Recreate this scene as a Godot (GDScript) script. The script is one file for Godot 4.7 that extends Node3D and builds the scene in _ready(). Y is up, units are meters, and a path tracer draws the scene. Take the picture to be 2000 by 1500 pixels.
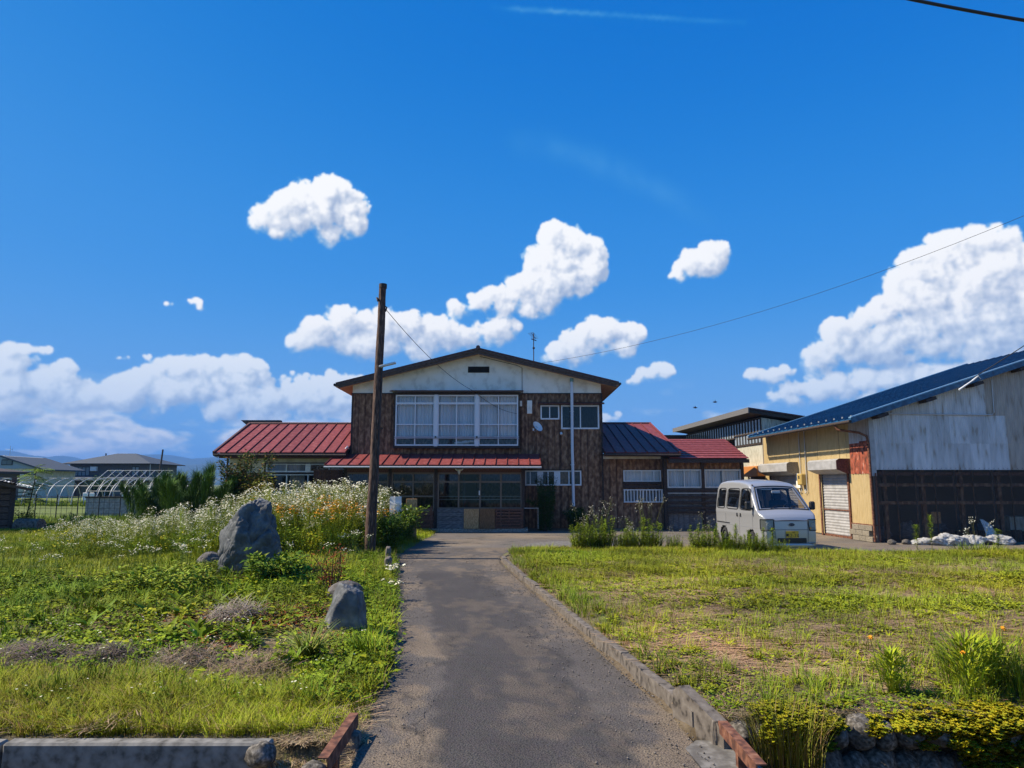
extends Node3D
# An old timber house with red metal roofs at the end of a short asphalt drive, a yellow shed and a van on the right,
# fields and far houses on the left, cumulus clouds. Metres; y up; the camera stands at the origin and looks along -z.
# In the builders Z (capital) is the distance in front of the camera, so z = -Z.

var rng := RandomNumberGenerator.new()
var noise := FastNoiseLite.new()
var taken := {}
var M := {}

class MB:   # collects triangles for one surface; front faces run clockwise
	var v := PackedVector3Array()
	var n := PackedVector3Array()
	var c := PackedColorArray()
	var i := PackedInt32Array()
	var col := Color(1, 1, 1)
	func tri(a: Vector3, b: Vector3, d: Vector3) -> void:
		var nn := (d - a).cross(b - a).normalized()
		var k := v.size()
		v.append(a); v.append(b); v.append(d)
		for q in 3:
			n.append(nn); c.append(col); i.append(k + q)
	func quad(a: Vector3, b: Vector3, d: Vector3, e: Vector3) -> void:
		var nn := (d - a).cross(b - a).normalized()
		if nn == Vector3.ZERO:
			nn = (e - a).cross(d - a).normalized()
		var k := v.size()
		v.append(a); v.append(b); v.append(d); v.append(e)
		for q in 4:
			n.append(nn); c.append(col)
		i.append_array(PackedInt32Array([k, k + 1, k + 2, k, k + 2, k + 3]))
	func pt(p: Vector3, nn: Vector3) -> int:
		v.append(p); n.append(nn); c.append(col)
		return v.size() - 1
	func box(p: Vector3, s: Vector3, b := Basis.IDENTITY) -> void:
		var h := s * 0.5
		var x := b.x * h.x
		var y := b.y * h.y
		var z := b.z * h.z
		quad(p - x - y + z, p - x + y + z, p + x + y + z, p + x - y + z)
		quad(p + x - y - z, p + x + y - z, p - x + y - z, p - x - y - z)
		quad(p + x - y + z, p + x + y + z, p + x + y - z, p + x - y - z)
		quad(p - x - y - z, p - x + y - z, p - x + y + z, p - x - y + z)
		quad(p - x + y + z, p - x + y - z, p + x + y - z, p + x + y + z)
		quad(p - x - y - z, p - x - y + z, p + x - y + z, p + x - y - z)
	func bb(x0: float, x1: float, y0: float, y1: float, z0: float, z1: float) -> void:
		box(Vector3((x0 + x1) / 2, (y0 + y1) / 2, (z0 + z1) / 2), Vector3(absf(x1 - x0), absf(y1 - y0), absf(z1 - z0)))
	func bevel(p: Vector3, s: Vector3, r: float, b := Basis.IDENTITY) -> void:   # box with chamfered edges
		var h := s * 0.5
		var P := {}
		for sx in [-1, 1]:
			for sy in [-1, 1]:
				for sz in [-1, 1]:
					for ax in 3:
						var q := Vector3(sx * h.x, sy * h.y, sz * h.z)
						if ax != 0: q.x -= sx * r
						if ax != 1: q.y -= sy * r
						if ax != 2: q.z -= sz * r
						P[[sx, sy, sz, ax]] = p + b * q
		var put4 := func(a: Vector3, d: Vector3, e: Vector3, g: Vector3) -> void:
			var mid := (a + d + e + g) * 0.25 - p
			if (e - a).cross(d - a).dot(mid) > 0: quad(a, d, e, g)
			else: quad(g, e, d, a)
		for t in [-1, 1]:
			put4.call(P[[t, -1, -1, 0]], P[[t, 1, -1, 0]], P[[t, 1, 1, 0]], P[[t, -1, 1, 0]])
			put4.call(P[[-1, t, -1, 1]], P[[1, t, -1, 1]], P[[1, t, 1, 1]], P[[-1, t, 1, 1]])
			put4.call(P[[-1, -1, t, 2]], P[[1, -1, t, 2]], P[[1, 1, t, 2]], P[[-1, 1, t, 2]])
			for u in [-1, 1]:
				put4.call(P[[t, u, -1, 0]], P[[t, u, 1, 0]], P[[t, u, 1, 1]], P[[t, u, -1, 1]])
				put4.call(P[[t, -1, u, 0]], P[[t, 1, u, 0]], P[[t, 1, u, 2]], P[[t, -1, u, 2]])
				put4.call(P[[-1, t, u, 1]], P[[1, t, u, 1]], P[[1, t, u, 2]], P[[-1, t, u, 2]])
				for w in [-1, 1]:
					var a: Vector3 = P[[t, u, w, 0]]
					var d: Vector3 = P[[t, u, w, 1]]
					var e: Vector3 = P[[t, u, w, 2]]
					if (e - a).cross(d - a).dot((a + d + e) / 3.0 - p) > 0: tri(a, d, e)
					else: tri(a, e, d)
	func tube(ps: Array, rs: Array, sides := 8, caps := true) -> void:
		var first := v.size()
		var side := Vector3.ZERO
		for k in ps.size():
			var a: Vector3 = ps[maxi(k - 1, 0)]
			var d: Vector3 = ps[mini(k + 1, ps.size() - 1)]
			var t := (d - a).normalized()
			if side == Vector3.ZERO:
				side = t.cross(Vector3(0.3, 0.2, 1) if absf(t.z) < 0.8 else Vector3(0, 1, 0.1)).normalized()
			side = (side - t * side.dot(t)).normalized()
			var up := t.cross(side)
			var r: float = rs[mini(k, rs.size() - 1)]
			for s in sides + 1:
				var an := TAU * s / sides
				var nn := side * cos(an) + up * sin(an)
				pt(ps[k] + nn * r, nn)
		var w := sides + 1
		for k in ps.size() - 1:
			for s in sides:
				var q := first + k * w + s
				i.append_array(PackedInt32Array([q, q + w, q + 1, q + 1, q + w, q + w + 1]))
		if caps:
			for e in [0, ps.size() - 1]:
				var p0: Vector3 = ps[e]
				var p1: Vector3 = ps[1] if e == 0 else ps[e - 1]
				var nn := (p0 - p1).normalized()
				var m := pt(p0, nn)
				for s in sides:
					var a: int = first + e * w + s
					var x := pt(v[a], nn)
					var y := pt(v[a + 1], nn)
					i.append_array(PackedInt32Array([m, y, x] if e > 0 else [m, x, y]))
	func grid(nu: int, nv: int, f: Callable, two := false) -> void:   # f(u, v) -> point; smooth normals
		var k := v.size()
		var ps := PackedVector3Array()
		for b in nv + 1:
			for a in nu + 1:
				ps.append(f.call(float(a) / nu, float(b) / nv))
		for b in nv + 1:
			for a in nu + 1:
				var pu := ps[b * (nu + 1) + mini(a + 1, nu)] - ps[b * (nu + 1) + maxi(a - 1, 0)]
				var pv := ps[mini(b + 1, nv) * (nu + 1) + a] - ps[maxi(b - 1, 0) * (nu + 1) + a]
				pt(ps[b * (nu + 1) + a], pu.cross(pv).normalized())
		for b in nv:
			for a in nu:
				var q := k + b * (nu + 1) + a
				i.append_array(PackedInt32Array([q, q + nu + 1, q + 1, q + 1, q + nu + 1, q + nu + 2]))
	func poly(ps: PackedVector2Array, z0: float, z1: float, xf := Transform3D.IDENTITY) -> void:   # outline in x, y drawn out from z0 to z1
		var idx := Geometry2D.triangulate_polygon(ps)
		for t in range(0, idx.size(), 3):
			var a := ps[idx[t]]
			var b := ps[idx[t + 1]]
			var d := ps[idx[t + 2]]
			if (b - a).cross(d - a) > 0:
				var q := b
				b = d
				d = q
			tri(xf * Vector3(a.x, a.y, z1), xf * Vector3(b.x, b.y, z1), xf * Vector3(d.x, d.y, z1))
			tri(xf * Vector3(a.x, a.y, z0), xf * Vector3(d.x, d.y, z0), xf * Vector3(b.x, b.y, z0))
		var area := 0.0
		for k in ps.size():
			area += ps[k].cross(ps[(k + 1) % ps.size()])
		var cw := area < 0.0
		for k in ps.size():
			var a := ps[k]
			var b := ps[(k + 1) % ps.size()]
			if cw:
				var q := a
				a = b
				b = q
			quad(xf * Vector3(a.x, a.y, z0), xf * Vector3(a.x, a.y, z1), xf * Vector3(b.x, b.y, z1), xf * Vector3(b.x, b.y, z0))
	func blade(p: Vector3, d: Vector3, h: float, w: float, lean: float, segs := 3) -> void:   # a grass blade that bends over along d
		var side := d.cross(Vector3.UP).normalized()
		var k := v.size()
		for s in segs + 1:
			var t := float(s) / segs
			var q := p + Vector3.UP * (h * t * (1.0 - 0.45 * lean * t)) + d * (h * lean * t * t)
			var ww := w * 0.5 * (1.0 - t * t * 0.96)
			var nn := (d * -1.0 * (1.0 - lean) + Vector3.UP * (0.35 + lean)).normalized()
			pt(q - side * ww, nn)
			pt(q + side * ww, nn)
			if s > 0:
				var a := k + s * 2
				i.append_array(PackedInt32Array([a - 2, a, a - 1, a - 1, a, a + 1]))
	func leaf(p: Vector3, d: Vector3, up: Vector3, l: float, w: float, droop := 0.2) -> void:   # pointed leaf folded along its rib
		var side := d.cross(up).normalized()
		var k := v.size()
		var m1 := p + d * (l * 0.4)
		var tip := p + d * l - up * (l * droop)
		var a := m1 + side * (w * 0.5) + up * (w * 0.18)
		var b := m1 - side * (w * 0.5) + up * (w * 0.18)
		var n1 := (up + side * -0.3).normalized()
		var n2 := (up + side * 0.3).normalized()
		pt(p, up); pt(m1, up); pt(tip, (up + d * 0.4).normalized()); pt(a, n1); pt(b, n2)
		i.append_array(PackedInt32Array([k, k + 1, k + 3, k + 3, k + 1, k + 2, k, k + 4, k + 1, k + 4, k + 2, k + 1]))
	func disc(p: Vector3, up: Vector3, r: float, petals := 7, dip := 0.15) -> void:   # a small flower head
		var a := up.cross(Vector3(0.31, 0.2, 0.93)).normalized()
		var b := up.cross(a)
		var k := v.size()
		pt(p, up)
		for s in petals * 2:
			var an := TAU * s / (petals * 2)
			var rr := r * (1.0 if s % 2 == 0 else 0.62)
			pt(p + (a * cos(an) + b * sin(an)) * rr - up * (dip * r), up)
		for s in petals * 2:
			i.append_array(PackedInt32Array([k, k + 1 + (s + 1) % (petals * 2), k + 1 + s]))
	func add(mesh: ArrayMesh, m: Material) -> ArrayMesh:
		if v.is_empty():
			return mesh
		var a := []
		a.resize(Mesh.ARRAY_MAX)
		a[Mesh.ARRAY_VERTEX] = v
		a[Mesh.ARRAY_NORMAL] = n
		a[Mesh.ARRAY_COLOR] = c
		a[Mesh.ARRAY_INDEX] = i
		mesh.add_surface_from_arrays(Mesh.PRIMITIVE_TRIANGLES, a)
		mesh.surface_set_material(mesh.get_surface_count() - 1, m)
		return mesh

func numbered(parent: Node, called: String) -> String:
	var key := str(parent.get_instance_id()) + called
	var k: int = taken.get(key, 0)
	taken[key] = k + 1
	return called if k == 0 else "%s_%03d" % [called, k]

func put(called: String, b: MB, m: Material, parent: Node = self, at := Vector3.ZERO) -> MeshInstance3D:
	return place(called, b.add(ArrayMesh.new(), m), parent, at)

func place(called: String, mesh: Mesh, parent: Node = self, at := Vector3.ZERO, m: Material = null) -> MeshInstance3D:
	var o := MeshInstance3D.new()
	o.name = numbered(parent, called)
	o.mesh = mesh
	o.position = at
	if m: o.material_override = m
	parent.add_child(o, true)
	return o

func tag(o: Node, label: String, category: String, group := "") -> Node:
	o.set_meta("label", label)
	o.set_meta("category", category)
	if group: o.set_meta("group", group)
	return o

func thing(called: String, label: String, category: String, at := Vector3.ZERO, group := "") -> Node3D:
	var o := Node3D.new()
	o.name = numbered(self, called)
	o.position = at
	add_child(o, true)
	tag(o, label, category, group)
	return o

func struct(called: String, b: MB, m: Material) -> MeshInstance3D:
	var o := put(called, b, m)
	o.set_meta("kind", "structure")
	return o

func again(o: Node3D, at: Vector3, label := "", turn := 0.0, grow := 1.0) -> Node3D:   # a copy of a thing with its parts
	var r: Node3D = o.duplicate()
	var base := String(o.name).rstrip("0123456789").rstrip("_")
	r.name = numbered(self, base)
	add_child(r, true)
	r.transform = Transform3D(Basis(Vector3.UP, turn).scaled(Vector3.ONE * grow), at)
	if label: r.set_meta("label", label)
	return r

func part(o: Node, label: String) -> Node:   # a part that looks different from the rest of its thing
	o.set_meta("label", label)
	return o

func P(x: float, y: float, Z: float) -> Vector3:
	return Vector3(x, y, -Z)

func rf(a: float, b: float) -> float:
	return rng.randf_range(a, b)

func ntex(freq: float, octaves: int, stops: Array, size := 512, kind := FastNoiseLite.TYPE_SIMPLEX_SMOOTH, sd := 1) -> NoiseTexture2D:
	var f := FastNoiseLite.new()
	f.seed = sd
	f.noise_type = kind
	f.frequency = freq
	f.fractal_octaves = octaves
	var t := NoiseTexture2D.new()
	t.width = size
	t.height = size
	t.seamless = true
	t.noise = f
	if stops:
		var g := Gradient.new()
		var offs := PackedFloat32Array()
		var cols := PackedColorArray()
		for s in stops:
			offs.append(s[0])
			cols.append((s[1] as Color).linear_to_srgb())
		g.offsets = offs
		g.colors = cols
		t.color_ramp = g
	return t

func plain(c: Color, rough := 0.8, metal := 0.0) -> StandardMaterial3D:   # c is the real-world base colour (linear)
	var m := StandardMaterial3D.new()
	m.albedo_color = c.linear_to_srgb()
	m.roughness = rough
	m.metallic = metal
	return m

# A material whose colour wanders between stops [[position, linear colour], ...]; scale = repeats per metre along x, y, z.
func grain(stops: Array, scale: Vector3, rough := 0.85, freq := 0.012, octaves := 5, relief := 0.0, sd := 1, tint := false, size := 512) -> StandardMaterial3D:
	var m := StandardMaterial3D.new()
	m.albedo_texture = ntex(freq, octaves, stops, size, FastNoiseLite.TYPE_SIMPLEX_SMOOTH, sd)
	m.uv1_triplanar = true
	m.uv1_world_triplanar = true
	m.uv1_scale = scale
	m.uv1_triplanar_sharpness = 6.0
	m.roughness = rough
	m.vertex_color_use_as_albedo = tint
	if relief > 0.0:
		var t := ntex(freq * 1.5, octaves, [], size, FastNoiseLite.TYPE_SIMPLEX_SMOOTH, sd + 7)
		t.as_normal_map = true
		t.bump_strength = 5.0
		m.normal_enabled = true
		m.normal_texture = t
		m.normal_scale = minf(relief * 0.45, 1.0)
	return m

func foliage(light := 0.7, rough := 0.55) -> StandardMaterial3D:
	var m := StandardMaterial3D.new()
	m.vertex_color_use_as_albedo = true
	m.roughness = rough
	m.metallic_specular = 0.15
	m.backlight = Color(light, light, light * 0.45)
	m.cull_mode = BaseMaterial3D.CULL_DISABLED
	return m

func glass(tint: Color, alpha: float) -> StandardMaterial3D:
	var m := StandardMaterial3D.new()
	m.transparency = BaseMaterial3D.TRANSPARENCY_ALPHA
	m.albedo_color = Color(tint.r, tint.g, tint.b, alpha)
	m.roughness = 0.03
	return m

# Light: camera, sky with computed cumulus clouds, sun from the left and a little behind the house fronts.
func set_up() -> void:
	var cam := Camera3D.new()
	cam.name = "camera"
	cam.fov = 56.803
	cam.near = 0.05
	cam.far = 12000.0
	cam.position = Vector3(0, 1.75, 0)
	cam.rotation_degrees = Vector3(8.043, 0, 0)
	add_child(cam)
	var sun := DirectionalLight3D.new()
	sun.name = "sun"
	var alt := deg_to_rad(45.5)
	var behind := deg_to_rad(4.5)
	var towards := Vector3(-cos(alt) * cos(behind), sin(alt), -cos(alt) * sin(behind))
	sun.transform = Transform3D(Basis.looking_at(-towards, Vector3.UP), Vector3(0, 50, 0))
	sun.light_energy = SUN_ENERGY
	sun.light_color = Color(1.0, 0.94, 0.84)
	sun.light_angular_distance = 0.53
	sun.shadow_enabled = true
	add_child(sun)
	var env := Environment.new()
	env.background_mode = Environment.BG_SKY
	env.sky = Sky.new()
	var m := PanoramaSkyMaterial.new()
	m.panorama = ImageTexture.create_from_image(paint_sky())
	env.sky.sky_material = m
	env.background_energy_multiplier = SKY_ENERGY
	env.tonemap_mode = Environment.TONE_MAPPER_LINEAR
	env.tonemap_exposure = EXPOSURE
	env.sdfgi_enabled = true
	env.ssao_enabled = true
	env.ssil_enabled = true
	env.fog_enabled = true
	env.fog_density = 0.00026
	env.fog_light_color = Color(0.44, 0.69, 1.0)
	var we := WorldEnvironment.new()
	we.name = "environment"
	we.environment = env
	add_child(we)

const SUN_ENERGY := 1.42
const EXPOSURE := 1.75
const SKY_ENERGY := 0.6
const SKY_W := 4096
const SKY_H := 2048
const SKY_TOP := 600        # first row of the cloud layer
const SKY_ROWS := 440       # rows 600 .. 1040: elevation 37 .. -1 degrees
var cw := PackedFloat32Array()
var cv := PackedFloat32Array()
var ca := PackedFloat32Array()

func srgb(r: int, g: int, b: int) -> Color:
	return Color(r / 255.0, g / 255.0, b / 255.0)

func paint_sky() -> Image:
	# clear air: deep blue high up and away from the sun, paler towards the horizon and the sun's side
	var base := Image.create(256, 128, false, Image.FORMAT_RGBF)
	for y in 128:
		var el := 90.0 - (y + 0.5) / 128.0 * 180.0
		for x in 256:
			var az := (x + 0.5) / 256.0 * TAU + PI   # the seam of the enlarged picture lies behind the camera
			var sunny := 0.5 - 0.5 * sin(az)
			var t := clampf(el / 42.0, 0.0, 1.0)
			var c := srgb(132, 180, 233).lerp(srgb(60, 146, 226), smoothstep(0.0, 0.42, t)).lerp(srgb(0, 108, 202), smoothstep(0.2, 0.95, t))
			c = c.lerp(srgb(104, 165, 230), 0.75 * sunny * sunny * sunny * (1.0 - 0.2 * t))
			if el < 0.0:
				c = srgb(104, 140, 150)
			base.set_pixel(x, y, c)
	base.resize(SKY_W, SKY_H, Image.INTERPOLATE_CUBIC)
	base.convert(Image.FORMAT_RGBA8)
	var turned := Image.create(SKY_W, SKY_H, false, Image.FORMAT_RGBA8)
	turned.blit_rect(base, Rect2i(0, 0, SKY_W / 2, SKY_H), Vector2i(SKY_W / 2, 0))
	turned.blit_rect(base, Rect2i(SKY_W / 2, 0, SKY_W / 2, SKY_H), Vector2i(0, 0))
	base = turned
	cw.resize(SKY_W * SKY_ROWS)
	cv.resize(SKY_W * SKY_ROWS)
	ca.resize(SKY_W * SKY_ROWS)
	rng.seed = 77
	for k in CLOUDS.size():
		cluster(CLOUDS[k], 0.6 if k == 11 or k == 12 else 1.0)
	for k in 46:   # the same fair-weather cumulus all round
		var az := rf(42.0, 318.0)
		var el := 3.0 + 14.0 * pow(rng.randf(), 1.6)
		var one := []
		var wide := rf(3.0, 9.0)
		for q in 14:
			var u := rf(-1, 1)
			one.append_array([az + u * wide, el + rf(-0.2, 1.0) * wide * 0.35 * (1.0 - u * u), rf(0.9, 1.9) * (1.0 - 0.4 * absf(u))])
		cluster(one, 1.0)
	var fine := FastNoiseLite.new()
	fine.frequency = 0.07
	fine.fractal_octaves = 4
	var lump := FastNoiseLite.new()   # rounded lumps with sharp creases between them
	lump.seed = 9
	lump.fractal_type = FastNoiseLite.FRACTAL_RIDGED
	lump.frequency = 0.030
	lump.fractal_octaves = 5
	lump.fractal_gain = 0.50
	var wisp := FastNoiseLite.new()
	wisp.seed = 33
	wisp.frequency = 0.028
	wisp.fractal_octaves = 5
	wisp.domain_warp_enabled = true
	wisp.domain_warp_amplitude = 14.0
	wisp.domain_warp_frequency = 0.03
	var bank := FastNoiseLite.new()
	bank.seed = 21
	bank.frequency = 0.012
	bank.fractal_octaves = 5
	# body of the clouds: smooth puffs plus lumps
	var f := PackedFloat32Array()
	f.resize(SKY_W * SKY_ROWS)
	for y in SKY_ROWS:
		for x in SKY_W:
			var k := y * SKY_W + x
			var d := ca[k]
			if d < 0.12: continue
			var lx := float((x + SKY_W / 2) % SKY_W)   # the noise's ends meet behind the camera
			var soft: float = cv[k] / cw[k]             # 1 at the top of a cloud, 0 at its base
			var n := -0.75 * lump.get_noise_2d(lx, y) + 0.16
			var w := 0.62 * wisp.get_noise_2d(lx, y * 1.2)
			f[k] = 1.75 * d / (1.0 + 0.6 * d) + lerpf(w * 1.3, n + 0.5 * w, smoothstep(0.1, 0.6, soft)) + 0.30 * fine.get_noise_2d(lx * 1.5, y * 1.5) - 0.90 - 0.3 * smoothstep(0.3, 0.0, soft)
	var bytes := base.get_data()
	var hz := [158.0, 194.0, 234.0]
	for y in range(0, SKY_ROWS - 12):
		var el := 90.0 - (y + SKY_TOP + 0.5) / SKY_H * 180.0
		var air := clampf(0.5 - el * 0.04, 0.0, 0.42)
		var low := smoothstep(8.5, 4.0, el) if el > -0.5 else 0.0
		for x in SKY_W:
			var k := y * SKY_W + x
			var o := ((y + SKY_TOP) * SKY_W + x) * 4
			var lx := float((x + SKY_W / 2) % SKY_W)
			if low > 0.0:   # distant banks of cloud near the horizon
				var deep := 0.22 if x > SKY_W * 0.78 and x < SKY_W * 0.985 else -0.14
				var b := smoothstep(0.0, 0.34, bank.get_noise_2d(lx * 0.9, y * 2.6) + deep) * low
				if b > 0.0:
					var s := clampf(0.62 + 2.2 * (bank.get_noise_2d(lx * 0.9 + 4.0, y * 2.6 + 11.0) - bank.get_noise_2d(lx * 0.9, y * 2.6)) + 0.9 * fine.get_noise_2d(lx, y * 1.6), 0.0, 1.0)
					b *= 0.95
					bytes[o] = int(lerpf(bytes[o], lerpf(184.0, 240.0, s), b))
					bytes[o + 1] = int(lerpf(bytes[o + 1], lerpf(204.0, 243.0, s), b))
					bytes[o + 2] = int(lerpf(bytes[o + 2], lerpf(230.0, 248.0, s), b))
			if f[k] <= 0.0 or y < 14: continue
			var soft: float = cv[k] / cw[k]
			var a := smoothstep(0.0, lerpf(1.0, 0.38, smoothstep(0.1, 0.65, soft)), f[k])
			# how the lumps face the sun, which stands to the left: up and left of a lit point the cloud ends sooner
			var near := f[k] - f[maxi(k - 2 * SKY_W - 2, 0)]
			var mid := f[k] - f[maxi(k - 5 * SKY_W - 6, 0)]
			var wide := f[k] - f[maxi(k - 12 * SKY_W - 13, 0)]
			var s := 0.26 + 0.56 * smoothstep(0.0, 0.8, soft) + 0.22 * clampf(near, -0.5, 0.5) + 0.42 * clampf(mid, -0.7, 0.7) + 0.36 * clampf(wide, -0.8, 0.8)
			s += 0.34 * (1.0 - smoothstep(0.0, 0.5, f[k])) * smoothstep(0.1, 0.5, soft)
			s = clampf(s, 0.0, 1.0)
			a *= 1.0 - 0.3 * air
			bytes[o] = int(lerpf(bytes[o], lerpf(lerpf(166.0, 255.0, s), hz[0], air), a))
			bytes[o + 1] = int(lerpf(bytes[o + 1], lerpf(lerpf(183.0, 255.0, s), hz[1], air), a))
			bytes[o + 2] = int(lerpf(bytes[o + 2], lerpf(lerpf(211.0, 255.0, s), hz[2], air), a))
	# thin contrail high up and a faint veil of cirrus
	for q in 2:
		var n := 250 if q == 0 else 222
		for x in n:
			var u := x / float(n)
			var el: float = lerpf(36.0, 33.4, u) + 0.5 * sin(PI * u) if q == 0 else lerpf(27.0, 19.5, u * u)
			var px := (SKY_W - 25 + x) % SKY_W
			var wide: float = 1.9 if q == 0 else 12.0
			var most: float = 0.36 * minf(1.0, 5.0 * u) * (1.0 - 0.8 * u) if q == 0 else 0.11 * sin(PI * u)
			for dy in range(-int(wide * 2.5), int(wide * 2.5) + 1):
				var py := int((90.0 - el) / 180.0 * SKY_H) + dy
				var w := most * exp(-dy * dy / (wide * wide)) * clampf(0.85 + 0.8 * fine.get_noise_2d(x * 0.35, dy * (0.6 if q == 0 else 0.25) + 300.0), 0.0, 1.4)
				var o := (py * SKY_W + px) * 4
				for h in 3:
					bytes[o + h] = int(lerpf(bytes[o + h], 215.0 + h * 12, w))
	var im := Image.create_from_data(SKY_W, SKY_H, false, Image.FORMAT_RGBA8, bytes)
	cw.clear(); cv.clear(); ca.clear()
	im.convert(Image.FORMAT_RGB8)
	return im

# One cloud: puffs [azimuth, elevation, radius] in degrees that flow into one another; cv tells how high in the cloud a point lies.
func cluster(d: Array, solid: float) -> void:
	var lo := 99.0
	var hi := -99.0
	for k in range(0, d.size(), 3):
		lo = minf(lo, d[k + 1] - 0.8 * d[k + 2])
		hi = maxf(hi, d[k + 1] + 0.8 * d[k + 2])
	for k in range(0, d.size(), 3):
		var r: float = d[k + 2]
		puff(Vector3(d[k], d[k + 1], r * 1.8), lo, hi, solid)
		for q in 4:   # a few knobs on the crown
			var an := PI * rf(0.05, 0.95)
			puff(Vector3(d[k] + cos(an) * r * 0.75, d[k + 1] + sin(an) * r * 0.72, r * rf(0.6, 1.0)), lo, hi, solid * 0.7)

func puff(p: Vector3, lo: float, hi: float, solid: float) -> void:
	var per := SKY_W / 360.0
	var cx := p.x * per
	var cy := (90.0 - p.y) * per - SKY_TOP
	var r := p.z * per
	for y in range(maxi(0, int(cy - r)), mini(SKY_ROWS, int(cy + r) + 2)):
		var el := 90.0 - (y + SKY_TOP) / per
		var own := clampf((el - p.y) / p.z * 0.75 + 0.5, 0.0, 1.0)
		var high := lerpf(clampf((el - lo) / (hi - lo), 0.0, 1.0), own, 0.55)
		for x in range(int(cx - r), int(cx + r) + 2):
			var u := (x - cx) / r
			var v := (cy - y) / r
			var d2 := u * u + v * v
			if d2 >= 1.0: continue
			var w := (1.0 - d2) * (1.0 - d2)
			var k := y * SKY_W + posmod(x, SKY_W)
			cw[k] += w
			cv[k] += w * high
			ca[k] += w * 1.25 * solid

const CLOUDS := [
[-15.4,22,1.44,-16.8,21.3,1.51,-14.4,21.6,1.72,-12.7,21.1,1.08,-18.4,20.6,1.5,-19.9,19.9,1.19,-20.8,19.5,0.67,-15.9,19.9,1.61,-13.5,19.9,1.16,-17.7,19.4,0.83,-19,18.8,0.53,-15.1,18.9,0.7],
[-17.3,10.3,1.01,-16,11.3,1.37,-14.4,11.8,1.66,-12.4,11.9,1.8,-10.8,12.2,1.69,-12.8,10.3,1,-8.8,11.6,1.62,-7.1,12.1,1.63,-5.9,11.5,1.56,-4.2,11.3,1.23,-2.5,11.7,1.23,-1.1,12.2,1.03,0,12.4,0.82,-10.8,10.5,1.21,-7.5,10.4,1.02,-4.9,14,0.74,-3.4,14.2,1.06,-1.7,14.6,1.15,0,15.2,1.31,1.7,15.4,1.63,2.6,17,1.83,3.9,19,1.61,3.4,20.1,0.72,5.1,18,1.93,6.6,18.1,1.2,7,17.3,0.89,5.9,16.4,1.42,4.2,15.8,1.63,2.5,14.4,1.15,1.3,13.6,0.66,-0.6,13.9,0.66],
[16.5,17.8,1,15.2,17.3,1.24,14.2,16.6,1.1,13.3,16,0.63,16.2,16.6,0.97,17.2,18,0.5],
[6.9,12.3,1.14,8.4,11.6,1.42,6.3,11.1,1.64,4.6,10.5,1.44,3.1,10.1,0.91,9.8,12,0.81,10.2,11.6,0.65,9.2,10.4,0.81],
[11.9,8.8,0.8,10.7,8.4,0.81,9.7,8.1,0.49,12.5,8.7,0.56],
[34.8,15.5,1.6,33.3,15.4,1.7,31.8,15.3,1.5,30.4,14.5,1.53,29.4,13.2,1.45,36.2,13.6,1.88,37.8,14,1.83,28.2,12.6,0.7,32.2,12.8,2.33,34.5,12.1,2.26,30.5,11.2,2.05,27.2,10.9,1.6,25.2,10.5,1.38,24.4,9.6,1.47,23.3,9.1,1.04,27.1,9,1.6,29.7,9.2,1.73,32.9,9.6,1.99,36.4,10.2,2.51,35.1,8.6,1.76,39.1,11.1,2.69,41,9.6,2.31],
[18.9,8.2,0.69,20,8.1,0.76,21.3,8.3,0.6],
[21,6.4,1.06,22.5,6.5,1.19,24.3,6.8,1.17,26.3,6.8,1.15,28.3,6.8,1.12,30.2,6.9,1.1,31.8,7,0.94,33.6,7.1,0.98,35.6,7.1,1.08],
[-35.6,8.2,0.95,-34.6,8.7,0.65,-33.7,9,0.33,-35.8,7.2,0.95],
[-33.3,6.9,1.08,-32.4,7.4,0.87,-34.3,6.1,1.23,-35.6,5.4,1.2,-31.7,6,1.28,-30.2,6.1,1.13,-28.9,6.6,1.15,-27.3,7.3,1.17,-26,7.9,1.3,-24.3,8.2,1.21,-23.7,8.6,0.74,-22.2,8.3,1.24,-20.8,8.6,1.06,-19.8,8.6,0.69,-19.3,7.8,0.69,-26.9,5.9,1.5,-24.2,6.4,1.54,-21.8,6.9,1.43,-29.2,5.4,1.25,-32.2,5.1,1.2,-34.8,4.6,1.15,-37.1,5.4,1.85],
[-22.4,5,0.97,-21,5.5,1.21,-19.2,5.9,1.23,-17.7,6.4,1.24,-16.2,7,1.25,-14.7,7.5,1.19,-13.1,7.4,1.36,-11.5,6.3,1.61,-16.2,5.5,1.41,-19.1,4.7,1.15,-13.8,5.8,1.43],
[-26.4,13,0.32,-24.6,13.2,0.51,-25.1,13.3,0.25,-24.2,12.9,0.29],
[-28.9,8.9,0.31,-27.6,9.1,0.28,-29.4,8.8,0.21,-17.2,8.3,0.47,-18,8,0.39,-16.5,8.4,0.31],
[7.4,5.1,0.57,8.4,5.4,0.41,26.9,5.7,0.71]]
const LEFT_EDGE := [[0.0, -1.0], [4.7, -1.0], [5.7, -1.1], [7.2, -1.2], [9.3, -1.5], [12.4, -2.05], [17.4, -2.85], [20.0, -2.9], [23.6, -2.75], [27.4, -2.9]]
const RIGHT_EDGE := [[0.0, 1.25], [4.8, 1.27], [5.64, 1.26], [7.0, 1.06], [8.6, 0.83], [11.2, 0.47], [14.5, 0.0], [16.5, -0.26], [17.6, -0.3], [18.7, -0.15], [19.4, 0.35], [19.9, 1.0], [20.2, 1.6]]
const YARD_EDGE := [[-0.4, 18.4], [0.35, 19.4], [1.0, 19.9], [2.0, 19.7], [4.1, 19.3], [6.5, 18.5], [8.1, 17.9], [12.9, 18.1], [26.0, 18.2]]   # x, Z of the near edge

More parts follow.
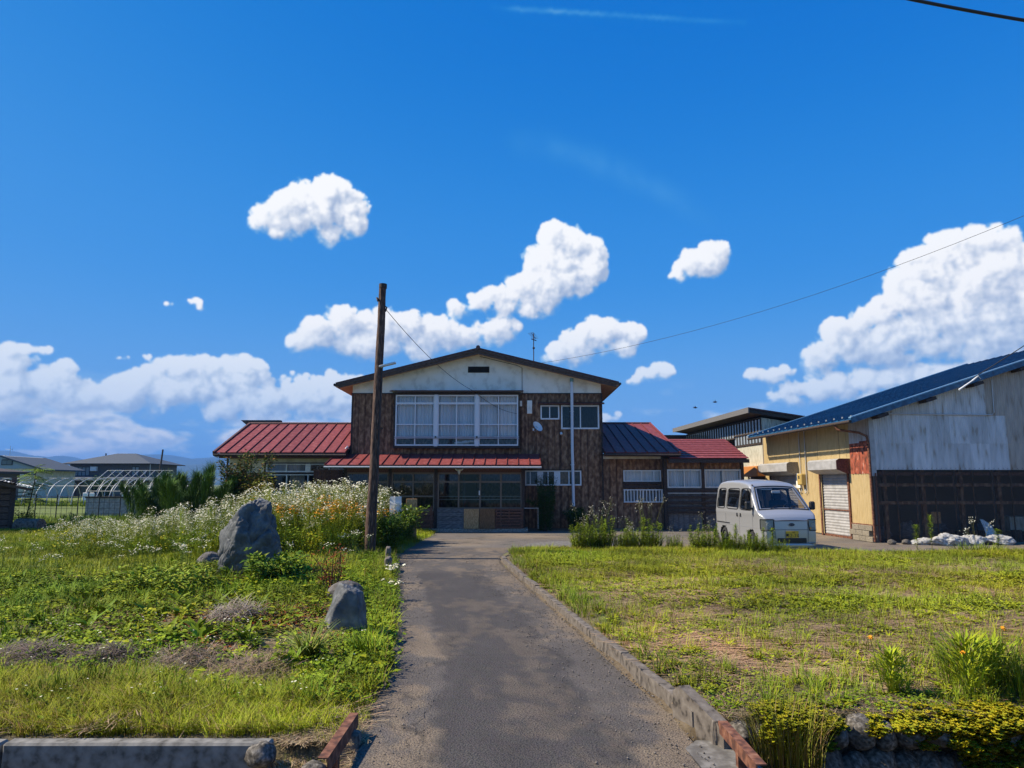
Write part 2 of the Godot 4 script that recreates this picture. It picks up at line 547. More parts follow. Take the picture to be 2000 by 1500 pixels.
func along(t: Array, q: float) -> float:
	if q <= t[0][0]: return t[0][1]
	for k in range(1, t.size()):
		if q <= t[k][0]:
			return lerpf(t[k - 1][1], t[k][1], (q - t[k - 1][0]) / (t[k][0] - t[k - 1][0]))
	return t[-1][1]

func paved(x: float, Z: float) -> bool:
	if Z < 19.0:
		if x > along(LEFT_EDGE, Z) and x < along(RIGHT_EDGE, Z): return true
	if x >= -0.4 and Z > along(YARD_EDGE, x) and x < 26.0: return Z < 29.0
	return Z >= 18.4 and Z < 28.5 and x > along(LEFT_EDGE, Z) and x < 0.0

func bump(x: float, Z: float, cx: float, cz: float, rx: float, rz: float) -> float:
	var d := pow((x - cx) / rx, 2) + pow((Z - cz) / rz, 2)
	return exp(-d)

func hgt(x: float, Z: float) -> float:
	if x < along(LEFT_EDGE, Z):
		if x > -1.64 and Z > 3.9 and Z < 5.14: return -0.10 - 0.30 * (5.14 - Z)
		if Z < 5.12: return 0.0 if Z < 3.9 else -0.9
		var far := clampf((along(LEFT_EDGE, Z) - x) / 1.0, 0.0, 1.0)
		var y := 0.05 + 0.46 * bump(x, Z, -5.4, 20.3, 3.0, 3.4) + 0.24 * bump(x, Z, -4.6, 12.8, 2.0, 1.7) + 0.17 * bump(x, Z, -3.6, 8.6, 2.4, 1.6)
		y += 0.06 * noise.get_noise_2d(x * 9.0, Z * 9.0)
		return y * far * smoothstep(5.1, 5.9, Z) + 0.012
	if paved(x, Z): return -0.03
	if x > 1.2 and x < 1.62 and Z > 3.9 and Z < 5.36: return -0.12 - 0.35 * (5.36 - Z)
	if x > 1.0 and Z < 5.36: return 0.0 if Z < 3.9 else -0.9
	if Z > 33.0: return -0.02
	var e := minf((x - along(RIGHT_EDGE, Z)) / 0.3, (along(YARD_EDGE, x) - Z) / 0.6)
	return (0.10 + 0.05 * noise.get_noise_2d(x * 8.0, Z * 8.0)) * clampf(e, 0.0, 1.0) + 0.01

func ground() -> void:
	var xs := PackedFloat32Array([-4500, -1500, -500, -200, -100, -60, -40])
	var x := -30.0
	while x <= 30.01:
		xs.append(x)
		x += 0.2 if x > -9.0 and x < 9.0 else 0.5
	xs.append_array(PackedFloat32Array([40, 60, 100, 200, 500, 1500, 4500]))
	var zs := PackedFloat32Array([-8.0, -2.0, 0.0, 2.0, 3.8, 3.95, 4.2, 4.6, 5.0, 5.1, 5.14, 5.25, 5.34, 5.38])
	var z := 5.5
	while z < 46.0:
		zs.append(z)
		z += 0.2 if z < 19.0 else (0.5 if z < 30.0 else 1.0)
	zs.append_array(PackedFloat32Array([50, 56, 62, 70, 80, 95, 120, 160, 240, 400, 800, 1600, 5000]))
	var b := MB.new()
	var w := xs.size()
	for q in zs.size():
		for p in w:
			var X := xs[p]
			var Z := zs[q]
			var m := 0.5 + 0.5 * noise.get_noise_2d(X * 3.0, Z * 3.0)
			var soil := Color(0.105, 0.078, 0.048).lerp(Color(0.15, 0.115, 0.072), m)
			var green := Color(0.10, 0.14, 0.018).lerp(Color(0.15, 0.20, 0.02), m)
			var t := smoothstep(0.35, 0.75, 0.5 + 0.6 * noise.get_noise_2d(X * 14.0 + 50.0, Z * 14.0))
			if X > 1.0 and Z < 19.0: t *= 0.45
			if X < -1.0: t = maxf(t, smoothstep(12.0, 15.0, Z + 2.0 * noise.get_noise_2d(X * 8.0, Z * 8.0)))
			if Z > 46.0: t = 1.0
			if Z < 5.3: t = 0.1
			if paved(X, Z) or (X > 0.0 and X < along(RIGHT_EDGE, Z) + 0.25): t = 0.0
			var dry := bump(X, Z, -17.5, 27.5, 7.0, 1.1)
			b.col = soil.lerp(green, t).lerp(Color(0.24, 0.18, 0.10), clampf(dry * 1.6, 0.0, 1.0))
			var e := 0.05
			var hx := hgt(X + e, Z) - hgt(X - e, Z)
			var hz := hgt(X, Z + e) - hgt(X, Z - e)
			b.pt(P(X, hgt(X, Z), Z), Vector3(-clampf(hx, -0.1, 0.1), 2.0 * e, clampf(hz, -0.1, 0.1)).normalized())
	for q in zs.size() - 1:
		for p in w - 1:
			var k := q * w + p
			b.i.append_array(PackedInt32Array([k, k + w, k + 1, k + 1, k + w, k + w + 1]))
	M.soil = grain([[0.2, Color(0.62, 0.58, 0.52)], [0.55, Color(0.95, 0.95, 0.93)], [0.8, Color(1, 1, 1)]], Vector3(0.9, 0.9, 0.9), 0.95, 0.03, 6, 2.0, 3, true)
	struct("ground", b, M.soil)
	asphalt()
	kerbs()
	front_walls()
	rails()

func asphalt() -> void:
	M.asphalt = grain([[0.2, Color(0.35, 0.34, 0.34)], [0.4, Color(0.72, 0.71, 0.7)], [0.58, Color(1.0, 0.99, 0.98)], [0.72, Color(1.5, 1.46, 1.40)], [0.88, Color(2.4, 2.3, 2.2)]], Vector3(0.85, 0.85, 0.85), 0.92, 0.085, 5, 1.8, 5, true, 512)
	var patch := FastNoiseLite.new()
	patch.seed = 12
	patch.frequency = 0.5
	patch.fractal_octaves = 5
	# the drive, with its bridge over the ditch: a darker overlay in the middle, sandy dust towards the edges, cracks
	var b := MB.new()
	var zs := []
	var z := 0.0
	while z < 20.2:
		zs.append(z)
		z += 0.06
	var n := 64
	for q in zs.size():
		var Z: float = zs[q]
		var wob := 0.035 * patch.get_noise_1d(Z * 7.0) + 0.02 * patch.get_noise_1d(Z * 25.0)
		var x0 := along(LEFT_EDGE, Z) + wob
		var x1 := minf(along(RIGHT_EDGE, Z), 0.6) + wob * 0.5 if Z > 17.6 else along(RIGHT_EDGE, Z) + (0.0 if Z > 5.7 else wob)
		for p in n + 1:
			var u := float(p) / n
			var X := lerpf(x0, x1, u)
			var t := patch.get_noise_2d(X * 3.2, Z * 1.5) + 0.6 * patch.get_noise_2d(X * 11.0, Z * 7.0)
			var mid := smoothstep(0.31, 0.24, absf(u - 0.5 + 0.05 * patch.get_noise_1d(Z * 0.7)) + 0.06 * t) * smoothstep(15.8, 14.0, Z)
			var dust := smoothstep(0.08, 0.5, patch.get_noise_2d(X * 1.8 + 40.0, Z * 0.9) + 0.5 * patch.get_noise_2d(X * 9.0 + 40.0, Z * 6.0) + 0.75 * absf(u - 0.48) - 0.02 + 0.16 * smoothstep(13.0, 19.0, Z))
			var c := Color(0.10, 0.088, 0.079).lerp(Color(0.052, 0.047, 0.046), mid * 0.9)
			c = c.lerp(Color(0.205, 0.158, 0.108), dust * 0.75 * (1.0 - 0.6 * mid))
			c = c * (1.0 + 0.22 * t)
			b.col = c
			var y := 0.004 + 0.012 * patch.get_noise_2d(X * 0.8, Z * 0.8)
			if p == 0 or p == n: y -= 0.03
			var crack := absf(patch.get_noise_2d(X * 1.1 + 9.0, Z * 0.5 + 5.0))
			if crack < 0.010 and dust > 0.1: b.col = c * 0.55
			b.pt(P(X, y, Z), Vector3.UP)
	var w := n + 1
	for q in zs.size() - 1:
		for p in n:
			var k := q * w + p
			b.i.append_array(PackedInt32Array([k, k + w, k + 1, k + 1, k + w, k + w + 1]))
	# the thickness of the slab where it crosses the ditch
	b.col = Color(0.14, 0.13, 0.12)
	b.bb(-1.02, 1.24, -0.32, -0.03, -5.2, -3.8)
	# tar cracks that wander over the asphalt
	for q in [[-1.2, 10.4, 0.5, 0.05, 1.5], [-0.9, 9.7, -0.1, 9.95, 0.0], [-1.0, 12.9, 0.1, 13.4, 0.0], [-0.4, 12.2, 0.35, 12.45, 0.0], [-0.6, 7.6, 0.5, 7.7, 0.0], [-0.75, 5.0, -0.62, 6.1, 0.0], [-1.5, 14.4, -0.2, 14.9, 0.0], [-2.2, 16.0, -0.6, 16.3, 0.0]]:
		var a := Vector2(q[0], q[1])
		var e := Vector2(q[2], q[3]) if q[4] == 0.0 else Vector2(0.5, 10.75)
		var last := a
		var n2 := int(a.distance_to(e) / 0.05)
		for k in range(1, n2 + 1):
			var u := float(k) / n2
			var side := (e - a).orthogonal().normalized()
			var p := a.lerp(e, u) + side * (0.10 * patch.get_noise_2d(u * 9.0 + q[0] * 30.0, q[1]) + 0.035 * patch.get_noise_2d(u * 60.0, q[1] * 9.0))
			var wd := side * 0.5 * (0.0015 + 0.009 * absf(patch.get_noise_2d(u * 20.0, q[1] * 3.0)))
			b.col = Color(0.035, 0.031, 0.028)
			var y0 := 0.0085 + 0.012 * patch.get_noise_2d(last.x * 0.8, last.y * 0.8)
			var y1 := 0.0085 + 0.012 * patch.get_noise_2d(p.x * 0.8, p.y * 0.8)
			b.quad(P(last.x - wd.x, y0, last.y - wd.y), P(p.x - wd.x, y1, p.y - wd.y), P(p.x + wd.x, y1, p.y + wd.y), P(last.x + wd.x, y0, last.y + wd.y))
			last = p
	struct("road", b, M.asphalt)
	# the yard before the house and the shed
	b = MB.new()
	w = 0
	var xs := []
	x_steps(xs, -3.2, 26.0, 0.2)
	w = xs.size()
	var rows := 40
	for q in rows + 1:
		for p in w:
			var X: float = xs[p]
			var near := along(YARD_EDGE, X) if X > -0.4 else 18.4
			near += 0.25 * patch.get_noise_1d(X * 2.0)
			var Z := lerpf(near, 29.0, float(q) / rows)
			if X < -2.0: X = maxf(X, along(LEFT_EDGE, Z) + 0.15 * patch.get_noise_1d(Z * 2.0))
			var t := patch.get_noise_2d(X * 0.6, Z * 0.9)
			var dust := smoothstep(-0.12, 0.4, patch.get_noise_2d(X * 0.5 + 70.0, Z * 0.8) + (0.25 if X > 7.0 else 0.0))
			var c := Color(0.148, 0.132, 0.116).lerp(Color(0.24, 0.19, 0.135), dust * 0.8) * (1.0 + 0.3 * t)
			if absf(patch.get_noise_2d(X * 0.7 + 31.0, Z * 1.1)) < 0.012: c = c * 0.5
			b.col = c
			b.pt(P(X, -0.03 * smoothstep(20.4, 19.6, Z) * smoothstep(1.6, 0.7, X), Z), Vector3.UP)
	for q in rows:
		for p in w - 1:
			var k := q * w + p
			b.i.append_array(PackedInt32Array([k, k + w, k + 1, k + 1, k + w, k + w + 1]))
	struct("pavement", b, M.asphalt)
	# pale concrete pad by the grass island
	M.pale = grain([[0.3, Color(0.10, 0.093, 0.082)], [0.6, Color(0.15, 0.142, 0.128)], [0.8, Color(0.20, 0.19, 0.175)]], Vector3(0.8, 0.8, 0.8), 0.9, 0.02, 6, 0.4, 9)
	b = MB.new()
	var ring := [Vector2(0.2, 20.3), Vector2(0.5, 21.6), Vector2(1.3, 22.4), Vector2(2.6, 22.5), Vector2(3.4, 21.9), Vector2(3.3, 20.6), Vector2(1.6, 20.1), Vector2(0.8, 19.95)]
	for k in range(1, ring.size() - 1):
		b.tri(P(ring[0].x, 0.012, ring[0].y), P(ring[k].x, 0.012, ring[k].y), P(ring[k + 1].x, 0.012, ring[k + 1].y))
	struct("path", b, M.pale)

func x_steps(xs: Array, a: float, e: float, d: float) -> void:
	while a <= e:
		xs.append(a)
		a += d

func kerbs() -> void:
	M.concrete = grain([[0.25, Color(0.13, 0.125, 0.11)], [0.45, Color(0.25, 0.24, 0.215)], [0.62, Color(0.34, 0.325, 0.29)], [0.85, Color(0.42, 0.40, 0.36)]], Vector3(1.1, 1.1, 1.1), 0.92, 0.03, 6, 1.2, 15)
	M.old_concrete = grain([[0.2, Color(0.04, 0.034, 0.028)], [0.36, Color(0.115, 0.097, 0.08)], [0.58, Color(0.14, 0.12, 0.10)], [0.85, Color(0.19, 0.166, 0.14)]], Vector3(0.55, 0.55, 0.55), 0.95, 0.03, 6, 0.3, 19)
	var t := thing("kerb", "row of weathered concrete kerb stones along the right edge of the asphalt drive", "kerb", P(1.0, 0, 7.0))
	var Z := 16.9
	while Z > 5.75:
		var l := rf(0.56, 0.64)
		var a := P(along(RIGHT_EDGE, Z) + 0.07, 0, Z)
		var e := P(along(RIGHT_EDGE, Z - l) + 0.07, 0, Z - l)
		var d := (e - a).normalized()
		var b := MB.new()
		var bs := Basis(Vector3(-d.z, 0, d.x), Vector3.UP, -d)
		bs = bs.rotated(d, rf(-0.04, 0.04)).rotated(Vector3.UP, rf(-0.02, 0.02))
		stone_box(b, (a + e) * 0.5 - t.position + Vector3(0, rf(-0.01, 0.01) + (0.025 if Z < 8.0 else 0.0), 0), Vector3(0.095, 0.20, a.distance_to(e) - 0.012), bs, 0.0045)
		put("kerb_stone", b, M.old_concrete, t)
		Z -= l
	var b := MB.new()   # the upright end slab
	b.poly(PackedVector2Array([Vector2(-0.36, -0.35), Vector2(0.34, -0.35), Vector2(0.34, 0.02), Vector2(0.27, 0.09), Vector2(-0.24, 0.205), Vector2(-0.33, 0.15)]), -0.045, 0.045, Transform3D(Basis(Vector3(0.3, 0, 1).normalized(), Vector3.UP, Vector3(-1, 0, 0.3).normalized()), Vector3(0.36, 0.05, 1.63)))
	put("end_slab", b, M.old_concrete, t)
	# rubble and sand between the asphalt and the kerb's end, and the concrete apron of the bridge
	b = MB.new()
	slab(b, [Vector2(1.16, 5.05), Vector2(1.27, 5.2), Vector2(1.36, 5.2), Vector2(1.52, 4.95), Vector2(1.62, 4.4), Vector2(1.66, 3.8), Vector2(1.2, 3.8), Vector2(1.2, 4.5)], 0.0, 0.3)
	struct("road_slab", b, M.pale)
	var post := MB.new()
	stone_box(post, Vector3(0, 0.16, 0), Vector3(0.12, 0.42, 0.36), Basis(Vector3.UP, 0.15), 0.02)
	tag(put("edge_post", post, M.old_concrete, self, P(-2.76, 0, 16.2)), "low mossy concrete post at the left edge of the drive below the timber pole", "post")
	post = MB.new()
	stone_box(post, Vector3(0, 0.12, 0), Vector3(0.13, 0.36, 0.5), Basis(Vector3.UP, 0.1), 0.02)
	tag(put("edge_post", post, M.old_concrete, self, P(-2.5, 0, 14.7)), "low concrete block at the left drive edge nearer than the mossy post", "post")

func slab(b: MB, ring: Array, y: float, thick: float) -> void:
	for k in range(1, ring.size() - 1):
		b.tri(P(ring[0].x, y, ring[0].y), P(ring[k].x, y, ring[k].y), P(ring[k + 1].x, y, ring[k + 1].y))
	for k in ring.size():
		var e: Vector2 = ring[(k + 1) % ring.size()]
		var a: Vector2 = ring[k]
		b.quad(P(a.x, y - thick, a.y), P(a.x, y, a.y), P(e.x, y, e.y), P(e.x, y - thick, e.y))

# A block with worn, uneven edges.
func stone_box(b: MB, p: Vector3, s: Vector3, bs: Basis, rough: float, nu := 6) -> void:
	var sd := rng.randf() * 100.0
	var f := func(ax: int, sg: float, u: float, v: float) -> Vector3:
		var q := Vector3.ZERO
		q[ax] = sg
		q[(ax + 1) % 3] = u * 2.0 - 1.0
		q[(ax + 2) % 3] = v * 2.0 - 1.0
		var edge := 0.0
		for h in 3:
			if absf(q[h]) > 0.999: edge += 1.0
		var w := q * s * 0.5
		var n := noise.get_noise_3d(w.x * 260.0 + sd, w.y * 260.0, w.z * 160.0) * rough
		w -= q.normalized() * (n + (rough * 1.2 * (edge - 1.0)))
		return p + bs * w
	for ax in 3:
		b.grid(nu, nu, func(u, v): return f.call(ax, 1.0, u, v))
		b.grid(nu, nu, func(u, v): return f.call(ax, -1.0, v, u))

func front_walls() -> void:
	# left: cast concrete wall blocks along the far bank of the ditch
	M.wallcon = grain([[0.15, Color(0.075, 0.072, 0.062)], [0.35, Color(0.14, 0.135, 0.122)], [0.55, Color(0.185, 0.18, 0.165)], [0.85, Color(0.235, 0.228, 0.21)]], Vector3(0.8, 0.8, 0.8), 0.9, 0.02, 7, 0.5, 23)
	var t := thing("retaining_wall", "low grey cast concrete wall along the near edge of the left grass", "wall", P(-1.6, 0, 5.05))
	for k in 5:
		var x1 := -0.01 - k * 1.79
		var b := MB.new()
		b.bevel(Vector3(x1 - 0.885, -0.44, 0.0), Vector3(1.77, 0.93, 0.115), 0.015)
		put("wall_block", b, M.wallcon, t, Vector3(0, rf(-0.006, 0.006) + 0.02, 0.0))
	# right: dry wall of round field stones
	M.cobble = grain([[0.2, Color(0.035, 0.03, 0.024)], [0.45, Color(0.09, 0.08, 0.066)], [0.7, Color(0.165, 0.15, 0.13)], [0.9, Color(0.27, 0.25, 0.22)]], Vector3(2.6, 2.6, 2.6), 0.85, 0.02, 6, 1.2, 29)
	t = thing("stone_wall", "dry wall of rounded field stones with sedum hanging over it at the lower right", "wall", P(3.2, 0, 5.36))
	var back := MB.new()
	back.bb(-1.72, 6.0, -0.95, -0.06, -0.06, 0.02)
	M.dirt = grain([[0.3, Color(0.03, 0.024, 0.017)], [0.7, Color(0.075, 0.058, 0.04)]], Vector3(1.5, 1.5, 1.5), 0.95, 0.03, 5, 2.0, 31)
	part(put("earth_core", back, M.dirt, t), "dark earth between the stones")
	for row in 4:
		var x := -1.7 + 0.09 * (row % 2)
		while x < 5.6:
			var w := rf(0.14, 0.25)
			var hgh := rf(0.17, 0.25)
			var b := MB.new()
			var tilt := rf(0.3, 0.75) if row % 2 == 1 else rf(-0.2, 0.3)
			rock(b, Vector3(w * (0.60 if row % 2 == 1 else 0.5), hgh * (0.66 if row % 2 == 1 else 0.5), 0.13), 9, 0.10, 20, 14)
			var o := put("stone", b, M.cobble, t, Vector3(x + w * 0.5, 0.015 - row * 0.215 + rf(-0.02, 0.02), 0.07 - row * 0.012 + rf(-0.015, 0.015)))
			o.rotation.z = -tilt
			x += w * (0.92 if row % 2 == 0 else 0.86)

# Boulder: a round body cut by random planes, with fine unevenness. size = half extents.
func rock(b: MB, size: Vector3, cuts: int, rough: float, nu := 40, nv := 26, planes := [], crease := 0.0) -> void:
	var ps := planes.duplicate()
	if planes.is_empty():
		for k in cuts:
			ps.append([Vector3(rf(-1, 1), rf(-1, 1), rf(-1, 1)).normalized(), rf(0.72, 0.95)])
	var sd := rng.randf() * 300.0
	b.grid(nu, nv, func(u: float, v: float) -> Vector3:
		var th := u * TAU
		var ph := (v - 0.5) * PI
		var d := Vector3(cos(ph) * cos(th), -sin(ph), cos(ph) * sin(th))
		var r := 1.0 if crease == 0.0 else 1.28
		for pl in ps:
			var k: float = d.dot(pl[0])
			if k > 0.05:
				var q: float = pl[1] / k
				r = minf(r, q) if q < r - 0.06 else (r if q > r + 0.06 else minf(r, q) - 0.25 * pow(0.06 - absf(q - r), 2) / 0.06)
		var w := d * size
		var e := noise.get_noise_3d(w.x * 90.0 / size.x * 0.5 + sd, w.y * 45.0 / size.x, w.z * 45.0 / size.x)
		var g := noise.get_noise_3d(w.x * 160.0 / size.x + sd, w.y * 160.0 / size.x, w.z * 160.0 / size.x + 40.0)
		if crease > 0.0:   # furrows that run down the rock from the upper right, and chipped steps
			var q := w * r
			var c := noise.get_noise_3d(q.x * 26.0 - q.y * 12.0 + sd, q.y * 9.0 + q.x * 9.0, q.z * 22.0)
			var c2 := noise.get_noise_3d(q.x * 60.0 - q.y * 30.0, q.y * 26.0 + q.x * 20.0 + sd, q.z * 50.0)
			r -= crease * pow(1.0 - absf(c), 9.0) + crease * 0.45 * pow(1.0 - absf(c2), 7.0) - crease * 0.5 * smoothstep(-0.05, 0.08, c)
		return w * r * (1.0 + rough * e + rough * 0.45 * g))

func rails() -> void:
	M.rust = grain([[0.25, Color(0.07, 0.026, 0.014)], [0.5, Color(0.15, 0.055, 0.028)], [0.7, Color(0.20, 0.085, 0.045)], [0.9, Color(0.26, 0.13, 0.08)]], Vector3(0.7, 0.7, 0.7), 0.85, 0.03, 6, 0.0, 37)
	var t := thing("steel_rail", "rusty angle iron rail beside the drive at the lower left", "guard rail", P(-1.12, 0, 4.9))
	var b := MB.new()
	b.bb(-0.032, 0.03, 0.137, 0.145, -0.42, 0.42)
	b.bb(0.024, 0.03, 0.05, 0.135, -0.42, 0.42)
	put("angle_bar", b, M.rust, t)
	for z in [-0.33, 0.08]:
		b = MB.new()
		b.bb(-0.035, 0.022, -0.25, 0.134, z, z + 0.05)
		put("post", b, M.rust, t)
	for z in [-0.26, 0.46]:
		b = MB.new()
		stone_box(b, Vector3(0.01, -0.06, z), Vector3(0.15, 0.26, 0.14), Basis.IDENTITY, 0.012)
		put("footing", b, M.old_concrete, t)
	t = thing("steel_rail", "red brown channel rail with a square post beside the drive at the lower right", "guard rail", P(1.43, 0, 4.7))
	b = MB.new()
	b.bb(-0.03, 0.032, 0.152, 0.160, -0.40, 0.36)
	b.bb(-0.03, -0.022, 0.085, 0.152, -0.40, 0.36)
	part(put("channel_bar", b, M.rust, t), "top channel with a worn red brown paint")
	b = MB.new()
	b.bb(-0.021, 0.03, -0.4, 0.149, -0.06, -0.01)
	put("post", b, M.rust, t)
	b = MB.new()
	stone_box(b, Vector3(-0.03, -0.03, -0.44), Vector3(0.07, 0.36, 0.07), Basis.IDENTITY, 0.012)
	put("footing", b, M.old_concrete, t)
	b = MB.new()
	stone_box(b, Vector3(0.03, -0.04, 0.42), Vector3(0.16, 0.36, 0.13), Basis.IDENTITY, 0.012)
	put("footing", b, M.old_concrete, t)
	# loose stones at the left rail
	var fs := [[-1.66, -0.02, 5.0, 0.10], [-1.5, -0.16, 4.75, 0.11], [-1.3, -0.12, 4.95, 0.09], [-0.99, -0.08, 4.95, 0.06]]
	var says := ["tan stone leaning on the right end of the left concrete wall", "pale stone in the ditch below the end of the left concrete wall", "grey stone in the ditch beside the left rail", "small stone between the left rail and the drive"]
	for k in fs.size():
		b = MB.new()
		rock(b, Vector3(fs[k][3], fs[k][3] * 0.8, fs[k][3]), 7, 0.15, 20, 14)
		tag(put("loose_stone", b, M.cobble, self, P(fs[k][0], fs[k][1], fs[k][2])), says[k], "stone")


func house_materials() -> void:
	M.boards = grain([[0.2, Color(0.125, 0.058, 0.030)], [0.45, Color(0.19, 0.094, 0.048)], [0.6, Color(0.245, 0.13, 0.070)], [0.8, Color(0.33, 0.19, 0.108)]], Vector3(0.9, 0.5, 0.9), 0.85, 0.012, 3, 0.0, 41, true)
	M.darkwood = grain([[0.25, Color(0.022, 0.014, 0.011)], [0.55, Color(0.045, 0.029, 0.022)], [0.85, Color(0.085, 0.06, 0.046)]], Vector3(1.2, 3.0, 1.2), 0.8, 0.02, 5, 0.3, 43)
	M.redwood = grain([[0.25, Color(0.075, 0.03, 0.017)], [0.55, Color(0.14, 0.056, 0.032)], [0.85, Color(0.21, 0.095, 0.058)]], Vector3(3.0, 0.7, 3.0), 0.8, 0.02, 5, 0.3, 45, true)
	M.greywood = grain([[0.25, Color(0.09, 0.086, 0.088)], [0.55, Color(0.15, 0.148, 0.152)], [0.85, Color(0.23, 0.225, 0.225)]], Vector3(0.5, 3.2, 3.0), 0.85, 0.02, 6, 0.4, 47, true)
	M.ply = grain([[0.25, Color(0.36, 0.19, 0.075)], [0.55, Color(0.48, 0.27, 0.115)], [0.85, Color(0.56, 0.35, 0.17)]], Vector3(1.6, 0.7, 1.6), 0.8, 0.02, 6, 0.2, 49, true)
	M.plaster = grain([[0.15, Color(0.66, 0.63, 0.56)], [0.4, Color(0.79, 0.77, 0.70)], [0.8, Color(0.84, 0.82, 0.76)]], Vector3(0.35, 0.25, 0.35), 0.9, 0.012, 4, 0.0, 51)
	M.cream = grain([[0.2, Color(0.56, 0.50, 0.38)], [0.5, Color(0.68, 0.62, 0.49)], [0.85, Color(0.74, 0.69, 0.57)]], Vector3(0.35, 0.25, 0.35), 0.9, 0.012, 4, 0.0, 53)
	M.redroof = grain([[0.14, Color(0.17, 0.047, 0.043)], [0.45, Color(0.225, 0.052, 0.049)], [0.72, Color(0.255, 0.066, 0.062)], [0.86, Color(0.30, 0.10, 0.09)], [0.95, Color(0.42, 0.24, 0.21)]], Vector3(0.5, 0.5, 0.5), 0.55, 0.018, 6, 0.0, 55, true)
	M.redroof.metallic_specular = 0.3
	M.roofedge = grain([[0.2, Color(0.05, 0.017, 0.014)], [0.6, Color(0.10, 0.032, 0.027)], [0.9, Color(0.16, 0.07, 0.06)]], Vector3(1, 1, 1), 0.6, 0.02, 5, 0.0, 57)
	M.barge = grain([[0.2, Color(0.045, 0.028, 0.022)], [0.55, Color(0.085, 0.055, 0.042)], [0.9, Color(0.17, 0.125, 0.10)]], Vector3(0.6, 4.0, 3.0), 0.85, 0.02, 6, 0.3, 59)
	M.soffit = grain([[0.2, Color(0.34, 0.22, 0.15)], [0.6, Color(0.48, 0.33, 0.24)], [0.9, Color(0.56, 0.42, 0.33)]], Vector3(3, 1, 0.4), 0.85, 0.02, 5, 0.0, 61)
	M.whiteframe = plain(Color(0.68, 0.70, 0.72), 0.45)
	M.alu = plain(Color(0.52, 0.53, 0.54), 0.4, 0.3)
	M.brownframe = plain(Color(0.17, 0.12, 0.085), 0.6)
	M.pane = glass(Color(0.55, 0.62, 0.62), 0.10)
	M.dimpane = glass(Color(0.10, 0.12, 0.12), 0.45)
	M.frosted = plain(Color(0.12, 0.15, 0.16), 0.35)
	M.sky_painted_glass = plain(Color(0.26, 0.30, 0.33), 0.12)  # pale sky reflection put into the base colour of the panes
	M.curtain = plain(Color(0.56, 0.58, 0.62), 0.95)
	M.curtain.backlight = Color(0.5, 0.5, 0.5)
	M.curtain.cull_mode = BaseMaterial3D.CULL_DISABLED
	M.inside = plain(Color(0.13, 0.115, 0.10), 0.9)
	M.black = plain(Color(0.014, 0.014, 0.015), 0.6)
	M.pvc = plain(Color(0.60, 0.64, 0.70), 0.5)
	M.cardboard = plain(Color(0.36, 0.25, 0.16), 0.9)

# Rectangles that are left of x0..x1, y0..y1 when the holes [x0, x1, y0, y1] are cut out.
func left_over(x0: float, x1: float, y0: float, y1: float, holes: Array) -> Array:
	var xs := [x0, x1]
	for h in holes:
		for q in [h[0], h[1]]:
			if q > x0 + 0.002 and q < x1 - 0.002 and not xs.has(q): xs.append(q)
	xs.sort()
	var out := []
	for k in xs.size() - 1:
		var m: float = (xs[k] + xs[k + 1]) / 2.0
		var cuts := []
		for h in holes:
			if h[0] < m and h[1] > m: cuts.append([h[2], h[3]])
		cuts.sort_custom(func(a, b): return a[0] < b[0])
		var y := y0
		for q in cuts:
			if q[0] > y + 0.002: out.append([xs[k], xs[k + 1], y, minf(q[0], y1)])
			y = maxf(y, q[1])
		if y < y1 - 0.002: out.append([xs[k], xs[k + 1], y, y1])
	return out

# A wall facing the viewer at distance Z: a solid core with openings.
func wall_core(called: String, t: Node3D, x0: float, x1: float, y0: float, y1: float, Z: float, holes: Array, m: Material, thick := 0.12) -> MeshInstance3D:
	var b := MB.new()
	for r in left_over(x0, x1, y0, y1, holes):
		b.bb(r[0], r[1], r[2], r[3], -Z - thick, -Z)
	return put(called, b, m, t, -t.position)

# Upright boards in front of a wall core, each one a part.
func boards(t: Node3D, x0: float, x1: float, y0: float, y1: float, Z: float, holes: Array, w: float, m: Material, called := "board") -> void:
	var x := x0
	while x < x1 - 0.02:
		var e := minf(x + w, x1)
		for r in left_over(x, e, y0, y1, holes):
			if r[1] - r[0] < 0.02 or r[3] - r[2] < 0.02: continue
			var b := MB.new()
			b.col = Color(1, 1, 1) * rf(0.72, 1.2)
			var lift := rf(0.012, 0.02)
			b.bevel(Vector3((r[0] + r[1]) / 2, (r[2] + r[3]) / 2, -Z + lift / 2 - 0.001), Vector3(r[1] - r[0] - 0.012, r[3] - r[2] - 0.004, lift), 0.004)
			put(called, b, m, t, -t.position)
			if x + w < x1 - 0.02 and called == "board":   # batten over the joint
				b = MB.new()
				b.col = Color(0.62, 0.58, 0.56) * rf(0.8, 1.15)
				b.bb(r[1] - 0.016, r[1] + 0.016, r[2], r[3] - 0.004, -Z + 0.01, -Z + 0.036)
				put("batten", b, m, t, -t.position)
		x = e

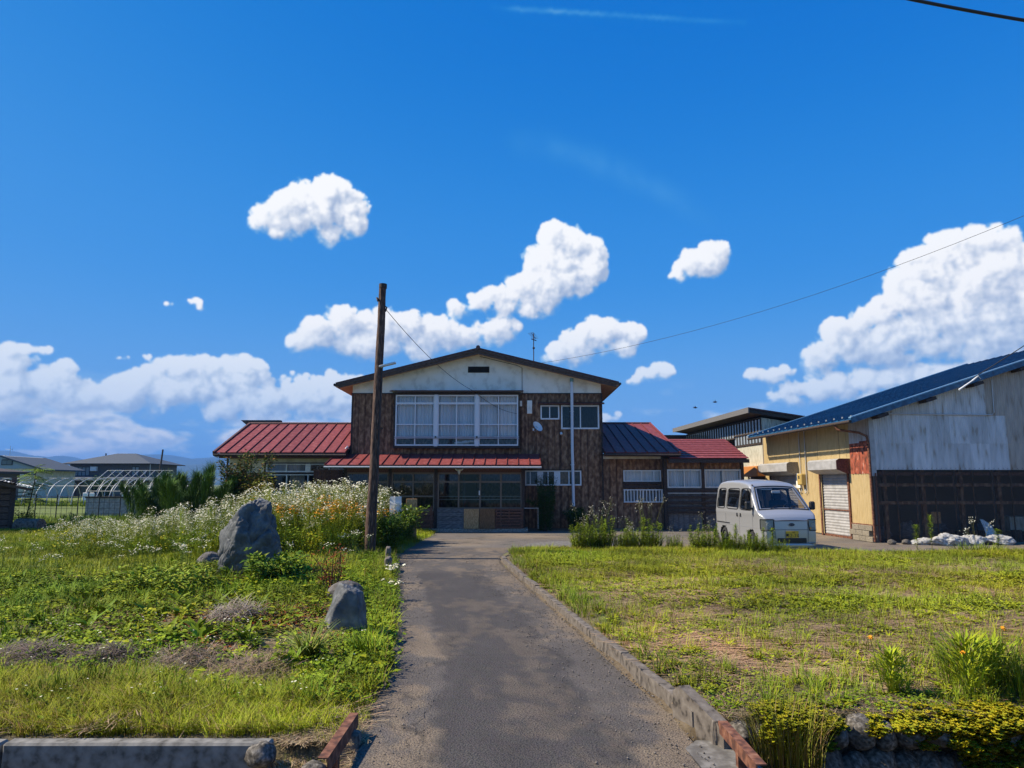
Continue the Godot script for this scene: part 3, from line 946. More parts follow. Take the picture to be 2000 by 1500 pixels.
# A glazed opening: the frame is the part, its panes and curtain are sub-parts. xs, ys: lines of the bars.
func window(t: Node3D, xs: Array, ys: Array, Z: float, m: Material, fw := 0.045, curtain := "", pane: Material = null, called := "window", deep := 0.1) -> MeshInstance3D:
	var b := MB.new()
	for k in xs.size():
		var w := fw if (k == 0 or k == xs.size() - 1) else fw * 0.8
		b.bb(xs[k] - w / 2, xs[k] + w / 2, ys[0], ys[-1], -Z - deep, -Z + 0.028 + (0.004 if k % 2 == 0 else 0.0))
	for k in ys.size():
		var e := fw * (0.55 if k == 0 or k == ys.size() - 1 else 0.4)
		b.bb(xs[0] - fw / 2, xs[-1] + fw / 2, ys[k] - e, ys[k] + e, -Z - deep + 0.01, -Z + 0.024)
	var o := put(called, b, m, t, -t.position)
	for k in xs.size() - 1:
		for q in ys.size() - 1:
			var g := MB.new()
			var z := -Z - 0.025 - 0.025 * (k % 2) + rf(-0.002, 0.002)
			var tx := rf(-0.0025, 0.0025)
			g.quad(Vector3(xs[k], ys[q], z), Vector3(xs[k], ys[q + 1], z + tx), Vector3(xs[k + 1], ys[q + 1], z + tx), Vector3(xs[k + 1], ys[q], z))
			put("pane", g, pane if pane else M.pane, o)
	if curtain:
		var x := float(xs[0])
		var halves := 2 if curtain == "two" else 1
		for h in halves:
			var cx0: float = lerpf(xs[0], xs[-1], float(h) / halves) + 0.02
			var cx1: float = lerpf(xs[0], xs[-1], float(h + 1) / halves) - (0.02 if h == halves - 1 else rf(0.0, 0.06))
			var c := MB.new()
			var ph := rf(0, 9)
			var y0: float = ys[1] + 0.05 if ys.size() > 4 else ys[0] + 0.02
			var y1: float = ys[-1] - 0.01
			c.grid(44, 3, func(u, v): return Vector3(lerpf(cx0, cx1, u) + 0.01 * sin(u * 31.0 + ph), lerpf(y0, y1, v), -Z - 0.16 + 0.034 * sin(u * 46.0 + ph + 1.9 * sin(u * 11.0 + ph)) * (1.0 - 0.35 * v)))
			put("curtain", c, M.curtain, o)
	return o

# Metal roof of pans with raised seams between an eave line and a top line.
func pans(t: Node3D, x0: float, x1: float, ey: float, eZ: float, ty: float, tZ: float, count: int, m: Material) -> void:
	var w := (x1 - x0) / count
	var run := Vector3(0, ty - ey, -(tZ - eZ))
	var up := Vector3(0, tZ - eZ, ty - ey).normalized()
	var bs := Basis(Vector3.RIGHT, up, Vector3.RIGHT.cross(up))
	for k in count:
		var b := MB.new()
		b.col = Color(1, 1, 1) * rf(0.8, 1.12)
		var mid := Vector3(x0 + w * (k + 0.5), ey, -eZ) + run * 0.5
		b.box(mid, Vector3(w - 0.004, 0.024, run.length() * 1.0), bs.rotated(bs.z, rf(-0.004, 0.004)))
		put("roof_panel", b, m, t, -t.position)
	for k in count + 1:
		var b := MB.new()
		b.col = Color(0.62, 0.6, 0.6)
		b.bevel(Vector3(x0 + w * k, ey, -eZ) + run * 0.5 + up * 0.027, Vector3(0.032, 0.05, run.length() + 0.01), 0.006, bs)
		put("roof_seam", b, m, t, -t.position)

func slope_board(b: MB, x0: float, x1: float, ay: float, aZ: float, by: float, bZ: float, thick: float) -> void:
	var run := Vector3(0, by - ay, -(bZ - aZ))
	var up := Vector3(0, bZ - aZ, by - ay).normalized()
	b.box(Vector3((x0 + x1) / 2, ay, -aZ) + run * 0.5, Vector3(x1 - x0, thick, run.length()), Basis(Vector3.RIGHT, up, Vector3.RIGHT.cross(up)))

func side_wall(b: MB, x0: float, x1: float, ring: Array) -> void:   # a wall in depth; ring of [Z, y]
	var ps := PackedVector2Array()
	for q in ring:
		ps.append(Vector2(q[0], q[1]))
	b.poly(ps, x0, x1, Transform3D(Basis(Vector3(0, 0, -1), Vector3.UP, Vector3(1, 0, 0)), Vector3.ZERO))

func house() -> void:
	house_materials()
	var t := thing("timber_house", "two storey brown timber house with white gable and red roofs behind the drive", "house", P(-1.4, 0, 28.2))
	var o := -t.position
	var F := 28.2
	var b := MB.new()
	# openings of the main front
	var bay := [-4.63, 0.26, 3.24, 5.29]
	var porch := [-6.25, 0.36, 0.12, 2.6]
	var holes := [bay, porch, [0.52, 2.72, 1.71, 2.29], [1.14, 1.88, 4.31, 4.87], [1.96, 3.46, 3.93, 4.87]]
	wall_core("front_wall", t, -6.37, 3.56, 0.0, 5.36, F, holes, M.inside)
	boards(t, -6.37, 3.56, 0.06, 5.36, F, holes, 0.26, M.boards)
	for x in [-6.4, 3.54]:
		b = MB.new()
		b.bb(x, x + 0.06, 0.02, 5.36, -F - 0.05, -F + 0.035)
		put("corner_board", b, M.darkwood, t, o)
	b = MB.new()   # side and back walls, upper floor, ceiling
	b.bb(-6.37, -6.25, 0, 5.7, -38.0, -F - 0.12)
	b.bb(3.44, 3.56, 0, 5.7, -38.0, -F - 0.12)
	b.bb(-6.25, 3.44, 0, 5.7, -38.0, -37.88)
	put("outer_wall", b, M.boards, t, o)
	b = MB.new()
	b.bb(-6.24, 3.43, 2.66, 2.92, -37.87, -F - 0.13)
	b.bb(-6.24, 3.43, 5.4, 5.45, -37.87, -F - 0.13)
	b.bb(-6.24, 3.43, 0.05, 0.4, -37.87, -F - 0.5)
	b.bb(-2.0, -1.9, 0.4, 2.65, -37.86, -F - 0.9)
	b.bb(0.5, 0.6, 2.93, 5.39, -37.86, -F - 0.14)
	put("floor", b, M.inside, t, o)
	# white gable
	b = MB.new()
	b.poly(PackedVector2Array([Vector2(-6.37, 5.362), Vector2(3.56, 5.362), Vector2(3.56, 5.82), Vector2(-1.35, 7.0), Vector2(-6.37, 5.79)]), -F - 0.1, -F + 0.03)
	put("gable_wall", b, M.plaster, t, o)
	b = MB.new()
	b.bb(-6.42, 3.6, 5.33, 5.365, -F, -F + 0.05)
	put("trim_board", b, M.darkwood, t, o)
	b = MB.new()
	b.bb(-1.77, -0.91, 6.19, 6.44, -F - 0.02, -F + 0.036)
	var vent := put("gable_vent", b, M.black, t, o)
	for k in 6:
		b = MB.new()
		b.box(Vector3(-1.34, 6.21 + k * 0.042, -F + 0.045), Vector3(0.84, 0.012, 0.045), Basis(Vector3.RIGHT, 0.6))
		put("louvre", b, M.black, vent)
	# main roof
	var zf := -27.62
	var zb := -38.5
	var L := Vector2(-6.92, 5.66)
	var R := Vector2(4.2, 5.70)
	var T := Vector2(-1.34, 7.06)
	for s in 2:
		var e: Vector2 = L if s == 0 else R
		var d := (e - T).normalized()
		var nn := Vector2(-d.y, d.x)
		if nn.y < 0: nn = -nn
		var count := 22
		var len := absf(zb - zf)
		for k in count:
			b = MB.new()
			b.col = Color(1, 1, 1) * rf(0.85, 1.05)
			var z0 := zf + 0.02 - len * k / count
			b.poly(PackedVector2Array([T, T + nn * 0.05, e + nn * 0.05, e]), z0 - len / count + 0.004, z0)
			put("roof_panel", b, M.redroof if k > 0 else M.roofedge, t, o)
		b = MB.new()   # two barge boards, one behind the other
		b.poly(PackedVector2Array([T - Vector2(0, 0.005), e - Vector2(0, 0.005), e - Vector2(0, 0.09), T - Vector2(0, 0.09)]), zf - 0.04, zf + 0.012)
		b.poly(PackedVector2Array([T - Vector2(0, 0.085), e - Vector2(d.x * 0.1, d.y * 0.1 + 0.085), e - Vector2(d.x * 0.1, d.y * 0.1 + 0.19), T - Vector2(0, 0.2)]), zf - 0.075, zf - 0.018)
		put("barge_board", b, M.barge, t, o)
		b = MB.new()   # eave board and sheathing below the roof
		b.poly(PackedVector2Array([T - Vector2(0, 0.10), e - Vector2(0, 0.03), e - Vector2(0, 0.13), T - Vector2(0, 0.14)]), zb, zf - 0.08)
		part(put("soffit", b, M.soffit, t, o), "pale orange brown boards under the overhanging roof")
		b = MB.new()
		b.tube([Vector3(e.x + 0.04 * (-1 if s == 0 else 1), e.y - 0.04, zf + 0.03), Vector3(e.x + 0.04 * (-1 if s == 0 else 1), e.y - 0.06, zb)], [0.055], 8)
		put("gutter", b, M.darkwood, t, o)
	b = MB.new()
	b.tube([Vector3(T.x, T.y + 0.05, zf + 0.06), Vector3(T.x, T.y + 0.05, zb)], [0.085], 10)
	put("ridge_cap", b, M.roofedge, t, o)
	bay_window(t)
	side_windows(t)
	porch_front(t)
	left_wing(t)
	right_wing(t)
	house_fittings(t)

func bay_window(t: Node3D) -> void:
	var o := -t.position
	var Z := 27.98
	var b := MB.new()   # box of the bay
	b.bb(-4.72, 0.35, 5.27, 5.36, -28.2, -Z + 0.06)
	b.bb(-4.68, 0.31, 3.16, 3.24, -28.2, -Z + 0.05)
	b.bb(-4.68, -4.61, 3.24, 5.27, -28.2, -Z)
	b.bb(0.24, 0.31, 3.24, 5.27, -28.2, -Z)
	put("bay_frame", b, M.darkwood, t, o)
	b = MB.new()
	slope_board(b, -4.82, 0.45, 5.385, 27.72, 5.47, 28.2, 0.035)
	put("bay_hood", b, M.roofedge, t, o)
	var xs := [-4.58, -3.02, -1.40, 0.22]
	for k in 3:
		var x0: float = xs[k] + (0.0 if k == 0 else 0.1)
		var x1: float = xs[k + 1] - (0.0 if k == 2 else 0.06)
		window(t, [x0, (x0 + x1) / 2, x1], [3.28, 3.60, 4.09, 4.93, 5.24], Z, M.whiteframe, 0.05, "two")
		b = MB.new()   # wide white transom rail
		b.bb(x0, x1, 4.885, 4.965, -Z - 0.03, -Z + 0.036)
		put("transom_rail", b, M.whiteframe, t, o)
		if k < 2:
			b = MB.new()
			b.bevel(Vector3(xs[k + 1] + 0.02, 4.25, -Z + 0.02), Vector3(0.155, 2.05, 0.12), 0.01)
			put("bay_post", b, M.whiteframe, t, o)
	for y in [3.60, 3.54]:
		b = MB.new()
		b.tube([Vector3(-4.62, y, -Z + 0.12), Vector3(-3.0, y + 0.005, -Z + 0.12), Vector3(-1.4, y - 0.004, -Z + 0.12), Vector3(0.27, y, -Z + 0.12)], [0.016], 6)
		put("safety_rail", b, M.alu, t, o)
	for x in [-3.0, -1.38]:
		b = MB.new()
		b.bevel(Vector3(x, 3.59, -Z + 0.11), Vector3(0.07, 0.07, 0.05), 0.01)
		put("rail_bracket", b, M.black, t, o)
	# a cardboard box and folded cloths on the sill inside
	b = MB.new()
	b.bevel(Vector3(-1.88, 3.66, -28.55), Vector3(0.72, 0.40, 0.3), 0.01)
	put("cardboard_box", b, M.cardboard, t, o)
	for k in 3:
		b = MB.new()
		rock(b, Vector3(0.2, 0.07, 0.12), 3, 0.2, 16, 10)
		put("cloth", b, M.curtain, t, o + Vector3(-2.1 + k * 0.28, 3.38 + 0.03 * k, -28.28))

func side_windows(t: Node3D) -> void:
	var o := -t.position
	var F := 28.2
	window(t, [1.16, 1.5, 1.86], [4.33, 4.85], F - 0.03, M.whiteframe, 0.05, "", M.dimpane)
	window(t, [1.98, 2.72, 3.44], [3.95, 4.85], F - 0.03, M.whiteframe, 0.055, "", M.dimpane)
	var b := MB.new()
	slope_board(b, 1.04, 3.66, 4.91, 27.95, 4.98, 28.2, 0.04)
	put("window_hood", b, M.roofedge, t, o)
	# low strip of three windows
	window(t, [0.54, 0.72, 1.02], [1.73, 2.27], F - 0.03, M.whiteframe, 0.05, "", M.dimpane)
	window(t, [1.20, 1.42, 1.68], [1.73, 2.27], F - 0.03, M.whiteframe, 0.05, "", M.dimpane)
	window(t, [1.87, 2.24, 2.70], [1.73, 2.27], F - 0.03, M.whiteframe, 0.05, "", M.dimpane)
	for x in [1.11, 1.775]:
		b = MB.new()
		b.bb(x - 0.075, x + 0.075, 1.70, 2.30, -F - 0.05, -F + 0.05)
		put("white_panel", b, M.whiteframe, t, o)
	b = MB.new()
	b.bb(0.48, 2.76, 2.29, 2.325, -F, -F + 0.09)
	put("window_head", b, M.darkwood, t, o)

func porch_front(t: Node3D) -> void:
	var o := -t.position
	var Z := 27.2
	var b := MB.new()
	b.bb(-6.35, 0.6, -0.05, 0.11, -28.3, -Z + 0.18)
	put("porch_step", b, M.concrete, t, o)
	# posts, beams and side wall of the glazed porch
	for x in [-6.32, -4.62, -2.88, 0.42]:
		b = MB.new()
		b.bb(x - 0.06, x + 0.06, 0.11, 2.5, -Z - 0.06, -Z + 0.06)
		put("porch_post", b, M.darkwood, t, o)
	b = MB.new()
	b.bb(-6.38, 0.48, 2.2, 2.42, -Z - 0.05, -Z + 0.05)
	put("porch_beam", b, M.redwood, t, o)
	b = MB.new()
	b.bb(0.40, 0.46, 0.11, 2.2, -28.2, -Z - 0.06)
	b.bb(-6.36, -6.30, 0.11, 2.2, -28.2, -Z - 0.06)
	put("porch_side", b, M.boards, t, o)
	b = MB.new()   # ceiling and inner wall of the porch, so that it stays dark
	b.bb(-6.3, 0.4, 2.44, 2.47, -28.2, -Z - 0.05)
	put("porch_ceiling", b, M.redwood, t, o)
	# sliding doors of four leaves
	window(t, [-2.80, -2.02, -1.21, -0.42, 0.36], [0.14, 0.86, 1.84, 2.17], Z, M.brownframe, 0.075, "", M.dimpane, "sliding_door", 0.05)
	for y in [1.30, 1.18]:
		b = MB.new()
		b.bb(-2.76, 0.32, y - 0.008, y + 0.008, -Z - 0.12, -Z - 0.1)
		put("glazing_bar", b, M.alu, t, o)
	b = MB.new()
	b.bevel(Vector3(-1.235, 1.43, -Z + 0.045), Vector3(0.045, 0.17, 0.02), 0.006)
	part(put("door_handle", b, M.whiteframe, t, o), "small white handle plate of the sliding door")
	# two fixed windows left of the doors, one with a hanger inside
	window(t, [-6.25, -5.45, -4.69], [0.78, 1.84, 2.17], Z, M.brownframe, 0.07, "", M.dimpane, "window", 0.05)
	window(t, [-4.55, -3.75, -2.95], [0.78, 1.30, 1.84, 2.17], Z, M.brownframe, 0.07, "", M.dimpane, "window", 0.05)
	for x in [[-6.25, -4.69], [-4.55, -2.95]]:
		for k in 4:
			b = MB.new()
			b.col = Color(1, 1, 1) * rf(0.8, 1.2)
			b.bevel(Vector3((x[0] + x[1]) / 2, 0.2 + k * 0.16, -Z + 0.01), Vector3(x[1] - x[0], 0.15, 0.03), 0.005)
			put("lower_board", b, M.redwood, t, o)
	# things that lean on the doors' lower part: grey planks, two sheets of plywood, a slatted pallet
	var n := thing("plank_panel", "weathered grey plank panel leaning low against the sliding doors", "board", P(-2.3, 0.11, 26.99))
	for k in 5:
		b = MB.new()
		b.col = Color(1, 1, 1) * rf(0.75, 1.15)
		b.bevel(Vector3(0, 0.075 + k * 0.149, -0.03 * k / 5.0 - 0.04), Vector3(1.02, 0.143, 0.022), 0.004)
		put("plank", b, M.greywood, n)
	b = MB.new()
	b.bevel(Vector3(0, 0.365, 0), Vector3(0.56, 0.73, 0.014), 0.003)
	b.v = Transform3D(Basis(Vector3.RIGHT, -0.06), Vector3.ZERO) * b.v
	tag(put("plywood_sheet", b, M.ply, self, P(-1.52, 0.112, 26.98)), "light tan plywood sheet leaning against the sliding doors", "board")
	b = MB.new()
	b.col = Color(0.42, 0.36, 0.32)
	b.bevel(Vector3(0, 0.37, 0), Vector3(0.58, 0.74, 0.014), 0.003)
	b.v = Transform3D(Basis(Vector3.RIGHT, -0.06), Vector3.ZERO) * b.v
	tag(put("plywood_sheet", b, M.ply, self, P(-0.93, 0.112, 26.97)), "dark brown plywood sheet beside the tan one at the sliding doors", "board")
	n = thing("pallet", "brown slatted wooden pallet leaning upright at the right end of the sliding doors", "pallet", P(-0.1, 0.11, 27.0))
	for k in 7:
		b = MB.new()
		b.col = Color(1.5, 1.3, 1.2) * rf(0.8, 1.1)
		b.bevel(Vector3(0, 0.05 + k * 0.108, -0.006 * k), Vector3(1.04, 0.078, 0.016), 0.004)
		put("slat", b, M.redwood, n)
	for x in [-0.49, 0.0, 0.49]:
		b = MB.new()
		b.col = Color(1.1, 0.95, 0.9)
		b.bevel(Vector3(x, 0.375, -0.045), Vector3(0.06, 0.75, 0.04), 0.004)
		put("bearer", b, M.redwood, n)
	# awning
	pans(t, -6.92, 1.07, 2.46, 26.4, 2.93, 28.2, 19, M.redroof)
	b = MB.new()
	b.bb(-6.93, 1.08, 2.36, 2.445, -26.47, -26.43)
	b.bb(-6.9, 1.05, 2.375, 2.44, -27.2, -27.1)
	put("awning_fascia", b, M.roofedge, t, o)
	b = MB.new()
	slope_board(b, -6.9, 1.05, 2.425, 26.45, 2.88, 28.2, 0.02)
	put("awning_soffit", b, M.redwood, t, o)
	b = MB.new()
	b.tube([Vector3(-6.95, 2.385, -26.38), Vector3(1.09, 2.37, -26.38)], [0.035], 8)
	put("gutter", b, M.alu, t, o)
	for k in 10:
		b = MB.new()
		b.bb(-6.7 + k * 0.84, -6.64 + k * 0.84, 2.39, 2.46, -28.15, -26.5)
		put("rafter", b, M.redwood, t, o)
	for x in [-6.85, 1.0]:
		b = MB.new()
		b.poly(PackedVector2Array([Vector2(26.44, 2.35), Vector2(26.44, 2.46), Vector2(28.2, 2.92), Vector2(28.2, 2.8)]), -0.02, 0.02, Transform3D(Basis(Vector3(0, 0, -1), Vector3.UP, Vector3(1, 0, 0)), Vector3(x, 0, 0)))
		put("awning_end", b, M.roofedge, t, o)
	# a pale horn shaped lamp under the awning's beam
	n = thing("porch_lamp", "small pale pointed lamp hanging under the awning above the doors", "lamp", P(-2.0, 2.2, 27.1))
	b = MB.new()
	b.tube([Vector3(-0.15, 0.14, 0), Vector3(-0.10, 0.10, 0.02), Vector3(0, 0.07, 0.03), Vector3(0.10, 0.10, 0.02), Vector3(0.15, 0.14, 0)], [0.02, 0.035, 0.05, 0.035, 0.02], 8)
	put("arms", b, M.plaster, n)
	b = MB.new()
	b.tube([Vector3(0, 0.10, 0.03), Vector3(0, 0.0, 0.04), Vector3(0, -0.08, 0.03)], [0.075, 0.05, 0.012], 10)
	put("lamp_shade", b, M.plaster, n)

func left_wing(t: Node3D) -> void:
	var o := -t.position
	var F := 28.2
	var holes := [[-9.70, -6.45, 1.43, 2.58]]
	wall_core("wing_wall", t, -11.15, -6.42, 0, 2.95, F, holes, M.inside)
	var b := MB.new()
	for r in left_over(-11.15, -6.42, 2.2, 2.78, holes):
		b.bb(r[0], r[1], r[2], r[3], -F - 0.01, -F + 0.02)
	part(put("plaster_band", b, M.cream, t, o), "cream plaster band below the eave of the left wing")
	boards(t, -11.15, -6.42, 0.05, 2.19, F, holes, 0.24, M.boards)
	b = MB.new()
	side_wall(b, -11.15, -11.03, [[28.32, 0.0], [28.32, 3.1], [31.0, 4.2], [34.4, 2.9], [34.4, 0.0]])
	b.bb(-11.03, -6.42, 0, 3.0, -34.5, -34.4)
	b.bb(-11.03, -6.42, 0.1, 0.4, -34.4, -F - 0.13)
	b.bb(-11.03, -6.42, 2.8, 2.85, -34.4, -F - 0.13)
	put("outer_wall", b, M.boards, t, o)
	window(t, [-9.66, -8.88, -8.11], [2.25, 2.55], F - 0.03, M.whiteframe, 0.05, "one", M.dimpane)
	window(t, [-7.96, -7.2, -6.5], [2.25, 2.55], F - 0.03, M.whiteframe, 0.05, "", M.dimpane)
	window(t, [-9.62, -8.86, -8.02, -6.5], [1.45, 2.13], F - 0.03, M.whiteframe, 0.045, "", M.dimpane)
	var c := MB.new()
	c.grid(40, 2, func(u, v): return Vector3(lerpf(-8.8, -8.2, u), lerpf(1.46, 2.12, v), -F - 0.16 + 0.022 * sin(u * 45.0)))
	put("curtain", c, M.curtain, t, o)
	for q in [[-9.82, -9.67, 1.40, 2.15], [-8.11, -7.96, 2.22, 2.58]]:
		b = MB.new()
		b.bb(q[0], q[1], q[2], q[3], -F - 0.05, -F + 0.06)
		put("white_panel", b, M.whiteframe, t, o)
	b = MB.new()
	b.bb(-9.75, -6.45, 2.14, 2.215, -F - 0.05, -F + 0.07)
	b.bb(-9.75, -6.45, 2.555, 2.60, -F - 0.05, -F + 0.06)
	b.bb(-9.75, -9.695, 2.215, 2.555, -F - 0.05, -F + 0.055)
	put("window_rail", b, M.darkwood, t, o)
	b = MB.new()
	b.bb(-9.85, -6.45, 1.38, 1.43, -F - 0.05, -F + 0.10)
	put("window_sill", b, M.whiteframe, t, o)
	# shutter box of upright dark red boards
	for k in 7:
		b = MB.new()
		b.col = Color(1, 1, 1) * rf(0.6, 1.15)
		b.bevel(Vector3(-7.70 + k * 0.165, 1.45, -F + 0.14 + 0.01 * (k % 2)), Vector3(0.158, 1.68, 0.03), 0.005)
		put("shutter_board", b, M.redwood, t, o)
	b = MB.new()
	b.bb(-7.8, -6.62, 2.27, 2.31, -F, -F + 0.2)
	b.bb(-7.8, -6.62, 0.6, 0.64, -F, -F + 0.2)
	put("shutter_box", b, M.redwood, t, o)
	# roof
	pans(t, -11.42, -6.4, 2.96, 27.4, 4.36, 31.0, 12, M.redroof)
	b = MB.new()
	slope_board(b, -11.3, -6.42, 2.88, 27.48, 4.26, 31.0, 0.06)
	slope_board(b, -11.42, -6.42, 4.36, 31.0, 3.0, 34.8, 0.08)
	put("wing_roof_deck", b, M.darkwood, t, o)
	b = MB.new()
	b.bb(-11.44, -6.4, 2.80, 2.94, -27.47, -27.42)
	b.bb(-11.3, -6.4, 2.76, 2.82, -28.18, -27.5)
	put("wing_fascia", b, M.roofedge, t, o)
	b = MB.new()
	b.tube([Vector3(-11.46, 2.87, -27.37), Vector3(-6.38, 2.85, -27.37)], [0.045], 8)
	put("gutter", b, M.darkwood, t, o)
	b = MB.new()
	slope_board(b, -11.50, -11.42, 2.93, 27.38, 4.36, 31.02, 0.16)
	slope_board(b, -11.50, -11.42, 4.36, 31.0, 2.95, 34.8, 0.16)
	put("verge_board", b, M.roofedge, t, o)
	b = MB.new()
	b.tube([Vector3(-11.5, 4.37, -31.0), Vector3(-6.38, 4.37, -31.0)], [0.07], 8)
	put("ridge_cap", b, M.roofedge, t, o)
	b = MB.new()   # small gable of the rear roof that looks over the ridge
	b.poly(PackedVector2Array([Vector2(-12.75, 4.74), Vector2(-10.9, 4.74), Vector2(-10.9, 4.2), Vector2(-12.1, 4.2)]), -33.6, -33.3)
	put("rear_gable", b, M.barge, t, o)
	b = MB.new()
	b.tube([Vector3(-11.25, 2.8, -28.25), Vector3(-11.25, 0, -28.25)], [0.035], 6)
	put("downpipe", b, M.darkwood, t, o)
	# folded flashing at the end of the wing roof
	b = MB.new()
	b.tube([Vector3(-6.42, 3.1, -27.45), Vector3(-6.34, 3.18, -27.45), Vector3(-6.3, 3.1, -27.5)], [0.03, 0.05, 0.01], 6)
	put("flashing", b, M.alu, t, o)

func right_wing(t: Node3D) -> void:
	var o := -t.position
	var F := 28.2
	var holes := [[4.36, 5.86, 1.85, 2.30], [4.36, 5.9, 1.05, 1.55]]
	wall_core("wing_wall", t, 3.56, 5.97, 0, 2.95, F, holes, M.inside)
	boards(t, 3.6, 5.95, 0.06, 2.74, F, holes, 0.26, M.boards)
	var b := MB.new()
	b.bb(3.6, 5.87, 2.745, 2.89, -F - 0.02, -F + 0.03)
	part(put("plaster_band", b, M.cream, t, o), "cream band under the eave of the right wing")
	b = MB.new()
	side_wall(b, 5.97, 6.05, [[28.33, 0.0], [28.33, 3.0], [33.2, 4.35], [34.4, 3.9], [34.4, 0.0]])
	b.bb(3.56, 5.97, 0, 3, -34.5, -34.4)
	b.bb(3.57, 5.96, 2.86, 2.9, -34.4, -F - 0.13)
	b.bb(3.57, 5.96, 0.1, 0.4, -34.4, -F - 0.13)
	put("outer_wall", b, M.boards, t, o)
	window(t, [4.4, 5.1, 5.58, 5.84], [1.87, 2.28], F - 0.03, M.whiteframe, 0.04, "one")
	for y in [1.80, 1.66]:
		b = MB.new()
		b.bevel(Vector3(5.1, y, -F + 0.07), Vector3(1.52, 0.11, 0.03), 0.006)
		put("cross_board", b, M.darkwood, t, o)
	# lattice of white bars before the low window
	window(t, [4.4, 5.12, 5.86], [1.07, 1.53], F - 0.03, M.whiteframe, 0.04, "one", M.dimpane)
	for k in 13:
		b = MB.new()
		b.bb(4.39 + k * 0.123, 4.42 + k * 0.123, 1.07, 1.52, -F + 0.09, -F + 0.11)
		put("lattice_bar", b, M.whiteframe, t, o)
	for y in [1.05, 1.52]:
		b = MB.new()
		b.bb(4.36, 5.9, y, y + 0.035, -F + 0.085, -F + 0.118)
		put("lattice_rail", b, M.whiteframe, t, o)
	pans(t, 3.58, 6.42, 2.96, 27.4, 4.56, 33.2, 7, M.redroof)
	b = MB.new()
	slope_board(b, 3.58, 6.38, 2.88, 27.48, 4.46, 33.2, 0.06)
	slope_board(b, 3.58, 6.42, 4.56, 33.2, 3.4, 37.2, 0.08)
	put("wing_roof_deck", b, M.darkwood, t, o)
	b = MB.new()
	b.bb(3.56, 6.45, 2.83, 2.94, -27.47, -27.42)
	b.bb(3.6, 6.5, 2.84, 2.88, -28.1, -27.5)
	put("wing_fascia", b, M.roofedge, t, o)
	b = MB.new()
	b.tube([Vector3(3.58, 2.88, -27.36), Vector3(6.48, 2.86, -27.36)], [0.045], 8)
	put("gutter", b, M.darkwood, t, o)
	b = MB.new()
	slope_board(b, 6.42, 6.49, 2.94, 27.38, 4.56, 33.2, 0.13)
	put("verge_board", b, M.redroof, t, o)
	b = MB.new()
	b.tube([Vector3(3.57, 4.57, -33.2), Vector3(6.5, 4.57, -33.2)], [0.07], 8)
	put("ridge_cap", b, M.roofedge, t, o)
	# low annex with ribbed roof
	var A := 27.9
	b = MB.new()
	b.bb(5.9, 6.03, 0, 2.75, -A - 0.1, -A + 0.08)
	b.bb(7.36, 7.48, 0, 2.7, -A - 0.1, -A + 0.09)
	b.bb(8.9, 9.02, 0, 2.7, -A - 0.1, -A + 0.08)
	put("annex_post", b, M.darkwood, t, o)
	holes = [[6.03, 7.36, 1.62, 2.32], [7.48, 8.9, 1.62, 2.32]]
	wall_core("annex_wall", t, 6.0, 9.0, 0, 2.75, A, holes, M.inside)
	boards(t, 6.04, 8.9, 2.34, 2.7, A, [[7.36, 7.48, 0, 3]], 0.15, M.boards, "short_board")
	boards(t, 6.04, 8.9, 0.05, 1.6, A, [[7.36, 7.48, 0, 3]], 0.2, M.greywood, "lower_panel")
	window(t, [6.06, 6.7, 7.35], [1.64, 2.3], A - 0.03, M.alu, 0.05, "two")
	window(t, [7.5, 8.2, 8.88], [1.64, 2.3], A - 0.03, M.alu, 0.05, "two")
	for y in [1.52, 1.27, 1.06, 0.86, 0.70]:
		b = MB.new()
		b.bevel(Vector3(7.47, y, -A + 0.12), Vector3(2.95, 0.10, 0.03), 0.006)
		put("cross_board", b, M.darkwood, t, o)
	b = MB.new()
	b.bb(6.03, 8.9, 1.40, 1.425, -A + 0.02, -A + 0.09)
	put("sill_rail", b, M.alu, t, o)
	b = MB.new()
	b.bb(6.0, 9.0, 0.0, 2.7, -32.9, -32.8)
	side_wall(b, 8.94, 9.02, [[28.0, 0.0], [28.0, 2.75], [30.3, 3.5], [32.8, 2.75], [32.8, 0.0]])
	b.bb(6.05, 8.94, 0.1, 0.4, -32.8, -A - 0.13)
	b.bb(6.05, 8.94, 2.6, 2.65, -32.8, -A - 0.13)
	put("outer_wall", b, M.boards, t, o)
	for k in 9:   # stepped courses of the ribbed roof
		b = MB.new()
		var u := k / 9.0
		var w := (k + 1) / 9.0
		b.col = Color(1, 1, 1) * rf(0.9, 1.1)
		slope_board(b, 6.06, 9.08, lerpf(2.73, 3.65, u) + 0.02, lerpf(27.35, 30.3, u), lerpf(2.73, 3.65, w), lerpf(27.35, 30.3, w) + 0.02, 0.022)
		put("roof_course", b, M.redroof, t, o)
	b = MB.new()
	slope_board(b, 6.06, 9.06, 2.66, 27.4, 3.6, 30.3, 0.05)
	slope_board(b, 6.06, 9.08, 3.65, 30.3, 2.8, 33.2, 0.06)
	put("annex_roof_deck", b, M.darkwood, t, o)
	b = MB.new()
	b.bb(6.0, 9.1, 2.57, 2.71, -27.42, -27.36)
	put("annex_fascia", b, M.darkwood, t, o)

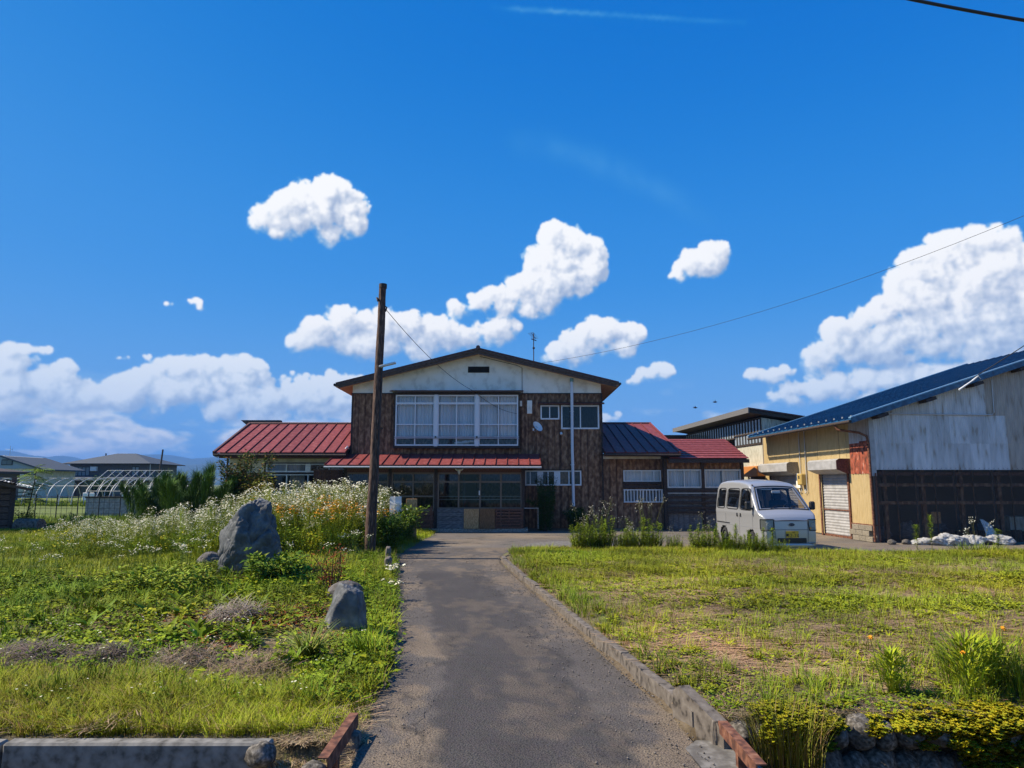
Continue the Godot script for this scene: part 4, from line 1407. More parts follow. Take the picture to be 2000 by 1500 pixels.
func house_fittings(t: Node3D) -> void:
	var o := -t.position
	var F := 28.2
	var b := MB.new()
	b.tube([Vector3(2.37, 5.8, -F + 0.30), Vector3(2.375, 3.2, -F + 0.16), Vector3(2.4, 0.9, -F + 0.16)], [0.06], 10)
	part(put("vent_pipe", b, M.pvc, t, o), "tall pale grey plastic pipe up the right half of the front")
	b = MB.new()
	b.tube([Vector3(2.37, 5.78, -F + 0.30), Vector3(2.37, 5.92, -F + 0.30)], [0.075], 10)
	part(put("pipe_cap", b, plain(Color(0.16, 0.28, 0.27), 0.6), t, o), "grey green cap of the vent pipe")
	for y in [4.6, 2.5]:
		b = MB.new()
		b.bb(2.30, 2.45, y, y + 0.03, -F, -F + 0.2)
		put("pipe_clamp", b, M.alu, t, o)
	# satellite dish
	b = MB.new()
	var turn := Basis(Vector3.UP, 0.75) * Basis(Vector3.RIGHT, -0.55)
	b.grid(20, 5, func(u, v): return Vector3(1.02, 4.02, -F + 0.22) + turn * Vector3(0.23 * v * cos(-u * TAU), 0.23 * v * sin(-u * TAU), -0.06 + 0.06 * v * v))
	var dish := put("satellite_dish", b, M.whiteframe, t, o)
	b = MB.new()
	b.tube([Vector3(0.95, 3.85, -F), Vector3(0.98, 3.88, -F + 0.16), Vector3(1.0, 3.98, -F + 0.2)], [0.02], 6)
	b.tube([Vector3(0.9, 3.8, -F + 0.2), Vector3(0.84, 3.86, -F + 0.42)], [0.016], 6)
	b.tube([Vector3(0.84, 3.83, -F + 0.42), Vector3(0.84, 3.92, -F + 0.42)], [0.035], 8)
	put("dish_arm", b, M.alu, dish)
	for q in [[0.60, 0.80, 4.53, 5.06, 0.12, "tall white meter box beside the bay window"], [0.275, 0.40, 4.83, 5.05, 0.07, "small white switch box at the bay window's corner"]]:
		b = MB.new()
		b.bevel(Vector3((q[0] + q[1]) / 2, (q[2] + q[3]) / 2, -F + q[4] / 2), Vector3(q[1] - q[0], q[3] - q[2], q[4]), 0.012)
		part(put("meter_box", b, M.plaster, t, o), q[5])
	b = MB.new()
	b.tube([Vector3(1.95, 3.75, -F), Vector3(1.95, 3.76, -F + 0.08), Vector3(1.95, 3.70, -F + 0.11)], [0.03, 0.05, 0.045], 8)
	put("wall_lamp", b, M.whiteframe, t, o)
	for q in [[Vector3(1.93, 3.7, -F + 0.03), Vector3(1.92, 2.6, -F + 0.03), Vector3(1.93, 2.4, -F + 0.05)], [Vector3(0.96, 3.85, -F + 0.03), Vector3(0.97, 2.98, -F + 0.03)], [Vector3(0.34, 4.83, -F + 0.03), Vector3(0.33, 3.0, -F + 0.03)], [Vector3(-1.3, 6.85, -F + 0.05), Vector3(0.2, 6.48, -F + 0.05), Vector3(0.4, 6.38, -F + 0.05), Vector3(0.41, 5.35, -F + 0.05)]]:
		b = MB.new()
		b.tube(q, [0.009], 5)
		put("conduit", b, M.darkwood, t, o)
	# rail by the door
	b = MB.new()
	b.tube([Vector3(0.46, 0.86, -27.15), Vector3(1.0, 0.86, -27.15)], [0.015], 6)
	b.tube([Vector3(0.98, 0.86, -27.15), Vector3(0.98, 0.1, -27.15)], [0.012], 6)
	put("hand_rail", b, M.alu, t, o)
	# television aerial
	var n := thing("roof_aerial", "thin television aerial on a mast on the right slope of the house roof", "aerial", P(0.93, 6.45, 30.0))
	b = MB.new()
	b.tube([Vector3(0, 0, 0), Vector3(0, 1.75, 0)], [0.02], 6)
	put("mast", b, M.darkwood, n)
	b = MB.new()
	b.tube([Vector3(-0.12, 1.7, 0.3), Vector3(0.1, 1.62, -0.5)], [0.012], 5)
	for k in 6:
		var c := Vector3(-0.12, 1.7, 0.3).lerp(Vector3(0.1, 1.62, -0.5), k / 5.0)
		b.tube([c + Vector3(-0.12, -0.02, -0.03), c + Vector3(0.12, 0.02, 0.03)], [0.007], 4)
	b.tube([Vector3(-0.1, 1.5, 0), Vector3(0.12, 1.42, 0)], [0.02], 5)
	b.tube([Vector3(-0.04, 1.1, 0), Vector3(0.05, 1.1, 0)], [0.045], 6)
	put("elements", b, M.darkwood, n)


# Corrugated sheet: from a along u (across the waves) and v (up); n = outwards. top(x) may cut the upper edge slanted.
func corrugated(b: MB, a: Vector3, u: Vector3, v: Vector3, wave: float, depth: float, n: Vector3, v2 := -1.0, fine := 6) -> void:
	var l := u.length()
	var steps := int(l / wave * fine)
	var lv := v.length()
	var flip := u.cross(v).dot(n) < 0.0
	b.grid(steps, 2, func(p: float, q: float) -> Vector3:
		var pp := 1.0 - p if flip else p
		var hh := lerpf(1.0, v2 if v2 >= 0.0 else 1.0, pp)
		return a + u * pp + v * (q * hh) + n * (depth * sin(pp * l / wave * TAU)))

func shed() -> void:
	M.whitesheet = grain([[0.12, Color(0.32, 0.28, 0.24)], [0.3, Color(0.47, 0.48, 0.49)], [0.55, Color(0.54, 0.555, 0.58)], [0.85, Color(0.62, 0.63, 0.65)]], Vector3(0.6, 0.12, 0.6), 0.5, 0.014, 4, 0.0, 71, true)
	M.yellowsheet = grain([[0.1, Color(0.42, 0.31, 0.14)], [0.45, Color(0.48, 0.365, 0.175)], [0.85, Color(0.53, 0.41, 0.21)]], Vector3(0.6, 0.2, 0.6), 0.6, 0.02, 6, 0.0, 73, true)
	M.creamsheet = grain([[0.16, Color(0.36, 0.35, 0.27)], [0.5, Color(0.50, 0.49, 0.40)], [0.85, Color(0.57, 0.56, 0.48)]], Vector3(1.2, 0.25, 1.2), 0.6, 0.02, 6, 0.0, 75, true)
	M.rustsheet = grain([[0.2, Color(0.10, 0.03, 0.016)], [0.45, Color(0.27, 0.062, 0.03)], [0.72, Color(0.36, 0.09, 0.045)], [0.9, Color(0.5, 0.33, 0.28)]], Vector3(0.5, 0.3, 0.5), 0.75, 0.02, 5, 0.0, 77, true)
	M.blueroof = grain([[0.2, Color(0.010, 0.05, 0.115)], [0.55, Color(0.012, 0.085, 0.175)], [0.9, Color(0.03, 0.13, 0.23)]], Vector3(0.5, 0.5, 0.5), 0.38, 0.02, 6, 0.0, 79, true)
	M.shutter = grain([[0.2, Color(0.31, 0.31, 0.31)], [0.6, Color(0.38, 0.38, 0.385)], [0.9, Color(0.43, 0.43, 0.435)]], Vector3(0.3, 0.3, 0.3), 0.5, 0.02, 5, 0.0, 81)
	M.block = grain([[0.2, Color(0.15, 0.13, 0.095)], [0.5, Color(0.25, 0.22, 0.17)], [0.85, Color(0.31, 0.28, 0.225)]], Vector3(1.5, 1.5, 1.5), 0.92, 0.03, 6, 0.6, 83, true)
	M.slate2 = plain(Color(0.22, 0.25, 0.28), 0.5, 0.3)
	M.net = StandardMaterial3D.new()
	M.net.transparency = BaseMaterial3D.TRANSPARENCY_ALPHA
	M.net.albedo_color = Color(0.21, 0.175, 0.155, 0.40)
	M.net.roughness = 0.6
	M.net.cull_mode = BaseMaterial3D.CULL_DISABLED
	var t := thing("metal_shed", "large shed with blue metal roof, pale corrugated gable and yellow corrugated side wall", "shed", P(11.1, 0, 21.96))
	t.rotation_degrees.y = 3.0
	var o := -t.position
	var X := 11.05
	var G := 21.96
	var B := 30.1
	var slope := 0.322
	var ridge := 20.0
	var top := func(x: float) -> float: return 3.93 + (minf(x, 2.0 * ridge - x) - 11.16) * slope
	var b := MB.new()
	# gable end: three rows of pale corrugated sheets
	var x := X + 0.13
	var col := 0
	while x < 29.0:
		var w := minf(0.61, 29.0 - x)
		var t0: float = top.call(x)
		var t1: float = top.call(x + w)
		var rows := [[2.19, 3.02, 0.0], [3.0, 3.90, 0.006], [3.88, 99.0, 0.012]]
		for r in rows:
			if r[0] > minf(t0, t1) - 0.05: continue
			b = MB.new()
			b.col = Color(1, 1, 1) * rf(0.80, 1.1)
			if x > 14.4 and r[1] > 3.95 or x > 15.2: b.col = Color(0.72, 0.62, 0.52) * rf(0.8, 1.15)
			var y1 := minf(r[1], minf(t0, t1))
			var hi: float = t1 - r[0] if r[1] > t1 else y1 - r[0]
			var h0: float = minf(r[1], t0) - r[0]
			corrugated(b, Vector3(x - 0.01, r[0], -G + 0.004 + r[2]), Vector3(w + 0.02, 0, 0), Vector3(0, h0, 0), 0.152 if r[2] < 0.003 else 0.076, 0.011 if r[2] < 0.003 else 0.007, Vector3(0, 0, 1), (minf(r[1], t1) - r[0]) / h0)
			var sheet := put("wall_sheet", b, M.whitesheet, t, o)
			if x < 17.0:
				b = MB.new()
				for k in 4:
					b.box(Vector3(x + 0.08 + 0.15 * k, r[0] + 0.05, -G + 0.03), Vector3(0.016, 0.016, 0.01))
				if r[0] < 3.0: put("screws", b, M.darkwood, sheet)
		x += w
	# corner trim, thin pipe along the gable
	b = MB.new()
	b.bb(X - 0.02, X + 0.13, 2.0, 3.85, -G - 0.04, -G + 0.025)
	part(put("corner_trim", b, M.shutter, t, o), "white corner trim of the shed")
	b = MB.new()
	b.tube([Vector3(X + 0.15, 3.92, -G + 0.05), Vector3(15.0, 3.90, -G + 0.05), Vector3(15.08, 3.98, -G + 0.05), Vector3(15.1, 5.0, -G + 0.05)], [0.016], 6)
	put("conduit", b, M.alu, t, o)
	# lower part: dark mesh sheets in front of a timber frame and stored things
	x = X + 0.13
	var k := 0
	while x < 28.0:
		b = MB.new()
		var z := -G + 0.01 + 0.012 * (k % 2)
		b.quad(Vector3(x - 0.02, 0.02, z), Vector3(x - 0.02, 2.2, z), Vector3(x + 0.64, 2.2, z), Vector3(x + 0.64, 0.02, z))
		put("mesh_sheet", b, M.net, t, o)
		b = MB.new()
		b.bb(x - 0.012, x + 0.012, 0.02, 2.18, -G - 0.02, -G + 0.004)
		put("batten", b, M.boards, t, o)
		if k % 2 == 0:
			b = MB.new()
			b.bb(x + 0.25, x + 0.36, 0, 2.2, -G - 0.22, -G - 0.1)
			put("stud", b, M.boards, t, o)
		x += 0.61
		k += 1
	for y in [2.02, 1.68, 1.14]:
		b = MB.new()
		b.bb(X + 0.1, 28.9, y, y + 0.1, -G - 0.09, -G - 0.03)
		put("cross_rail", b, M.redwood if y > 1.9 else M.boards, t, o)
	b = MB.new()
	b.bb(11.55, 12.75, 1.16, 1.22, -G - 0.35, -G - 0.13)
	b.bb(13.0, 13.3, 0.55, 0.9, -G - 0.5, -G - 0.28)
	put("stored_plank", b, M.ply, t, o)
	b = MB.new()
	b.bb(15.6, 16.9, 0.2, 0.75, -G - 0.9, -G - 0.4)
	put("stored_panel", b, M.creamsheet, t, o)
	for q in [[12.4, 0.55, 0.3], [13.3, 0.62, 0.4], [14.8, 0.5, 0.3], [11.6, 0.4, 0.25]]:
		b = MB.new()
		rock(b, Vector3(q[2], q[1] * 0.6, 0.2), 5, 0.25, 24, 16)
		put("stored_sack", b, M.greywood, t, o + Vector3(q[0], q[1] * 0.5, -G - 0.6))
	for q in 9:   # drums and logs inside along the foot
		b = MB.new()
		b.tube([Vector3(13.5 + q * 0.36, 0, -G - 0.25), Vector3(13.5 + q * 0.36, rf(0.3, 0.4), -G - 0.25)], [0.15], 12)
		put("drum", b, M.redwood, t, o)
	b = MB.new()   # back of the open bay, floor, far gable, right wall
	b.bb(X + 0.1, 28.9, 0, 3.6, -G - 2.6, -G - 2.5)
	b.bb(28.9, 29.0, 0, 3.9, -B, -G)
	b.bb(X + 0.1, 28.9, 3.6, 3.66, -B + 0.05, -G - 0.06)
	b.poly(PackedVector2Array([Vector2(X, 0), Vector2(29, 0), Vector2(29, 3.9), Vector2(ridge, 6.8), Vector2(X, 3.82)]), -B - 0.1, -B)
	put("inner_wall", b, M.inside, t, o)
	# yellow side wall
	var openings := [[23.4, 25.2, 0.0, 2.12], [27.1, 29.6, 0.0, 2.12]]
	b = MB.new()
	for r in left_over(G + 0.03, B, 0.0, 3.85, openings):
		b.bb(X + 0.03, X + 0.12, r[2], r[3], -r[1], -r[0])
	put("side_core", b, M.inside, t, o)
	var z0 := G + 0.02
	while z0 < B - 0.05:
		var w := minf(0.76, B - z0)
		if z0 < 23.1: w = minf(w, 0.5 if z0 < 22.0 else 0.62)
		for r in left_over(z0, z0 + w, 0.5 if z0 < 23.1 else 0.06, 3.86, openings + [[21.9, 23.14, 2.1, 4.0]]):
			b = MB.new()
			b.col = Color(1, 1, 1) * rf(0.92, 1.06)
			corrugated(b, Vector3(X, r[2], -r[0]), Vector3(0, 0, -(r[1] - r[0])), Vector3(0, r[3] - r[2], 0), 0.095, 0.016, Vector3(-1, 0, 0))
			put("side_sheet", b, M.yellowsheet, t, o)
		z0 += w
	for q in 2:
		b = MB.new()
		var za := 21.98 + 0.58 * q
		corrugated(b, Vector3(X - 0.015 - 0.004 * q, 2.08, -za), Vector3(0, 0, -0.6), Vector3(0, 1.02 - 0.05 * q, 0), 0.15, 0.006, Vector3(-1, 0, 0))
		part(put("rusty_sheet", b, M.rustsheet, t, o), "rust red sheet on the yellow side wall")
		b = MB.new()
		b.col = Color(0.85, 0.86, 0.9)
		corrugated(b, Vector3(X - 0.011 - 0.004 * q, 3.04 - 0.05 * q, -za), Vector3(0, 0, -0.6), Vector3(0, 0.78, 0), 0.15, 0.006, Vector3(-1, 0, 0))
		put("side_sheet", b, M.whitesheet, t, o)
	# concrete block plinth
	for row in 3:
		for c in 4:
			b = MB.new()
			b.col = Color(1, 1, 1) * rf(0.85, 1.1)
			var za := 22.0 + c * 0.385 + (0.18 if row == 1 else 0.0)
			b.bevel(Vector3(X - 0.03, 0.085 + row * 0.168, -za - 0.19), Vector3(0.16, 0.158, 0.375), 0.008)
			if za + 0.375 < 23.42: put("block", b, M.block, t, o)
	b = MB.new()
	b.bb(X - 0.06, X + 0.1, 0.5, 0.53, -23.36, -21.98)
	put("plinth_flashing", b, M.rust, t, o)
	# roller shutters with their boxes
	shutter(t, 23.4, 25.2, 2.10, 0.48, 0.45, "white shutter box with a brown end", M.roofedge)
	shutter(t, 27.1, 29.58, 2.10, 0.48, 0.45, "long white shutter box with a grey end", M.block)
	for q in [23.34, 25.26]:
		b = MB.new()
		b.bb(X - 0.05, X + 0.03, 0, 2.1, -q - 0.05, -q + 0.04)
		put("shutter_frame", b, M.rust, t, o)
	# electric meter and its pipes
	b = MB.new()
	b.bevel(Vector3(X - 0.12, 1.93, -26.45), Vector3(0.22, 0.42, 0.34), 0.03)
	part(put("meter_box", b, plain(Color(0.46, 0.33, 0.10), 0.5), t, o), "mustard yellow electric meter box on the yellow wall")
	b = MB.new()
	b.bb(X - 0.1, X - 0.01, 1.62, 2.15, -26.98, -26.66)
	part(put("meter_board", b, M.plaster, t, o), "pale board beside the yellow meter box")
	b = MB.new()
	b.bb(X - 0.235, X - 0.22, 1.95, 2.06, -26.5, -26.4)
	put("meter_window", b, M.black, t, o)
	for q in [26.25, 26.7]:
		b = MB.new()
		b.tube([Vector3(X - 0.04, 3.7, -q), Vector3(X - 0.04, 2.2, -q), Vector3(X - 0.05, 1.5, -q + 0.03), Vector3(X - 0.06, 1.42, -q - 0.1), Vector3(X - 0.05, 1.6, -q - 0.14)], [0.016], 6)
		put("conduit", b, M.alu, t, o)
	# roof
	var ex := 10.3
	var eY := 3.93 - (11.16 - ex) * slope + 0.03
	var len := 8.1
	var zf := -21.58
	var d := Vector2(1, slope).normalized()
	var nn := Vector2(-slope, 1).normalized()
	var pl := Vector2(ridge - ex, (ridge - ex) * slope)
	for s in 2:
		for q in 20:
			b = MB.new()
			b.col = Color(1, 1, 1) * rf(0.88, 1.08)
			var a := Vector2(ex, eY)
			var e := a + pl
			if s == 1:
				a.x = 2.0 * ridge - a.x
			var za := zf - len * q / 20.0
			b.poly(PackedVector2Array([a, e, e + Vector2(0, 0.035), a + Vector2(0, 0.035)]), za - len / 20.0 + 0.004, za)
			put("roof_panel", b, M.blueroof, t, o)
			b = MB.new()
			b.col = Color(0.85, 0.9, 0.95)
			b.poly(PackedVector2Array([a + Vector2(0, 0.035), e + Vector2(0, 0.035), e + Vector2(0, 0.07), a + Vector2(0, 0.07)]), za - 0.025, za)
			put("roof_rib", b, M.blueroof, t, o)
		for gz in [zf + 0.015, zf - len - 0.02]:
			b = MB.new()
			var a := Vector2(ex - 0.02, eY)
			var e := Vector2(ridge, eY + pl.y)
			if s == 1: a.x = 2.0 * ridge - a.x
			b.poly(PackedVector2Array([a - Vector2(0, 0.10), e - Vector2(0, 0.10), e + Vector2(0, 0.07), a + Vector2(0, 0.07)]), gz - 0.03, gz)
			put("barge_board", b, M.blueroof, t, o)
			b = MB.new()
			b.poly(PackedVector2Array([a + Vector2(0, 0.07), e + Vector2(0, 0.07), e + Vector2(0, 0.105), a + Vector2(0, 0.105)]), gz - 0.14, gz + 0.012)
			part(put("edge_strip", b, plain(Color(0.20, 0.36, 0.50), 0.3, 0.2), t, o), "metal edge strip of the roof, its light blue highlight put into the colour")  # the bright line along the edge is a highlight painted as base colour
	b = MB.new()
	b.poly(PackedVector2Array([Vector2(ex + 0.05, eY - 0.06), Vector2(ridge, eY + pl.y - 0.06), Vector2(2 * ridge - ex - 0.05, eY - 0.06), Vector2(2 * ridge - ex - 0.05, eY - 0.01), Vector2(ridge, eY + pl.y - 0.01), Vector2(ex + 0.05, eY - 0.01)]), zf - len, zf - 0.04)
	put("roof_deck", b, M.darkwood, t, o)
	for q in [11.3, 12.85, 14.4, 15.95]:
		b = MB.new()
		var y: float = top.call(q) - 0.14
		b.box(Vector3(q, y, -G + 0.22), Vector3(0.34, 0.1, 0.4), Basis(Vector3.BACK, atan(slope)))
		put("purlin_end", b, M.darkwood, t, o)
	b = MB.new()
	b.tube([Vector3(ex - 0.05, eY - 0.04, zf + 0.02), Vector3(ex - 0.05, eY - 0.07, zf - len)], [0.05], 8)
	put("gutter", b, M.darkwood, t, o)
	for q in 16:   # small snow guards near the eave
		b = MB.new()
		var c := Vector2(ex + 0.16, eY + 0.16 * slope + 0.07)
		b.box(Vector3(c.x, c.y + 0.03, zf - 0.3 - q * 0.52), Vector3(0.015, 0.05, 0.09))
		put("snow_guard", b, M.slate2, t, o)
	# brown downpipe from the eave to the corner
	b = MB.new()
	b.tube([Vector3(ex - 0.02, eY - 0.08, -22.55), Vector3(ex + 0.02, eY - 0.22, -22.5), Vector3(X - 0.25, eY - 0.34, -22.1), Vector3(X - 0.1, eY - 0.46, -21.95), Vector3(X - 0.07, eY - 0.7, -21.93), Vector3(X - 0.07, 0.03, -21.93)], [0.04], 8)
	put("downpipe", b, M.rust, t, o)
	b = MB.new()
	b.tube([Vector3(X + 0.07, 2.1, -21.9), Vector3(X + 0.07, 0.03, -21.9)], [0.022], 6)
	put("conduit", b, M.redwood, t, o)
	# insulator and its bracket on the barge, with the service wire
	b = MB.new()
	b.tube([Vector3(13.7, 4.62, zf + 0.1), Vector3(14.1, 4.9, zf + 0.18)], [0.03, 0.02], 8)
	b.tube([Vector3(14.1, 4.9, zf + 0.18), Vector3(14.28, 5.04, zf + 0.2), Vector3(14.36, 4.95, zf + 0.2)], [0.03, 0.025, 0.01], 8)
	part(put("wire_bracket", b, M.whiteframe, t, o), "white insulator bracket at the blue roof's edge")
	wire("service_wire", "short dark wire rising right from the blue roof's edge", Vector3(14.15, 5.0, zf + 0.1), Vector3(19.0, 8.7, zf + 2.0), 0.1, 0.014)
	monitor_building()

func shutter(t: Node3D, za: float, zb: float, high: float, box_h: float, proud: float, says: String, end_m: Material) -> void:
	var o := -t.position
	var X := 11.05
	var b := MB.new()
	var n := int(high / 0.095)
	b.grid(1, n * 4, func(u, v): return Vector3(X + 0.07 - 0.024 * absf(sin(v * n * PI)), 0.06 + v * high, lerpf(-zb, -za, u)))
	var s := put("roller_shutter", b, M.shutter, t, o)
	b = MB.new()
	b.bb(X + 0.02, X + 0.055, 0.0, 0.07, -zb, -za)
	b.bb(X + 0.025, X + 0.045, 0.88, 0.92, -zb, -za)
	put("bottom_bar", b, M.rust, s)
	b = MB.new()
	b.poly(PackedVector2Array([Vector2(X + 0.03, high), Vector2(X + 0.03, high + box_h), Vector2(X - proud + 0.1, high + box_h), Vector2(X - proud, high + box_h - 0.06), Vector2(X - proud, high + 0.14), Vector2(X - 0.12, high)]), -zb - 0.06, -za + 0.16)
	var k := part(put("shutter_box", b, M.shutter, t, o), says)
	b = MB.new()
	b.poly(PackedVector2Array([Vector2(X + 0.03, high - 0.004), Vector2(X + 0.03, high + box_h + 0.004), Vector2(X - proud + 0.1, high + box_h + 0.004), Vector2(X - proud - 0.004, high + box_h - 0.06), Vector2(X - proud - 0.004, high + 0.14), Vector2(X - 0.12, high - 0.004)]), -za + 0.16, -za + 0.175)
	put("box_end", b, end_m, k)
	b = MB.new()
	b.bb(X - proud - 0.003, X - proud + 0.02, high + 0.14, high + box_h - 0.06, -(za + zb) / 2 - 0.006, -(za + zb) / 2 + 0.006)
	put("box_joint", b, M.alu, k)

func monitor_building() -> void:
	var t := thing("clerestory_shed", "cream corrugated shed with a row of tall clerestory panes, behind the red annex roof", "shed", P(11.1, 0, 21.96))
	t.rotation_degrees.y = 3.0
	var o := -t.position
	var X := 11.1
	var b := MB.new()
	var z := 30.15
	while z < 41.0:
		for r in left_over(z, z + 0.8, 0.0, 3.5, [[30.1, 32.1, 0, 2.2]]):
			b = MB.new()
			b.col = Color(1, 1, 1) * rf(0.9, 1.06)
			corrugated(b, Vector3(X, r[2], -r[0]), Vector3(0, 0, -(r[1] - r[0])), Vector3(0, r[3] - r[2], 0), 0.1, 0.01, Vector3(-1, 0, 0))
			put("wall_sheet", b, M.creamsheet, t, o)
		z += 0.8
	b = MB.new()
	b.bb(X + 0.03, X + 0.12, 0, 3.48, -41.2, -32.1)
	b.bb(X + 0.03, X + 0.12, 2.2, 3.48, -32.1, -30.16)
	b.bb(X + 0.03, 20.0, 0, 4.5, -41.3, -41.2)
	b.bb(19.9, 20.0, 0, 3.3, -41.2, -30.2)
	b.bb(X + 0.8, X + 0.9, 0, 4.4, -41.2, -30.9)
	put("core", b, M.inside, t, o)
	# dark shutter and its orange box
	b = MB.new()
	b.grid(1, 100, func(u, v): return Vector3(X + 0.08 - 0.012 * absf(sin(v * 25 * PI)), 0.02 + v * 2.15, lerpf(-32.1, -30.16, u)))
	part(put("roller_shutter", b, M.greywood, t, o), "dark grey roller shutter beside the van")
	b = MB.new()
	b.bevel(Vector3(X - 0.2, 2.30, -31.0), Vector3(0.42, 0.44, 1.95), 0.02)
	part(put("shutter_box", b, plain(Color(0.50, 0.20, 0.045), 0.55), t, o), "orange shutter box left of the white ones")
	# end wall beside the blue roof
	for k in 4:
		b = MB.new()
		b.col = Color(1, 1, 1) * rf(0.85, 1.05)
		corrugated(b, Vector3(X + k * 0.8, 3.4, -30.3), Vector3(0.82, 0, 0), Vector3(0, 1.18 - k * 0.12, 0), 0.1, 0.01, Vector3(0, 0, 1), (1.18 - (k + 1) * 0.12) / (1.18 - k * 0.12))
		put("end_sheet", b, M.creamsheet, t, o)
	# clerestory: tall narrow panes between dark posts
	z = 30.35
	var k := 0
	while z < 41.0:
		var low := 3.5 if k < 9 else 3.88
		b = MB.new()
		b.bb(X - 0.03, X + 0.05, low, 4.56, -z - 0.07, -z)
		var post := put("clerestory_bar", b, M.darkwood, t, o)
		b = MB.new()
		b.bb(X + 0.0, X + 0.014, low + 0.04, 4.53, -z - 0.34, -z - 0.07)
		put("pane", b, M.sky_painted_glass, post)
		z += 0.35
		k += 1
	for q in [[3.46, 30.3, 33.5], [3.85, 33.4, 41.0], [4.54, 30.3, 41.0], [3.95, 30.3, 33.5]]:
		b = MB.new()
		b.bb(X - 0.05, X + 0.06, q[0], q[0] + 0.06, -q[2], -q[1])
		put("clerestory_rail", b, M.darkwood, t, o)
	# single pitch roof that falls to the right
	for s in 12:
		b = MB.new()
		b.col = Color(1, 1, 1) * rf(0.85, 1.1)
		var za := -29.95 - s * 0.96
		b.poly(PackedVector2Array([Vector2(10.45, 4.92), Vector2(20.1, 3.5), Vector2(20.1, 3.56), Vector2(10.45, 4.98)]), za - 0.965, za)
		put("roof_panel", b, M.roofedge, t, o)
	b = MB.new()
	b.bb(10.40, 10.45, 4.75, 4.98, -41.5, -29.93)
	part(put("fascia", b, M.greywood, t, o), "grey brown board along the high eave")
	b = MB.new()
	b.poly(PackedVector2Array([Vector2(10.45, 4.77), Vector2(20.0, 3.35), Vector2(20.0, 3.49), Vector2(10.45, 4.91)]), -41.4, -30.0)
	put("roof_deck", b, M.darkwood, t, o)
	# dark flat roof further back
	var f := thing("far_outhouse", "dark flat roof showing between the house's right wing and the clerestory shed", "outhouse", P(9.6, 0, 42.0))
	b = MB.new()
	b.bb(-1.2, 1.2, 4.3, 4.62, -2, 0.3)
	put("flat_roof", b, M.darkwood, f)
	b = MB.new()
	b.bb(-1.0, 0.85, 0, 4.3, -1.8, 0)
	put("wall", b, M.boards, f)

func wire(called: String, label: String, a: Vector3, e: Vector3, sag: float, r: float) -> void:
	var ps := []
	for k in 25:
		var u := k / 24.0
		ps.append(a.lerp(e, u) - Vector3(0, sag * 4.0 * u * (1.0 - u), 0))
	var b := MB.new()
	b.tube(ps, [r], 6)
	tag(put(called, b, M.black), label, "wire")

